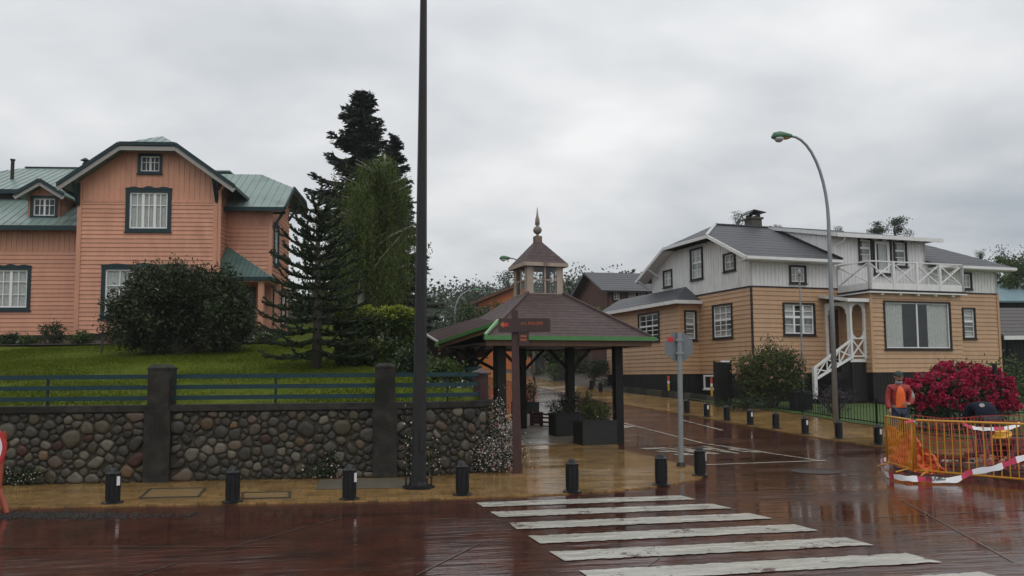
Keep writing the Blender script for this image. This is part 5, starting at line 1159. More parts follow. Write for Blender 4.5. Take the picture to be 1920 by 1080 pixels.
ML_RHOD = leafmat('rhododendron_leaf', (.028, .040, .011), .6, .15, .42); ML_SPRUCE = leafmat('spruce_needle', (.014, .026, .013), .4, .08, .5); ML_ARAU = leafmat('monkey_puzzle_leaf', (.021, .034, .012), .4, .05, .5)
ML_BIRCH = leafmat('birch_leaf', (.068, .098, .013), .4, .35, .45); ML_HEDGE = leafmat('hedge_leaf', (.042, .066, .010), .5, .2, .4); ML_HTOP = leafmat('hedge_new_leaf', (.22, .26, .025), .35, .3, .45)
ML_MID = leafmat('shrub_leaf', (.052, .080, .017), .5, .25, .45); ML_DARK = leafmat('dark_shrub_leaf', (.028, .046, .016), .5, .15, .4); ML_FAR = leafmat('far_leaf', (.036, .055, .024), .5, .15, .6); ML_YG = leafmat('yellow_green_leaf', (.15, .18, .022), .4, .3, .45)
MF_MAG = leafmat('magenta_petal', (.34, .008, .048), .4, .3, .45); MF_MAG2 = leafmat('pink_petal', (.46, .018, .085), .3, .3, .45); MF_WHITE = leafmat('white_petal', (.72, .68, .68), .2, .3, .5); MF_PINK = leafmat('pale_pink_petal', (.62, .33, .30), .3, .3, .5)
def shell(n, c, rx, ry, rz_, lo=.55, hi=1.0, zmin=-1.0, lump=.18, seed=1):
    d = unit(RNG.normal(size=(n * 2, 3))); d = d[d[:, 2] > zmin][:n]; rg_ = np.random.default_rng(seed); ph = rg_.uniform(0, 6.28, 6)
    l = 1 + lump * (np.sin(d[:, 0] * 5 + ph[0]) * np.cos(d[:, 1] * 4 + ph[1]) + .7 * np.sin(d[:, 2] * 6 + d[:, 0] * 3 + ph[2]) + .5 * np.sin(d[:, 0] * 11 + d[:, 2] * 9 + ph[3]))
    r = RNG.uniform(lo ** 2, hi ** 2, len(d)) ** .5 * l
    return np.array(c) + d * r[:, None] * np.array([rx, ry, rz_]), d
def bush(name, label, cat, base, rx, ry, H, n_cl, per, L, Wd, m, group=None, lift=.15, flowers=None, seed=1, stems=True, zmin=-.75, clr=.12, lump=.16, frm='shrub'):
    r = thing(name, label, cat, base, 0, group); rzz = H / 2 * (1 - lift * .5); c = (0, 0, H - rzz)
    cl, d = shell(n_cl, c, rx, ry, rzz, .45, 1.0, zmin, lump, seed); lo_ = cl[:, 2] < c[2]; cl[lo_, :2] *= (1 + .06 * (1 - cl[lo_, 2:3] / c[2])); cl = cl[cl[:, 2] > .05]
    C = (cl[:, None, :] + RNG.normal(0, clr, (len(cl), per, 3))).reshape(-1, 3); C = C[C[:, 2] > .03]
    ctr = np.array(c); T = unit(C - ctr) + np.array([0, 0, .1])
    leaf_mesh('foliage', C, L, Wd, m, r, T, 1.1)
    if stems:
        b = MB()
        for k in range(9):
            q = cl[RNG.integers(len(cl))]; mid = Vector((q[0] * .35, q[1] * .35, q[2] * .45)); b.tube([(random.uniform(-.1, .1) * rx, random.uniform(-.1, .1) * ry, -.05), mid, Vector(q)], [.05 * H / 2 + .012, .03 * H / 2 + .01, .008], 5)
        b.build('stems', M_BARK, r)
    if flowers:
        nfl, fr_, per_f, ms, zm = flowers; f, fd = shell(nfl, c, rx * 1.03, ry * 1.03, rzz * 1.03, .93, 1.03, zm, lump, seed)
        for j, m_ in enumerate(ms):
            ff = f[j::len(ms)]; fdd = fd[j::len(ms)]; dd = unit(RNG.normal(size=(len(ff) * per_f, 3))); CC = np.repeat(ff, per_f, 0) + dd * fr_
            leaf_mesh('blossoms', CC, fr_ * 1.0, fr_ * .9, m_, r, dd * .3 + RNG.normal(size=dd.shape) * .5, .6)
    return r
# dark rhododendron before the pink house
p = lp(335, 664)
hR = atY(330, 492, p.y).z - p.z; wR = 268 / F * p.y
rb_ush = thing('rhododendron_bush', 'big dark green rhododendron bush in front of the pink house', 'bush', p); cls = []; b = MB()
for k, (cx_, cz_, rx_, rz_, n_) in enumerate([(-.14, .60, .26, .40, 420), (.20, .58, .27, .36, 420), (-.33, .40, .16, .30, 190), (.36, .40, .16, .32, 190), (-.02, .34, .30, .30, 300), (-.22, .24, .20, .22, 160), (.28, .24, .20, .20, 150), (.06, .70, .16, .24, 130)]):
    c_, d_ = shell(n_, (cx_ * wR, RNG.uniform(-.35, .35), cz_ * hR), rx_ * wR, 1.15, rz_ * hR, .5, 1.0, -1, .15, 40 + k); cls.append(c_)
    for q in c_[:4]: b.tube([(random.uniform(-.2, .2), random.uniform(-.2, .2), -.05), (q[0] * .4, q[1] * .4, q[2] * .4), tuple(q)], [.07, .045, .012], 5)
cl = np.concatenate(cls); cl = cl[(cl[:, 2] > .12) & (cl[:, 2] < hR)]; C = (cl[:, None, :] + RNG.normal(0, .11, (len(cl), 26, 3))).reshape(-1, 3); C = C[C[:, 2] > .04]
leaf_mesh('foliage', C, .14, .046, ML_RHOD, rb_ush, unit(C - np.array([0, 0, hR * .4])) + np.array([0, 0, -.15]), 1.0); b.build('stems', M_BARK, rb_ush)
# small shrubs along the house base
for (x, y, w, hpx, l, m_) in [(98, 648, 50, 44, 'small dark round shrub left of the pink house corner', ML_DARK), (155, 652, 40, 26, 'low shrub right of the pink house corner', ML_MID), (20, 652, 36, 22, 'low shrub at the left edge beneath the wing window', ML_DARK), (225, 655, 44, 30, 'reddish low shrub left of the big rhododendron', leafmat('reddish_leaf', (.10, .05, .025), .5)), (497, 660, 40, 24, 'low flowering plant at the pink house porch', ML_MID), (52, 654, 24, 16, 'tiny leafy plant in the flower bed left', ML_MID)]:
    p = atY(x, y, 28.6); p = Vector((p.x, p.y, lz(28.6) - .05)); bush('low_shrub', l, 'shrub', p, w / F * 28.6 / 2, .4, hpx / F * 28.6, 90, 14, .08, .04, m_, 'shrubs along the pink house', clr=.06, seed=x, flowers=(30, .03, 5, [MF_WHITE], -.2) if x in (497, 52) else None)
bed = raw('flower_bed', np.array([(-22, 27.8, lz(27.8) + .05), (-8.6, 28.4, lz(28.4) + .05), (-8.6, 30.4, lz(30.4) + .05), (-22, 29.6, lz(29.6) + .05)]), np.array([[0, 1, 2, 3]]), M_EARTH); bed['kind'] = 'structure'
p = lp(190, 662); tag(MB().tube([(0, 0, -.1), (.02, 0, .75)], .03, 6).build('garden_stake', M_BARK, None, mw=Matrix.Translation(p)), 'thin wooden stake standing left of the big rhododendron', 'stake')
# clipped hedge
p = lp(705, 690); y_h = 20.8; x0 = atY(626, 600, y_h).x; x1 = atY(786, 600, y_h).x; zt_ = atY(700, 573, y_h).z; zg = lz(y_h) - .1
hd = thing('clipped_hedge', 'rounded clipped hedge with yellow-green top between araucaria and tall pole', 'hedge', ((x0 + x1) / 2, y_h + .6, zg)); n = 24000
hx, hy, hz_ = (x1 - x0) / 2, .95, (zt_ - zg)
d = unit(RNG.normal(size=(n * 2, 3))); sg = np.sign(d) * np.abs(d) ** .5; k = np.max(np.abs(sg), axis=1, keepdims=True); d2 = unit(sg) * 1.0; q = d2 / np.maximum(1e-6, (np.abs(d2) ** 5).sum(1, keepdims=True) ** (1 / 5)); q = q * RNG.uniform(.72, 1.0, (len(q), 1)) * (1 + .05 * np.sin(q[:, :1] * 9) * np.cos(q[:, 1:2] * 7 + q[:, 2:] * 8))
C = q * np.array([hx, hy, hz_ / 2]) + np.array([0, 0, hz_ / 2]); C = C[C[:, 2] > .02]; up = (C[:, 2] > hz_ * .76) & (RNG.uniform(size=len(C)) < (C[:, 2] / hz_ - .70) * 3.6)
leaf_mesh('foliage', C[~up], .10, .05, ML_HEDGE, hd); leaf_mesh('new_growth', C[up], .09, .045, ML_HTOP, hd)
b = MB()
for i in range(8): xx = -hx * .8 + i * hx * 1.6 / 7; b.tube([(xx, 0, -.2), (xx * .95, .1, hz_ * .5), (xx, .0, hz_ * .85)], [.05, .035, .01], 5)
b.build('stems', M_BARK, hd)
# araucaria (monkey puzzle)
p = lp(593, 693); H = atY(597, 372, p.y).z - p.z
ar = thing('monkey_puzzle_tree', 'dark monkey puzzle tree with upcurving rope-like branches on the lawn', 'tree', p)
b = MB().tube([(0, 0, -.1), (.02, 0, H * .3), (0, 0, H * .96)], [.13, .10, .035], 10); b.build('trunk', M_BARK, ar, True)
br = MB(); LC = []; LT = []
def rope(p0, az, el0, el1, L_, r0, sub=True):
    pts = [Vector(p0)]; N = 8
    for k in range(N):
        el = el0 + (el1 - el0) * (k / (N - 1)) ** 1.6; a = az + random.uniform(-.05, .05); pts.append(pts[-1] + Vector((math.cos(a) * math.cos(el), math.sin(a) * math.cos(el), math.sin(el))) * L_ / N)
    br.tube(pts, [r0 * (1 - .45 * i / N) for i in range(N + 1)], 5)
    for i in range(N):
        nn = max(3, int(L_ / N / .009))
        for _ in range(nn):
            q = pts[i].lerp(pts[i + 1], random.random()); dv = (pts[i + 1] - pts[i]).normalized(); s = Vector((random.gauss(0, 1), random.gauss(0, 1), random.gauss(0, 1))); s = (s - dv * s.dot(dv)).normalized()
            LC.append(q + s * r0 * .9); LT.append(dv * .8 + s * .7)
    if sub:
        for k in range(3, N + 1, 2):
            for s in (-1, 1):
                if random.random() < .85: rope(pts[k - 1], az + s * random.uniform(.5, .95), el0 + .1 * (k / N), el1 + random.uniform(-.1, .15), L_ * random.uniform(.28, .46) * (1.15 - .5 * k / N), r0 * .8, False)
zz = .50
while zz < H * .97:
    f = zz / H; nb = 6 if f < .8 else 5; Lb = (1.42 * (1 - f) ** .55 + .22) * random.uniform(.86, 1.1); off = random.uniform(0, 6)
    for k in range(nb): rope((0, 0, zz), off + k * 6.283 / nb + random.uniform(-.2, .2), -.50 + f * .95, .45 + f * .8, Lb, .034, f < .88)
    zz += .26 - .05 * f
br.build('branches', ML_ARAU, ar); leaf_mesh('foliage', np.array([tuple(v_) for v_ in LC]), .065, .022, ML_ARAU, ar, np.array([tuple(v_) for v_ in LT]), .25)
# big dark spruce behind the hedge
def conifer(name, label, base, H, rad, m, dens=1.0, group=None, tips=True, zstart=.06, slim=1.0, size=.30):
    r = thing(name, label, 'tree', base, 0, group); MB().tube([(0, 0, -.3), (0, 0, H * .5), (0, 0, H)], [.022 * H, .013 * H, .01], 8).build('trunk', M_BARK, r, True)
    CC = []; TT = []; bb = MB(); z = H * zstart; rr = random.Random(int(H * 100))
    while z < H * .985:
        f = z / H; Lb = rad * (1 - f) ** .72 * 1.0 + .12; nb = int(4 + 2.5 * (1 - f))
        for k in range(nb):
            az = rr.uniform(0, 6.283); L_ = Lb * rr.choice((.45, .6, .75, .85, .95, 1.05, 1.28)); el = .25 - .5 * (1 - f) + rr.uniform(-.28, .28); q = Vector((0, 0, z + rr.uniform(-.1, .1))); N = max(4, int(L_ / .35)); pts = [q]
            for i in range(N):
                t = i / N; e2 = el - .25 * math.sin(t * 3.1) + .55 * t * t; pts.append(pts[-1] + Vector((math.cos(az) * math.cos(e2), math.sin(az) * math.cos(e2), math.sin(e2))) * L_ / N)
            bb.tube(pts, [.028 * L_ / 2 + .008] * (len(pts) - 1) + [.004], 4)
            for i in range(1, N + 1):
                t = i / N; wdt = (.12 + .38 * math.sin(min(1, t * 1.15) * 2.6)) * min(1, L_ / 1.4); dv = (pts[i] - pts[i - 1]).normalized(); sd = Vector((-math.sin(az), math.cos(az), 0))
                for _ in range(int(11 * dens * (L_ / N) / .35) + 2):
                    s = rr.gauss(0, .55); s = max(-1, min(1, s)); c = pts[i - 1].lerp(pts[i], rr.random()) + sd * s * wdt * 1.2 + Vector((0, 0, -abs(s) * wdt * .35 - rr.random() * .10)); CC.append(c); TT.append(dv * .7 + sd * (1.0 if s > 0 else -1.0) * .6 + Vector((0, 0, -.25)))
        z += max(.10, .17 * (1 - f) + .06) * slim * rr.uniform(.6, 1.4)
    bb.build('branches', M_BARK, r); leaf_mesh('foliage', np.array([tuple(c) for c in CC]), size, size * .26, m, r, np.array([tuple(c) for c in TT]), .45)
    return r
Yc = 42.0; p = atY(676, 640, Yc); zt_ = atY(664, 166, Yc).z
conifer('spruce_tree', 'tallest dark spruce rising behind the birch and hedge', (p.x, Yc, lz(Yc) - .5), zt_ - lz(Yc) + .5, 3.9, ML_SPRUCE, 2.2, size=.36)
Yc2 = 44.0; p = atY(736, 600, Yc2); zt_ = atY(728, 248, Yc2).z
conifer('spruce_tree', 'second dark spruce leaning out right behind the birch', (p.x, Yc2, lz(Yc2) - .5), zt_ - lz(Yc2) + .5, 1.9, ML_SPRUCE, 2.4, size=.36)
# weeping birch
Yb = 29.5; p = atY(680, 640, Yb); zg = lz(Yb) - .1; H = atY(715, 282, Yb).z - zg
bi = thing('birch_tree', 'light green weeping birch with pale stem before the dark spruce', 'tree', (p.x, Yb, zg))
stem = [(-.1, 0, -.1), (-.05, 0, H * .3), (.18, .05, H * .55), (.5, .05, H * .78), (.78, 0, H * .97)]; b = MB().tube(stem, [.16, .13, .10, .06, .02], 8); b.build('trunk', M_BIRCHB, bi, True)
b = MB(); CC = []; TT = []; rr = random.Random(5)
for k in range(70):
    f = rr.uniform(.30, .97) ** 1.1; i = min(3, int(f * 4)); 
    zz = f * H; q = Vector((0, 0, 0))
    for (a_, c_) in zip(stem, stem[1:]):
        if a_[2] <= zz <= c_[2]: q = Vector(a_).lerp(Vector(c_), (zz - a_[2]) / (c_[2] - a_[2]))
    az = rr.uniform(0, 6.283); L_ = (3.0 * (1 - f) ** .75 + .25) * rr.uniform(.35, 1.1); end = q + Vector((math.cos(az) * L_, math.sin(az) * L_, L_ * .55)); b.tube([q, q.lerp(end, .5) + Vector((0, 0, .12)), end], [.035, .02, .008], 5)
    for _ in range(22):
        s = q.lerp(end, rr.uniform(.25, 1.05)) + Vector((rr.gauss(0, .15), rr.gauss(0, .15), rr.gauss(0, .08))); Ld = rr.uniform(.5, 2.3) * (1.25 - .6 * f)
        dr = Vector((rr.gauss(0, .10), rr.gauss(0, .10), -1))
        for j in range(int(Ld / .035)): CC.append(s + dr * (j * .035) + Vector((rr.gauss(0, .05), rr.gauss(0, .05), 0))); TT.append(Vector((rr.gauss(0, .5), rr.gauss(0, .5), -1)))
b.build('branches', M_BIRCHB, bi); CC = np.array([tuple(c) for c in CC]); TT = np.array([tuple(c) for c in TT]); k = CC[:, 2] > .5; leaf_mesh('foliage', CC[k], .085, .048, ML_BIRCH, bi, TT[k], .5)
# plants in the terrace corner and white daisies on the wall end
p = Vector((-1.35, 17.0, lz(17.0) - .1)); bush('leafy_shrub', 'bright green leafy shrub behind the curved end of the rail fence', 'shrub', p, .42, .4, .62, 80, 14, .09, .05, ML_MID, clr=.07, seed=3)
p = Vector((-2.35, 19.2, lz(19.2) - .2)); bush('dark_shrub', 'dark shrub under the hedge beside the tall pole', 'shrub', p, .45, .5, .7, 100, 16, .10, .05, ML_DARK, clr=.09, seed=9)
def daisies(name, label, pts, nleaf, nfl, fs=.030):
    r = thing(name, label, 'flowers', (pts[0][0], pts[0][1], 0)); o_ = np.array([pts[0][0], pts[0][1], 0])
    LCs = []; FC = []
    for (x, y, z, rx, ry, rz_) in pts:
        w = rx * rz_; LCs.append(np.array([x, y, z]) + RNG.normal(size=(int(nleaf * w), 3)) * np.array([rx, ry, rz_]) * .5); FC.append(np.array([x, y - .03, z]) + RNG.normal(size=(int(nfl * w), 3)) * np.array([rx, ry, rz_]) * .52)
    LCs = np.concatenate(LCs) - o_; FC = np.concatenate(FC) - o_; LCs = LCs[LCs[:, 2] > .01]; FC = FC[FC[:, 2] > .02]; FC = RNG.permutation(FC)
    leaf_mesh('foliage', LCs, .055, .02, ML_DARK, r); h2 = len(FC) // 3
    T = np.tile(np.array([0, 0, 1.0]), (len(FC), 1)); leaf_mesh('blossoms', FC[h2:], fs, fs, MF_WHITE, r); leaf_mesh('pink_blossoms', FC[:h2], fs, fs, MF_PINK, r)
    return r
q1 = wpt(WL[4] - .1, .22)[0]; q2 = wpt(WL[4] + .3, .18)[0]; q3 = wpt(WL[5] - .05, .2)[0]
daisies('white_flowers', 'mass of small white and pink flowers spilling at the rounded wall end', [(q1.x, q1.y, .22, .38, .2, .32), (q2.x, q2.y, .28, .3, .25, .4), (q3.x, q3.y, .45, .22, .3, .55), (q2.x + .02, q2.y, .85, .12, .12, .35), (q3.x + .1, q3.y, .25, .3, .3, .35)], 14000, 7500)
w3 = wpt(tX(-2.9), .08)[0]; daisies('white_flowers', 'small white flowers at the wall foot left of the second pillar', [(w3.x - .25, w3.y - .02, .12, .3, .1, .22), (w3.x - .1, w3.y, .3, .15, .06, .2)], 7000, 700)
w3 = wpt(tX(-1.75), .1)[0]; daisies('white_flowers', 'thin white flowers on the wall behind the tall pole', [(w3.x, w3.y, .35, .12, .08, .6), (w3.x + .4, w3.y + .03, .3, .2, .08, .3)], 3500, 700)
w3 = wpt(tX(-7.7), .1)[0]; daisies('white_flowers', 'white flowers at the wall foot beside the left barricade', [(w3.x - .1, w3.y, .12, .5, .1, .18)], 8000, 700)
w3 = (-1.1, 16.3); daisies('white_flowers', 'white flowers along the top of the wall behind the rails', [(w3[0], w3[1], lz(16.3) + .06, .8, .3, .1)], 7000, 2000)
# planting in the planters
def plant_in(pl, label, n, H, sprawl, m, seed):
    r, w, hh, d = pl; c = r.matrix_basis @ Vector((w / 2, d / 2, hh - .1)); t_ = thing('potted_shrub', label, 'plant', c, PB); rr = random.Random(seed); b = MB(); CC = []; TT = []
    for k in range(n):
        x = rr.uniform(-w / 2 + .1, w / 2 - .1); y = rr.uniform(-.15, .15); e_ = Vector((x + rr.gauss(0, sprawl), y + rr.gauss(0, sprawl), H * rr.uniform(.5, 1.05))); b.tube([(x, y, 0), Vector((x, y, 0)).lerp(e_, .5) + Vector((0, 0, .03)), e_], [.012, .008, .003], 4)
        for j in range(60): f = rr.uniform(.15, 1.05); CC.append(Vector((x, y, 0)).lerp(e_, f) + Vector((rr.gauss(0, .05), rr.gauss(0, .05), rr.gauss(0, .04)))); TT.append((e_ - Vector((x, y, 0))).normalized() + Vector((rr.gauss(0, .7), rr.gauss(0, .7), rr.gauss(0, .3))))
    b.build('stems', M_BARK, t_); leaf_mesh('foliage', np.array([tuple(c) for c in CC]), .075, .028, m, t_, np.array([tuple(c) for c in TT]), .5)
plant_in(PL1, 'loose leafy shrub growing in the corner planter', 16, .62, .12, ML_MID, 1); plant_in(PL2, 'dark leafy shrub with one tall shoot in the middle planter', 20, .65, .12, ML_DARK, 2); plant_in(PL3, 'dark upright shrub in the small planter by the finger post', 12, .95, .08, ML_DARK, 3)
# shrubs by the ochre house
p = gp(1447, 765); p.z = gz(p.x, p.y); bush('flowering_shrub', 'tall loose green shrub with pale pink flowers before the ochre house', 'shrub', p, 118 / F * p.y / 2, .9, (atY(1445, 652, p.y).z - p.z), 560, 26, .10, .045, leafmat('olive_leaf', (.066, .082, .020), .5, .25), clr=.14, seed=8, flowers=(70, .055, 9, [MF_PINK], -.2))
p = gp(1800, 812); p = Vector((p.x + .25, p.y + .6, gz(p.x, p.y))); bush('magenta_rhododendron', 'wide rhododendron covered in magenta blossom behind the barrier', 'bush', p, 196 / F * p.y / 2, 1.1, (atY(1800, 690, p.y).z - p.z), 420, 18, .12, .045, ML_DARK, clr=.10, seed=12, flowers=(520, .075, 26, [MF_MAG, MF_MAG, MF_MAG2], -.35), lump=.10)
p = gp(1570, 790); p = Vector((p.x + .8, p.y + 2.2, gz(p.x, p.y))); bush('purple_shrub', 'small mauve-tinted shrub behind the street lamp', 'shrub', p, .6, .5, .95, 90, 14, .07, .03, leafmat('mauve_leaf', (.075, .055, .07), .5), clr=.12, seed=15)
p = gp(1880, 812); p = Vector((p.x + 1.3, p.y + 2.6, gz(p.x, p.y))); bush('green_shrub', 'green shrub at the right edge behind the magenta rhododendron', 'shrub', p, 1.5, .9, 1.9, 240, 20, .11, .05, ML_MID, clr=.13, seed=16)
p = gp(1400, 772); p = Vector((p.x, p.y + .3, gz(p.x, p.y))); bush('low_shrub', 'low dark planting behind the far kerb below the ochre house', 'shrub', p, .9, .35, .4, 90, 14, .08, .035, ML_DARK, clr=.07, seed=18)

# ------------------------------------------------------------------ BACKGROUND: hill, wood, far houses
def hill_h(x, y):
    return gz(x, y) * .4 + 9.5 * np.clip((y - 85) / 95, 0, 1) ** 1.2 * (0.85 + .22 * np.sin(x * .021 + .6) + .10 * np.sin(x * .057 + 1.1) + .05 * np.sin(x * .11)) + 1.5
def hill():
    xs = np.linspace(-260, 300, 57); ys = np.linspace(80, 320, 25); X, Y = np.meshgrid(xs, ys); Z = np.vectorize(hill_h)(X, Y); V = np.stack([X, Y, Z], -1).reshape(-1, 3); n = 57; Fc = np.array([[j * n + i, j * n + i + 1, (j + 1) * n + i + 1, (j + 1) * n + i] for j in range(24) for i in range(56)])
    o = raw('hill', V, Fc, mat('hill_ground', (.05, .07, .025), .9, .3, .1), smooth=True); o['kind'] = 'structure'
hill()
def far_wood():
    rg = np.random.default_rng(21); Cs = []; sz = []
    for k in range(520):
        x = rg.uniform(-75, 120); y = rg.uniform(95, 205); 
        z = float(hill_h(x, y)); h = rg.uniform(4.0, 8.0) * (1.25 if rg.uniform() < .12 else 1); w = h * rg.uniform(.45, .7); n = 330
        lob = rg.normal(size=(7, 3)) * np.array([w * .5, w * .5, h * .2]) + np.array([x, y, z + h * .62])
        c = lob[rg.integers(0, 7, n)] + rg.normal(size=(n, 3)) * np.array([w * .28, w * .28, h * .13]); Cs.append(c)
    o = leaf_mesh('hillside_wood', np.concatenate(Cs), .55, .42, ML_FAR, None); tag(o, 'misty wooded hillside behind the houses', 'wood', None, 'stuff')
far_wood()
def far_tree(label, px, yb, yt, Y, wpx, m, group='trees on the skyline', n=420, name='far_tree', flat=1.0):
    b = atY(px, yb, Y); t_ = atY(px, yt, Y); zg = gz(b.x, Y) if Y < 85 else float(hill_h(b.x, Y)); H = t_.z - zg; w = wpx / F * Y / 2; r = thing(name, label, 'tree', (b.x, Y, zg), 0, group)
    n *= 3; vis = t_.z - b.z; lob = RNG.normal(size=(11, 3)) * np.array([w * .55, w * .55, vis * .22]) + np.array([0, 0, H - vis * .45]); k = RNG.integers(0, 11, n)
    C = lob[k] + RNG.normal(size=(n, 3)) * np.array([w * .27, w * .27, vis * .10]); C = C[C[:, 2] < H]; leaf_mesh('foliage', C, w * .15, w * .10, m, r)
    bb = MB().tube([(0, 0, -.5), (.1 * w, 0, H * .6), (0, 0, H - vis * .3)], [.05 * w + .08, .04 * w + .05, .03], 6)
    for q in lob[:6]: bb.tube([(0, 0, H - vis * .9), tuple(q)], [.05, .02], 4)
    bb.build('trunk', M_BARK, r); return r
far_tree('round dark tree above the balcony dormer, larger of two', 1677, 445, 408, 75, 40, ML_DARK)
far_tree('smaller dark tree left of the larger one above the dormer', 1643, 445, 417, 76, 38, ML_DARK)
far_tree('small dark tree top behind the chimney of the ochre house', 1386, 440, 398, 70, 26, ML_DARK); far_tree('tiny tree top right of the chimney', 1460, 440, 420, 72, 14, ML_DARK); far_tree('tiny tree top left of the curved lamp above the roof', 1571, 445, 423, 72, 14, ML_DARK)
far_tree('tall eucalyptus at the right edge of the photo', 1905, 560, 440, 60, 46, ML_FAR, n=900); far_tree('mid-height tree left of the eucalyptus above the grey roof', 1850, 540, 472, 64, 40, ML_FAR, n=500); far_tree('leafy tree under the eucalyptus beside the blue roof', 1893, 560, 485, 55, 60, ML_MID, n=900); far_tree('small tree top above the right roof slope', 1838, 500, 468, 70, 20, ML_FAR)
far_tree('yellow-green bushy tree between pavilion and wooden house', 1115, 600, 535, 60, 80, ML_HEDGE, n=1100); far_tree('yellow-green low tree right of the pavilion roof', 1105, 625, 575, 50, 50, ML_YG, n=700)
far_tree('pointed dark conifer on the skyline right of the cupola', 1098, 580, 528, 110, 18, ML_FAR, n=250); far_tree('bright green tree left of the orange house', 880, 640, 570, 58, 60, ML_HEDGE, n=900); far_tree('tree against the gable of the orange house', 938, 620, 562, 46, 32, ML_HEDGE, n=700); far_tree('dark round tree on the skyline left of the cupola', 950, 560, 508, 120, 40, ML_FAR, n=400); far_tree('dark tree on the skyline between pole and far lamp', 868, 580, 530, 118, 46, ML_FAR, n=500)
far_tree('green shrub by the road left of the far cabinets', 1040, 716, 682, 46, 40, ML_MID, 'verge shrubs up the street', 500, 'verge_shrub'); far_tree('dark shrub by the road right of the inner pavilion post', 1112, 716, 668, 42, 44, ML_DARK, 'verge shrubs up the street', 700, 'verge_shrub'); far_tree('green shrub seen left of the pavilion under the walk roof', 848, 700, 660, 36, 60, ML_MID, 'verge shrubs up the street', 700, 'verge_shrub')
far_tree('green tree filling the gap behind the pavilion', 1050, 690, 640, 58, 110, ML_HEDGE, 'verge shrubs up the street', 1200, 'verge_tree'); far_tree('dark tree behind the walk roof left of the pavilion', 860, 690, 610, 52, 90, ML_DARK, 'verge shrubs up the street', 1200, 'verge_tree'); far_tree('dark bushy tree behind the tall pole', 812, 690, 600, 48, 60, ML_DARK, 'verge shrubs up the street', 900, 'verge_tree')
# orange far house
def house_simple(name, label, px0, px1, ybase, yeave, yridge, Y, ang, wallm, roofm, dep=6.0, wins=(), over=.5, gable=False, fascia=None):
    a = atY(px0, ybase, Y); b = atY(px1, ybase, Y); ze = atY((px0 + px1) / 2, yeave, Y).z; zr = atY((px0 + px1) / 2, yridge, Y + (0 if gable else dep / 2)).z; zg = gz(a.x, Y) - .2
    r = thing(name, label, 'house', (a.x, Y, zg), ang); w = (b.x - a.x) / math.cos(ang); ez_ = ze - zg; rz_ = zr - zg
    Wf = Wall(r, (0, 0), 0.0); ops = [Wf.rect(*q) for q in wins]
    top_ = ez_ if not gable else [(0, ez_), (w / 2, rz_), (w, ez_)]
    clad(Wf, 0, w, 0, top_, wallm, ops, .2, True)
    for o in ops: window(Wf, o, 2, [.5], tw=.06, curtain='part' if not gable else None)
    for xx, an in ((0, -90), (w, 90)): Ws = Wall(r, (xx, dep if an < 0 else 0), R(an)); clad(Ws, 0, dep, 0, ez_ if gable else [(0, ez_), (dep / 2, rz_ - .05), (dep, ez_)], wallm, [], .25, True)
    MB().box(0, w, dep - .1, dep, 0, ez_).build('back_wall', wallm, r)
    if gable:
        s_ = (rz_ - ez_) / (w / 2)
        for s in (-1, 1): P_ = [(w / 2, -over, rz_ + .05), (w / 2 + s * (w / 2 + over), -over, ez_ - s_ * over + .05), (w / 2 + s * (w / 2 + over), dep + over, ez_ - s_ * over + .05), (w / 2, dep + over, rz_ + .05)]; roof_slab(r, P_, roofm, .1); courses(r, P_, P_[1], P_[2], roofm, .5, .6)
    else:
        s_ = (rz_ - ez_) / (dep / 2)
        for s, y0 in ((-1, 0), (1, dep)): P_ = [(-over, y0 + s * over, ez_ - s_ * over + .05), (w + over, y0 + s * over, ez_ - s_ * over + .05), (w + over, dep / 2, rz_ + .05), (-over, dep / 2, rz_ + .05)]; roof_slab(r, P_, roofm, .1); courses(r, P_, P_[0], P_[1], roofm, .5, .6)
        if fascia: MB().box(-over, w + over, -over - .05, -over, ez_ - s_ * over - .16, ez_ - s_ * over + .04).build('fascia', fascia, r)
    return r, w
M_FORG = mat('orange_paint', (.62, .19, .055), .5, .1, 3, rnd=.05); M_FWOOD = mat('brown_wood_wall', (.095, .042, .028), .6, .25, 5, rnd=.1)
def lean_house():
    Y = 60; x = lambda px, py, y=Y: atY(px, py, y); a = x(897, 660); zg = gz(a.x, Y) - .2; r = thing('orange_house', 'bright orange house with sloping roof behind the pavilion roof', 'house', (a.x, Y, zg), R(-14)); Wf = Wall(r, (0, 0), 0.0)
    zL = Wf.px(899, 567)[1]; xr, zR = Wf.px(975, 535); o1 = Wf.rect(904, 578, 908, 593); o2 = Wf.rect(912, 573, 918, 591)
    clad(Wf, 0, xr, 0, [(0, zL), (xr, zR)], M_FORG, [o1, o2], .25, True); window(Wf, o1, 1, [], tw=.05, curtain=None); window(Wf, o2, 1, [], tw=.05, curtain=None)
    P_ = [(-.5, -.5, zL - .12), (xr, -.5, zR + .05), (xr, 6, zR + .05), (-.5, 6, zL - .12)]; roof_slab(r, P_, M_SHING, .14); courses(r, P_, P_[0], P_[3], M_SHING, .5, .6); MB().bar((-.5, -.53, zL - .16), (xr, -.53, zR + .0), .05, .18).build('barge_board', M_WOODBR, r)
    Ws = Wall(r, (0, 6), R(-90)); clad(Ws, 0, 6, 0, zL - .1, M_FORG, [], .25, True); Ws = Wall(r, (xr, 0), R(90)); clad(Ws, 0, 6, 0, zR - .1, M_FORG, [], .25, True); MB().prism([(0, 5.9, 0), (xr, 5.9, 0), (xr, 5.9, zR), (0, 5.9, zL)], (0, .1, 0)).build('back_wall', M_FORG, r)
lean_house()
house_simple('wooden_house', 'dark brown wooden house with grey roof behind the ochre house', 1141, 1240, 640, 541, 512, 50, R(12), M_FWOOD, M_SLATE, 6.5, [(1150, 549, 1162, 562), (1178, 548, 1192, 562), (1196, 546, 1210, 560), (1214, 545, 1226, 558)])
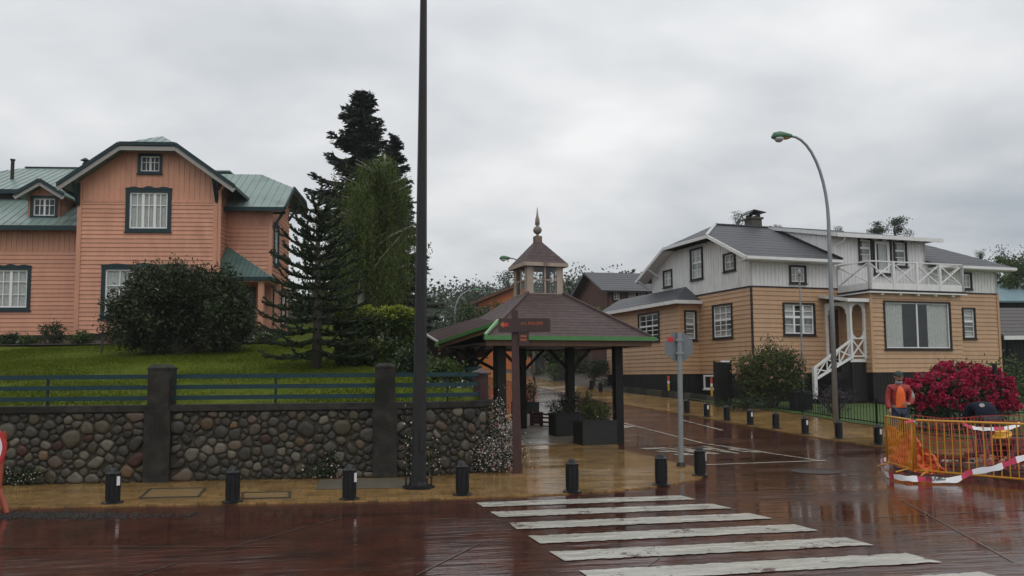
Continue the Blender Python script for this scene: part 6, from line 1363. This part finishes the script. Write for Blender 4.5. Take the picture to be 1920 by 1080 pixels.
house_simple('blue_roofed_house', 'dark house with pale blue metal roof at the right edge', 1878, 2050, 700, 560, 532, 52, R(6), M_SKIRT, mat('blue_roof', (.20, .30, .33), .35, .15, 2), 6)
house_simple('dark_shed', 'dark building with brown roof and white fascia at the right edge', 1893, 2120, 730, 622, 578, 41.5, R(4), M_SKIRT, mat('brown_roof', (.055, .045, .042), .5, .2, 5), 6, fascia=M_WHITE)
house_simple('grey_shed', 'grey timber building behind the pavilion up the street', 975, 1125, 712, 655, 640, 66, R(-8), mat('grey_timber', (.14, .13, .12), .7, .25, 6, rnd=.1), M_SLATE, 6)
# ------------------------------------------------------------------ around the ochre house
p = gp(1345, 762); q = gp(1392, 768); gt = thing('dark_gate', 'tall dark boarded gate at the corner of the ochre house', 'gate', (p.x, p.y + .2, gz(p.x, p.y)), HA); hh = atY(1365, 679, p.y + .2).z - gz(p.x, p.y); w = (q.x - p.x) * 1.1
for i in range(6): inst('board', piece(M_SKIRT), gt, Matrix.Translation((i * w / 6, 0, 0)) @ sc(w / 6 - .01, .03, hh))
MB().box(-.05, 0, -.04, .04, -.1, hh + .05).box(w, w + .05, -.04, .04, -.1, hh + .05).build('post', M_SKIRT, gt); MB().box(w * .4, w * .95, -.05, .03, hh, hh + .06).build('ledge', M_PWHITE, gt)
p = gp(1508, 772); p.z = gz(p.x, p.y); r = thing('meter_cabinet', 'dark grey metal cabinet behind the far kerb below the white stairs', 'cabinet', (p.x, p.y + .3, p.z), HA); hh = atY(1508, 736, p.y).z - p.z
MB().box(-.32, .32, -.2, .2, 0, hh).build('body', M_PLANT, r); MB().box(-.35, .35, -.23, .23, hh, hh + .04).build('lid', M_PLANT, r); MB().box(-.29, -.005, -.21, -.2, .08, hh - .06).box(.005, .29, -.21, -.2, .08, hh - .06).build('doors', M_BLACK, r)
p = gp(1506, 770); yq = p.y + .8; zt_ = atY(1499, 517, yq).z; t2 = atY(1499, 517, yq); b2 = atY(1506, 735, yq); r = thing('flagpole', 'thin grey pole with small lantern head before the ochre house window', 'pole', (b2.x, yq, gz(b2.x, yq))); hh = zt_ - gz(b2.x, yq)
MB().tube([(0, 0, 0), ((t2.x - b2.x) * .6, 0, hh * .6), (t2.x - b2.x, 0, hh)], [.045, .035, .025], 8).build('shaft', M_GALV, r); MB().lathe([(.03, 0), (.07, .05), (.07, .16), (.02, .22)], (t2.x - b2.x, 0, hh), 8).build('lantern', M_GALV, r)
# low stone edging and grass along the side wall
a = gp(1150, 731); b = gp(1325, 752); lwall = thing('low_stone_edging', 'low dark stone edging between pavement and ochre house', 'low wall', (a.x, a.y, 0)); d_ = Vector((b.x - a.x, b.y - a.y, 0)); L_ = d_.length; d_.normalize(); k = 0; x = 0; rs2 = random.Random(4)
while x < L_:
    w = rs2.uniform(.25, .5); c = a + d_ * (x + w / 2); MB().bar(a + d_ * x + Vector((.12, .1, .06 + .0)) , a + d_ * (x + w - .02) + Vector((.12, .1, .06 + rs2.uniform(-.02, .02))) + Vector((0, 0, gz(c.x, c.y) - gz(a.x, a.y))) * 0, .22, .30 + rs2.uniform(-.04, .04)).build('edging_stone', rs2.choice(SM[:3]), lwall, mw=Matrix.Translation((-a.x, -a.y, gz(c.x, c.y) - a.z + .0))); x += w
# black metal garden fence along the pavement
fpts = [gp(1350, 758), gp(1500, 777), gp(1570, 789), gp(1640, 799), gp(1700, 808), gp(1780, 818), gp(1850, 826), Vector((14.5, 20.0, 0)), Vector((22, 21.2, 0))]
gf = thing('garden_fence', 'low black metal fence of thin upright bars around the ochre house garden', 'fence', (fpts[2].x, fpts[2].y, 0)); o_ = fpts[2].copy(); o_.z = 0; bars = MB(); FH = .72
for a, b in zip(fpts, fpts[1:]):
    a = Vector((a.x + .12, a.y + .12, gz(a.x, a.y))) - o_; b = Vector((b.x + .12, b.y + .12, gz(b.x, b.y))) - o_; n = max(1, int((b - a).length / .12))
    for z in (.10, FH - .06): MB().bar(a + Vector((0, 0, z)), b + Vector((0, 0, z)), .02, .03).build('rail', M_BLACK, gf)
    MB().bar(a, a + Vector((0, 0, FH + .08)), .05).build('post', M_BLACK, gf)
    for i in range(1, n): q = a.lerp(b, i / n); bars.bar(q + Vector((0, 0, .02)), q + Vector((0, 0, FH)), .012)
tag(bars.build('bars', M_BLACK, gf), kind='stuff')
p = gp(1878, 815); p = Vector((p.x + .2, p.y + .5, 0)); tag(MB().tube([(0, 0, 0), (0, 0, atY(1878, 682, p.y).z)], .065, 8).build('black_post', M_BLACK, None, mw=Matrix.Translation(p)), 'plain black post standing before the right end of the magenta rhododendron', 'post')

# ------------------------------------------------------------------ ROAD WORKS: barriers, net, tape
def barrier(a, b, zt, zb0, label, pitch=.115):
    r = thing('barrier', label, 'barrier', (a.x, a.y, 0), math.atan2(b.y - a.y, b.x - a.x), 'yellow barriers round the road works'); L_ = math.hypot(b.x - a.x, b.y - a.y); R_ = .018
    MB().tube([(0, 0, zb0), (0, 0, zt - .04), (.04, 0, zt), (L_ - .04, 0, zt), (L_, 0, zt - .04), (L_, 0, zb0), (0, 0, zb0)], R_, 7).build('frame', M_YELLOW, r, True); n = int(L_ / pitch)
    for i in range(1, n): MB().tube([(L_ * i / n, 0, zb0), (L_ * i / n, 0, zt)], .0085, 5, False).build('bar', M_YELLOW, r)
    for x in (.18, L_ - .18):
        MB().tube([(x, -.22, .012), (x, 0, zb0), (x, .22, .012)], .014, 6).build('foot', M_YELLOW, r)
    return r
b1a = gp(1664, 873); b1b = gp(1713, 889); b2b = gp(1935, 909); d2_ = (b2b - b1b).normalized(); b2b = b1b + d2_ * 2.3
zt1 = .86
barrier(b1a, b1b, .88, .07, 'yellow barrier panel seen end on, left corner of the road works', .1); barrier(b1b + d2_ * .05, b2b, .88, .07, 'yellow barrier panel in front of the workers, running right')
# orange plastic net: slumped over the corner, and hung along the far barrier
def net(name, label, f, nu, nv, m=M_NET, w=.008):
    mb = MB(); Pn = [[f(i / nu, j / nv) for j in range(nv + 1)] for i in range(nu + 1)]
    for i in range(nu + 1):
        for j in range(nv):
            a, b = Pn[i][j], Pn[i][j + 1]; e_ = Vector((w, 0, 0)); mb.add([a - e_, a + e_, b + e_, b - e_], [(0, 1, 2, 3)])
    for j in range(nv + 1):
        for i in range(nu):
            a, b = Pn[i][j], Pn[i + 1][j]; e_ = Vector((0, 0, w)); mb.add([a - e_, a + e_, b + e_, b - e_], [(0, 1, 2, 3)])
    o = obj(name, mb.v, mb.f, m); tag(o, label, 'safety net'); return o
fa, fb = b1b + d2_ * .25, b2b + d2_ * .3; off = Vector((.28, 1.05, 0))
net('safety_net', 'red plastic safety net hung behind the long yellow barrier', lambda u, v_: fa + off + (fb - fa) * u + Vector((.03 * math.sin(u * 20), .05 * math.sin(u * 9 + v_ * 4), .08 + .84 * v_ - .04 * math.sin(u * 7))), 34, 9, mat('red_net', (.42, .05, .045), .5, .15, 10), .006)
def slump(u, v_):
    a = b1a.lerp(b1b, u / .55) if u < .55 else b1b + d2_ * (u - .55) * 1.0
    hgt = (.62 - .35 * max(0, u - .45)) * (1 + .12 * math.sin(u * 17)) * (1.0 if u < .6 else max(.25, 1 - (u - .6) * 2)); bulge = .10 + .16 * math.sin(v_ * 2.6) + .05 * math.sin(u * 23 + v_ * 9)
    nrm = Vector((.6, .75, 0)); return a + nrm * bulge + Vector((.03 * math.sin(v_ * 31), .03 * math.sin(u * 29), .02 + hgt * v_ ** .9))
sm_ = MB(); nu, nv = 44, 16; vs = [slump(i / nu, j / nv) + Vector((random.uniform(-.015, .015), random.uniform(-.02, .02), random.uniform(-.01, .01))) for i in range(nu + 1) for j in range(nv + 1)]
M_NETS = bpy.data.materials.new('crumpled_net'); M_NETS.use_nodes = True; N_ = M_NETS.node_tree.nodes; L2 = M_NETS.node_tree.links; bs = N_['Principled BSDF']; bs.inputs['Base Color'].default_value = (.80, .14, .035, 1); bs.inputs['Roughness'].default_value = .45
tcn = N_.new('ShaderNodeNewGeometry'); mpn = N_.new('ShaderNodeMapping'); mpn.inputs['Scale'].default_value = (26, 26, 26); L2.new(tcn.outputs['Position'], mpn.inputs[0]); chk = N_.new('ShaderNodeTexVoronoi'); chk.inputs['Scale'].default_value = 1.0; L2.new(mpn.outputs[0], chk.inputs['Vector'])
gtn = N_.new('ShaderNodeMath'); gtn.operation = 'LESS_THAN'; gtn.inputs[1].default_value = .78; L2.new(chk.outputs['Distance'], gtn.inputs[0]); L2.new(gtn.outputs[0], bs.inputs['Alpha'])
o = obj('crumpled_net', vs, [(i * (nv + 1) + j, (i + 1) * (nv + 1) + j, (i + 1) * (nv + 1) + j + 1, i * (nv + 1) + j + 1) for i in range(nu) for j in range(nv)], M_NETS, None, True); tag(o, 'crumpled bright orange plastic netting slumped inside the barrier corner', 'safety net')
# red and white tape
def ribbon(name, label, pts, w, tw0, segs, parent=None):
    """a strip of tape along pts; every second block red"""
    pts = [Vector(p_) for p_ in pts]; r = thing(name, label, 'barrier tape', pts[0]) if parent is None else parent; o_ = pts[0]
    # resample with Catmull-Rom
    P_ = []
    for i in range(len(pts) - 1):
        p0, p1, p2, p3 = pts[max(0, i - 1)], pts[i], pts[i + 1], pts[min(len(pts) - 1, i + 2)]
        for k in range(10):
            t = k / 10; P_.append(.5 * ((2 * p1) + (p2 - p0) * t + (2 * p0 - 5 * p1 + 4 * p2 - p3) * t * t + (3 * p1 - p0 - 3 * p2 + p3) * t ** 3))
    P_.append(pts[-1]); acc = 0; cur = MB(); last = None; M_TR = mat('tape_red', (.48, .02, .07), .4, .1, 8)
    def flush():
        if cur.v: cur.build('red_block' if last else 'white_block', M_TR if last else M_PWHITE, r, True)
    for i in range(len(P_) - 1):
        a, b = P_[i], P_[i + 1]; k0, k1 = (1 + .15 * math.sin(i * .9)), (1 + .15 * math.sin((i + 1) * .9)); U = Vector((0, math.sin(tw0), math.cos(tw0))) * w / 2; u = U * k0; u2 = U * k1
        acc += (b - a).length; red = (acc % segs) < segs * .30
        if last is not None and red != last: flush(); cur = MB()
        last = red; cur.add([a - u - o_, b - u2 - o_, b + u2 - o_, a + u - o_], [(0, 1, 2, 3)])
    flush(); return r, o_
tp3 = [gp(1668, 862) + Vector((0, 0, .03)), gp(1652, 872) + Vector((0, 0, .05)), gp(1660, 892) + Vector((0, 0, .04)), gp(1690, 902) + Vector((0, 0, .05)), gp(1730, 905) + Vector((0, 0, .055)), gp(1790, 906) + Vector((0, 0, .05)), gp(1830, 908) + Vector((-.02, .1, .16)), gp(1870, 911) + Vector((0, 0, .26)), gp(1915, 913) + Vector((0, 0, .40)), b2b + Vector((-.02, -.05, .62)), b2b + Vector((.03, -.02, .66))]
rb_, o_ = ribbon('barrier_tape', 'red and white warning tape lettered PELIGRO lying before the yellow barrier', tp3, .085, .35, .62)
pt = gp(1752, 905) + Vector((0, -.075, .06)) - o_; nrm = Vector((0, -math.cos(.35), math.sin(.35)))
text_mesh('lettering', 'PELIGRO', .10, M_BLACK, rb_, axes((1, .03, 0), (0, math.sin(.35), math.cos(.35)), tuple(nrm), tuple(pt + Vector((0, .05, 0)) + nrm * .03)) @ sc(.75, 1, 1), .001)
q = b1b + d2_ * 1.05; ribbon('barrier_tape', 'loose white tape knotted on the top rail of the barrier', [q + Vector((-.25, -.03, .86)), q + Vector((-.1, -.05, .80)), q + Vector((.15, -.04, .78)), q + Vector((.45, -.05, .80)), q + Vector((.62, -.04, .86))], .06, .5, .5)
ribbon('barrier_tape', 'short scrap of tape tied to the barrier corner post', [b1b + Vector((-.12, -.04, .84)), b1b + Vector((0, -.06, .87)), b1b + Vector((.06, -.05, .82))], .05, .8, .5)
# left barricade sign
p = gp(10, 962); r = thing('barricade_sign', 'red and white warning sign on an orange-red stand at the left edge', 'warning sign', (p.x - .28, p.y, 0)); M_STAND = mat('stand_red', (.30, .06, .03), .45, .2, 8)
for (a, b) in (((-.35, 0, 0), (0, .1, 1.0)), ((.30, 0, 0), (0.02, .1, .62)), ((-.02, .45, 0), (0, .12, .9))): MB().bar(a, b, .045, .03).build('leg', M_STAND, r)
MB().bar((.16, .05, .30), (.20, .06, 1.0), .05, .03).build('side_bar', M_STAND, r)
pl = MB().prism([(.30 * math.cos(R(k * 15)) - .06, .03, .80 + .30 * math.sin(R(k * 15))) for k in range(24)], (0, .02, 0)).build('disc', M_RED, r); MB().prism([(.255 * math.cos(R(k * 15)) - .06, .022, .80 + .255 * math.sin(R(k * 15))) for k in range(24)], (0, .006, 0)).build('disc_face', M_PWHITE, pl); MB().prism([(.15 * math.cos(R(k * 15)) - .0, .015, .80 + .15 * math.sin(R(k * 15))) for k in range(24)], (0, .006, 0)).build('disc_mark', mat('magenta_mark', (.45, .02, .25), .4, .1, 8), pl)

# ------------------------------------------------------------------ PEOPLE
def skin_mesh(name, nodes, edges, m, parent, root=0, sub=2):
    me = bpy.data.meshes.new(name); me.from_pydata([n_[0] for n_ in nodes], edges, []); o = bpy.data.objects.new(name, me); COL.objects.link(o)
    o.modifiers.new('skin', 'SKIN'); sv = me.skin_vertices[0].data
    for i, n_ in enumerate(nodes): rr = n_[1]; sv[i].radius = rr if isinstance(rr, tuple) else (rr, rr); sv[i].use_root = (i == root)
    s = o.modifiers.new('sub', 'SUBSURF'); s.levels = sub; s.render_levels = sub
    dg = bpy.context.evaluated_depsgraph_get(); m2 = bpy.data.meshes.new_from_object(o.evaluated_get(dg)); bpy.data.objects.remove(o); m2.name = name
    m2.materials.clear(); m2.materials.append(m); m2.polygons.foreach_set('use_smooth', [True] * len(m2.polygons)); q = bpy.data.objects.new(name, m2); COL.objects.link(q); q.parent = parent; return q
def chain(nodes, edges, start, pts):
    last = start
    for p_, r_ in pts:
        nodes.append((p_, r_)); k = len(nodes) - 1
        if last is not None: edges.append((last, k))
        last = k
    return last
M_SKIN = mat('skin', (.36, .19, .13), .5, .08, 20); M_JEAN = mat('denim', (.035, .05, .085), .8, .3, 12, 1.0, 10); M_RJ = mat('red_jacket', (.30, .022, .020), .6, .3, 8, 1.0, 9); M_OV = mat('orange_vest', (.80, .13, .02), .6, .12, 10, .3, 16); M_NAVY = mat('navy_jacket', (.007, .010, .022), .75, .35, 8, 1.0, 9, spec=.15); M_BOOT = mat('boot_leather', (.025, .018, .014), .5, .2, 15); M_DKTR = mat('dark_trousers', (.020, .020, .024), .7, .2, 15, .3, 40); M_MAROON = mat('maroon_overall', (.085, .018, .016), .7, .2, 10, .4, 18); M_GREYC = mat('grey_sleeve', (.30, .29, .27), .7, .2, 12, .3, 20)
def head_nodes(c, fwd, up=(0, 0, 1), s=1.0):
    c = Vector(c); f = Vector(fwd).normalized(); u = Vector(up).normalized(); return c, f, u, f.cross(u).normalized(), s
def face(parent, c, f, u):
    c = Vector(c); f = Vector(f).normalized(); u = Vector(u).normalized(); rt = f.cross(u).normalized()
    b = MB()
    for s in (-1, 1): e_ = c + f * .088 + rt * s * .032 + u * .008; b.lathe([(.002, -.010), (.011, -.004), (.011, .004), (.002, .010)], e_, 6)
    b.build('eyes', M_BLACK, parent, True)
    n_ = MB(); t_ = c + f * .118 - u * .022; b0 = c + f * .092 + u * .015; n_.add([b0, c + f * .088 - u * .032 + rt * .018, c + f * .088 - u * .032 - rt * .018, t_], [(0, 1, 3), (0, 3, 2), (1, 2, 3)]); n_.build('nose', M_SKIN, parent, True)
    m_ = MB(); m_.bar(c + f * .093 - u * .055 - rt * .026, c + f * .093 - u * .055 + rt * .026, .012, .010); m_.build('mouth', mat('lips', (.25, .09, .08), .5, .1, 20), parent)
    for s in (-1, 1): ea = MB(); ea.lathe([(.006, -.03), (.02, -.01), (.022, .012), (.008, .03)], c + rt * s * .080 - f * .005, 6); ea.build('ear', M_SKIN, parent, True)
def hand(parent, w, d, palm_n, curl=.35, m=M_SKIN):
    """five separate curled fingers from wrist w along d"""
    w = Vector(w); d = Vector(d).normalized(); pn = Vector(palm_n); pn = (pn - d * pn.dot(d)).normalized(); sd = d.cross(pn).normalized(); b = MB()
    b.tube([w, w + d * .04, w + d * .085], [.026, .036, .034], 8)
    for k, L_ in enumerate((.062, .074, .078, .068)):
        base = w + d * .082 + sd * (-.028 + .0185 * k); p1 = base + d * L_ * .45 + pn * .006; p2 = p1 + (d * math.cos(curl) + pn * math.sin(curl)) * L_ * .35; p3 = p2 + (d * math.cos(curl * 2) + pn * math.sin(curl * 2)) * L_ * .3; b.tube([base, p1, p2, p3], [.0095, .009, .008, .006], 6)
    tb = w + d * .03 - sd * .03; b.tube([tb, tb + (d * .6 - sd * .7) * .035 + pn * .01, tb + (d * .95 - sd * .6) * .06 + pn * .02], [.012, .011, .008], 6); return b.build('hand', m, parent, True)
# worker 1: standing, red jacket open over an orange vest
p = gp(1690, 839); sh = atY(1690, 698, p.y).z / 1.74
P1_ = thing('person', 'standing man in red jacket, orange vest, jeans and cap behind the barrier', 'person', (p.x, p.y, 0), R(172)); P1_.scale = (sh,) * 3
# local frame: +y is forward
nd = [((0, 0, .95), (.15, .105))]; ed = []
ch_ = chain(nd, ed, 0, [((0, -.01, 1.10), (.125, .085)), ((0, -.01, 1.27), (.14, .09)), ((0, -.02, 1.40), (.10, .07)), ((0, .0, 1.50), (.055, .055)), ((0, .015, 1.56), (.075, .085)), ((0, .02, 1.63), (.080, .098)), ((0, .01, 1.70), (.062, .078))])
for s in (-1, 1):
    chain(nd, ed, 3, [((s * .175, -.01, 1.385), .055), ((.245, -.03, 1.15), .045), ((.25, .06, .93), .036), ((.23, .10, .86), .030)] if s > 0 else [((-.175, -.01, 1.385), .055), ((-.275, -.03, 1.16), .045), ((-.205, .14, 1.03), .036), ((-.15, .185, 1.01), .030)])
    chain(nd, ed, 0, [((s * .10, 0, .88), (.10, .10)), ((s * .11, .02, .50), .066), ((s * .115, 0, .10), .045), ((s * .125, .10, .04), .045)])
skin_mesh('body', nd, ed, M_SKIN, P1_)
nd = [((0, 0, .90), (.17, .125))]; ed = []; chain(nd, ed, 0, [((0, -.005, 1.08), (.17, .125)), ((0, -.01, 1.28), (.185, .135)), ((0, -.015, 1.41), (.15, .10)), ((0, -.02, 1.475), (.085, .08))])
for s in (-1, 1): chain(nd, ed, 3, [((.185, -.015, 1.39), .082), ((.25, -.03, 1.15), .068), ((.262, .05, .95), .062), ((.245, .09, .885), .055)] if s > 0 else [((-.185, -.015, 1.38), .082), ((-.285, -.03, 1.16), .068), ((-.215, .13, 1.035), .06), ((-.17, .175, 1.015), .052)])
skin_mesh('jacket', nd, ed, M_RJ, P1_)
vp = []; vf = []; zz_ = [(.93, .165, .150, 44), (1.02, .165, .150, 42), (1.12, .165, .152, 40), (1.22, .165, .155, 37), (1.31, .155, .150, 32), (1.38, .135, .130, 24), (1.43, .11, .105, 10)]
for (z_, a_, b_, an) in zz_:
    for k in range(9): t_ = R(-an + 2 * an * k / 8); vp.append((a_ * math.sin(t_), b_ * math.cos(t_) - .006 * abs(math.sin(k * 1.7 + z_ * 20)), z_))
for r_i in range(len(zz_) - 1):
    for k in range(8): vf.append((r_i * 9 + k, r_i * 9 + k + 1, r_i * 9 + k + 10, r_i * 9 + k + 9))
obj('vest', vp, vf, M_OV, P1_, True)
MB().tube([(-.235, -.02, 1.32), (-.29, -.02, 1.19), (-.275, .04, 1.10)], [.05, .066, .05], 8).build('sleeve_panel', M_GREYC, P1_, True)
nd = [((0, 0, .92), (.155, .12))]; ed = []
for s in (-1, 1): chain(nd, ed, 0, [((s * .10, 0, .84), (.105, .11)), ((s * .11, .015, .50), .082), ((s * .118, 0, .13), .07)])
skin_mesh('jeans', nd, ed, M_JEAN, P1_)
for s in (-1, 1): nd = [((s * .12, -.03, .13), .058)]; ed = []; chain(nd, ed, 0, [((s * .12, -.03, .055), .055), ((s * .125, .08, .045), .05), ((s * .13, .16, .035), .04)]); skin_mesh('boot', nd, ed, M_BOOT, P1_, sub=1); (hand(P1_, (.243, .09, .88), (0, .25, -1), (-1, .2, 0)) if s > 0 else hand(P1_, (-.16, .18, 1.012), (.8, .3, -.1), (0, -1, 0), .5))
face(P1_, (0, .025, 1.625), (0, 1, 0), (0, 0, 1)); MB().lathe([(.096, 0), (.10, .02), (.096, .06), (.07, .10), (.02, .12)], (0, .01, 1.655), 12).prism([(-.075, .08, 1.665), (.075, .08, 1.665), (.06, .175, 1.65), (-.06, .175, 1.65)], (0, 0, .012)).build('cap', mat('dark_green_cap', (.02, .035, .03), .6, .2, 20), P1_, True)
MB().lathe([(.075, 0), (.085, .03), (.075, .06)], (0, .02, 1.47), 10).build('scarf', mat('grey_scarf', (.25, .26, .30), .8, .2, 30), P1_, True)
b = MB(); b.tube([(0, .075, 1.585), (0, .06, 1.55)], [.045, .05], 8); b.build('beard', mat('beard', (.09, .07, .06), .8, .2, 40), P1_, True)
# worker 2: bent over with a broom, navy jacket, back towards the viewer
p = gp(1858, 868); P2_ = thing('person', 'worker in navy jacket bent over a broom inside the barriers', 'person', (p.x, p.y, 0), R(-10))
nd = [((0, 0, .84), (.15, .12))]; ed = []; chain(nd, ed, 0, [((0, .14, .96), (.15, .12)), ((0, .32, 1.00), (.165, .12)), ((0, .46, .95), (.12, .09)), ((0, .54, .90), .055), ((0, .60, .86), (.075, .085)), ((0, .67, .82), (.078, .09)), ((0, .73, .79), (.06, .07))])
for s in (-1, 1):
    chain(nd, ed, 3, [((s * .18, .46, .92), .066), ((s * .24, .52, .68), .05), ((s * .13, .66, .52), .036)]); chain(nd, ed, 0, [((s * .11, -.02, .78), .10), ((s * .14, .08, .45), .066), ((s * .15, -.04, .09), .045), ((s * .16, .06, .04), .042)])
skin_mesh('body', nd, ed, M_SKIN, P2_)
nd = [((0, -.05, .72), (.19, .16))]; ed = []; chain(nd, ed, 0, [((0, .06, .92), (.20, .165)), ((0, .31, 1.01), (.205, .15)), ((0, .45, .96), (.15, .11)), ((0, .52, .92), .08)])
for s in (-1, 1): chain(nd, ed, 3, [((s * .19, .46, .92), .092), ((s * .255, .52, .68), .076), ((s * .15, .64, .545), .055)])
skin_mesh('jacket', nd, ed, M_NAVY, P2_)
nd = [((0, -.02, .82), (.17, .14))]; ed = []
for s in (-1, 1): chain(nd, ed, 0, [((s * .115, -.02, .76), .115), ((s * .145, .08, .45), .085), ((s * .152, -.03, .13), .07)])
skin_mesh('trousers', nd, ed, M_DKTR, P2_)
for s in (-1, 1): nd = [((s * .152, -.06, .13), .058)]; ed = []; chain(nd, ed, 0, [((s * .155, -.06, .055), .055), ((s * .16, .05, .045), .05), ((s * .165, .13, .035), .04)]); skin_mesh('boot', nd, ed, M_BOOT, P2_, sub=1); hand(P2_, (s * .13, .655, .53), (-s * .6, .6, -.4), (0, -.3, -1), .8)
face(P2_, (0, .66, .83), (0, .5, -.85), (0, .85, .5)); MB().lathe([(.10, 0), (.102, .03), (.09, .07), (.05, .105), (.01, .115)], (0, 0, 0), 12).build('cap', M_NAVY, P2_, True, mw=Matrix.Translation((0, .665, .85)) @ Matrix.Rotation(R(-55), 4, 'X'))
MB().lathe([(.004, .004), (.045, .0), (.045, -.006), (.004, -.006)], (0, 0, 0), 14).build('back_badge', M_GREYC, P2_, mw=Matrix.Translation((-.09, .03, 1.045)) @ Matrix.Rotation(R(50), 4, 'X') @ Matrix.Rotation(R(-14), 4, 'Y'))
p2 = gp(1827, 862); br_ = thing('broom', 'broom with wide dark red head held by the bent worker', 'broom', (p2.x, p2.y, 0)); hw = (Matrix.Translation(P2_.location) @ Matrix.Rotation(R(-10), 4, 'Z')) @ Vector((-.05, .70, .50)); hv = hw - Vector((p2.x, p2.y, 0))
MB().tube([(0, 0, .10), hv, hv * 1.35], .013, 6).build('handle', M_BARK, br_); MB().box(-.17, .17, -.035, .035, .07, .13).build('head', M_RACK, br_); MB().box(-.165, .165, -.03, .03, .0, .07).build('bristles', mat('bristle', (.05, .02, .015), .8, .4, 60), br_)
# worker 3: crouching, yellow helmet
p = gp(1908, 880); P3_ = thing('person', 'crouching worker in yellow hard hat and dark red clothes at the right edge', 'person', (p.x, p.y, 0), R(115))
nd = [((0, -.05, .24), (.15, .13))]; ed = []; chain(nd, ed, 0, [((0, .05, .34), (.14, .11)), ((0, .16, .44), (.15, .11)), ((0, .22, .50), (.11, .08)), ((0, .26, .53), .05), ((0, .31, .545), (.072, .08)), ((0, .36, .55), (.075, .085)), ((0, .40, .56), (.05, .06))])
for s in (-1, 1):
    chain(nd, ed, 3, [((s * .17, .22, .47), .064), ((s * .22, .36, .30), .048), ((s * .12, .50, .20), .034)]); chain(nd, ed, 0, [((s * .12, .0, .24), .10), ((s * .18, .32, .36), .068), ((s * .16, .06, .10), .05), ((s * .17, .17, .04), .042)])
skin_mesh('body', nd, ed, M_SKIN, P3_)
nd = [((0, -.06, .23), (.18, .155))]; ed = []; chain(nd, ed, 0, [((0, .04, .35), (.175, .14)), ((0, .15, .46), (.185, .14)), ((0, .21, .51), (.14, .10))])
for s in (-1, 1): chain(nd, ed, 3, [((s * .18, .22, .48), .086), ((s * .23, .36, .30), .07), ((s * .14, .48, .215), .05)])
skin_mesh('overall_top', nd, ed, M_MAROON, P3_)
nd = [((0, -.06, .23), (.17, .14))]; ed = []
for s in (-1, 1): chain(nd, ed, 0, [((s * .12, .0, .24), .112), ((s * .18, .32, .36), .085), ((s * .16, .07, .13), .07)])
skin_mesh('overall_legs', nd, ed, M_MAROON, P3_)
for s in (-1, 1): nd = [((s * .16, .04, .12), .056)]; ed = []; chain(nd, ed, 0, [((s * .165, .05, .05), .055), ((s * .17, .15, .045), .05), ((s * .175, .24, .035), .04)]); skin_mesh('boot', nd, ed, M_BOOT, P3_, sub=1); hand(P3_, (s * .12, .50, .20), (-s * .3, .6, -.5), (0, -.4, -1), .6)
face(P3_, (0, .35, .545), (0, .9, -.4), (0, .4, .9)); MB().lathe([(.155, 0), (.155, .008), (.122, .014), (.12, .05), (.10, .095), (.05, .13), (.008, .138)], (0, 0, 0), 16).build('hard_hat', mat('helmet_yellow', (.75, .42, .02), .3, .08, 8), P3_, True, mw=Matrix.Translation((0, .34, .585)) @ Matrix.Rotation(R(-22), 4, 'X'))
# heap of broken paving and cement bag in the works
hp_ = gp(1800, 872); hpz = thing('rubble_heap', 'low heap of broken paving and sand inside the barriers', 'rubble', (hp_.x, hp_.y, 0)); rs3 = random.Random(9)
for i in range(26): x, y = rs3.gauss(0, .45), rs3.gauss(0, .22); s = rs3.uniform(.05, .13); b = MB(); b.box(-s, s, -s * .7, s * .7, -.03, s * .6); b.build('broken_slab', rs3.choice([M_PATH, M_CONC, SM[3]]), hpz, mw=Matrix.Translation((x, y, .02)) @ Matrix.Rotation(rs3.uniform(0, 3), 4, 'Z') @ Matrix.Rotation(rs3.uniform(-.4, .4), 4, 'X'))

# ------------------------------------------------------------------ damp air
hz = MB().box(-420, 420, -40, 330, -1.2, 46).build('haze', None, None); hz['kind'] = 'stuff'; tag(hz, 'thin damp haze that pales the far hillside', 'haze')
hm = bpy.data.materials.new('haze_volume'); hm.use_nodes = True; hm.node_tree.nodes.clear(); ho = hm.node_tree.nodes.new('ShaderNodeOutputMaterial'); hv_ = hm.node_tree.nodes.new('ShaderNodeVolumePrincipled')
hv_.inputs['Color'].default_value = (.86, .90, .94, 1); hv_.inputs['Density'].default_value = 0.0005; hm.node_tree.links.new(hv_.outputs[0], ho.inputs['Volume']); hz.data.materials.append(hm)
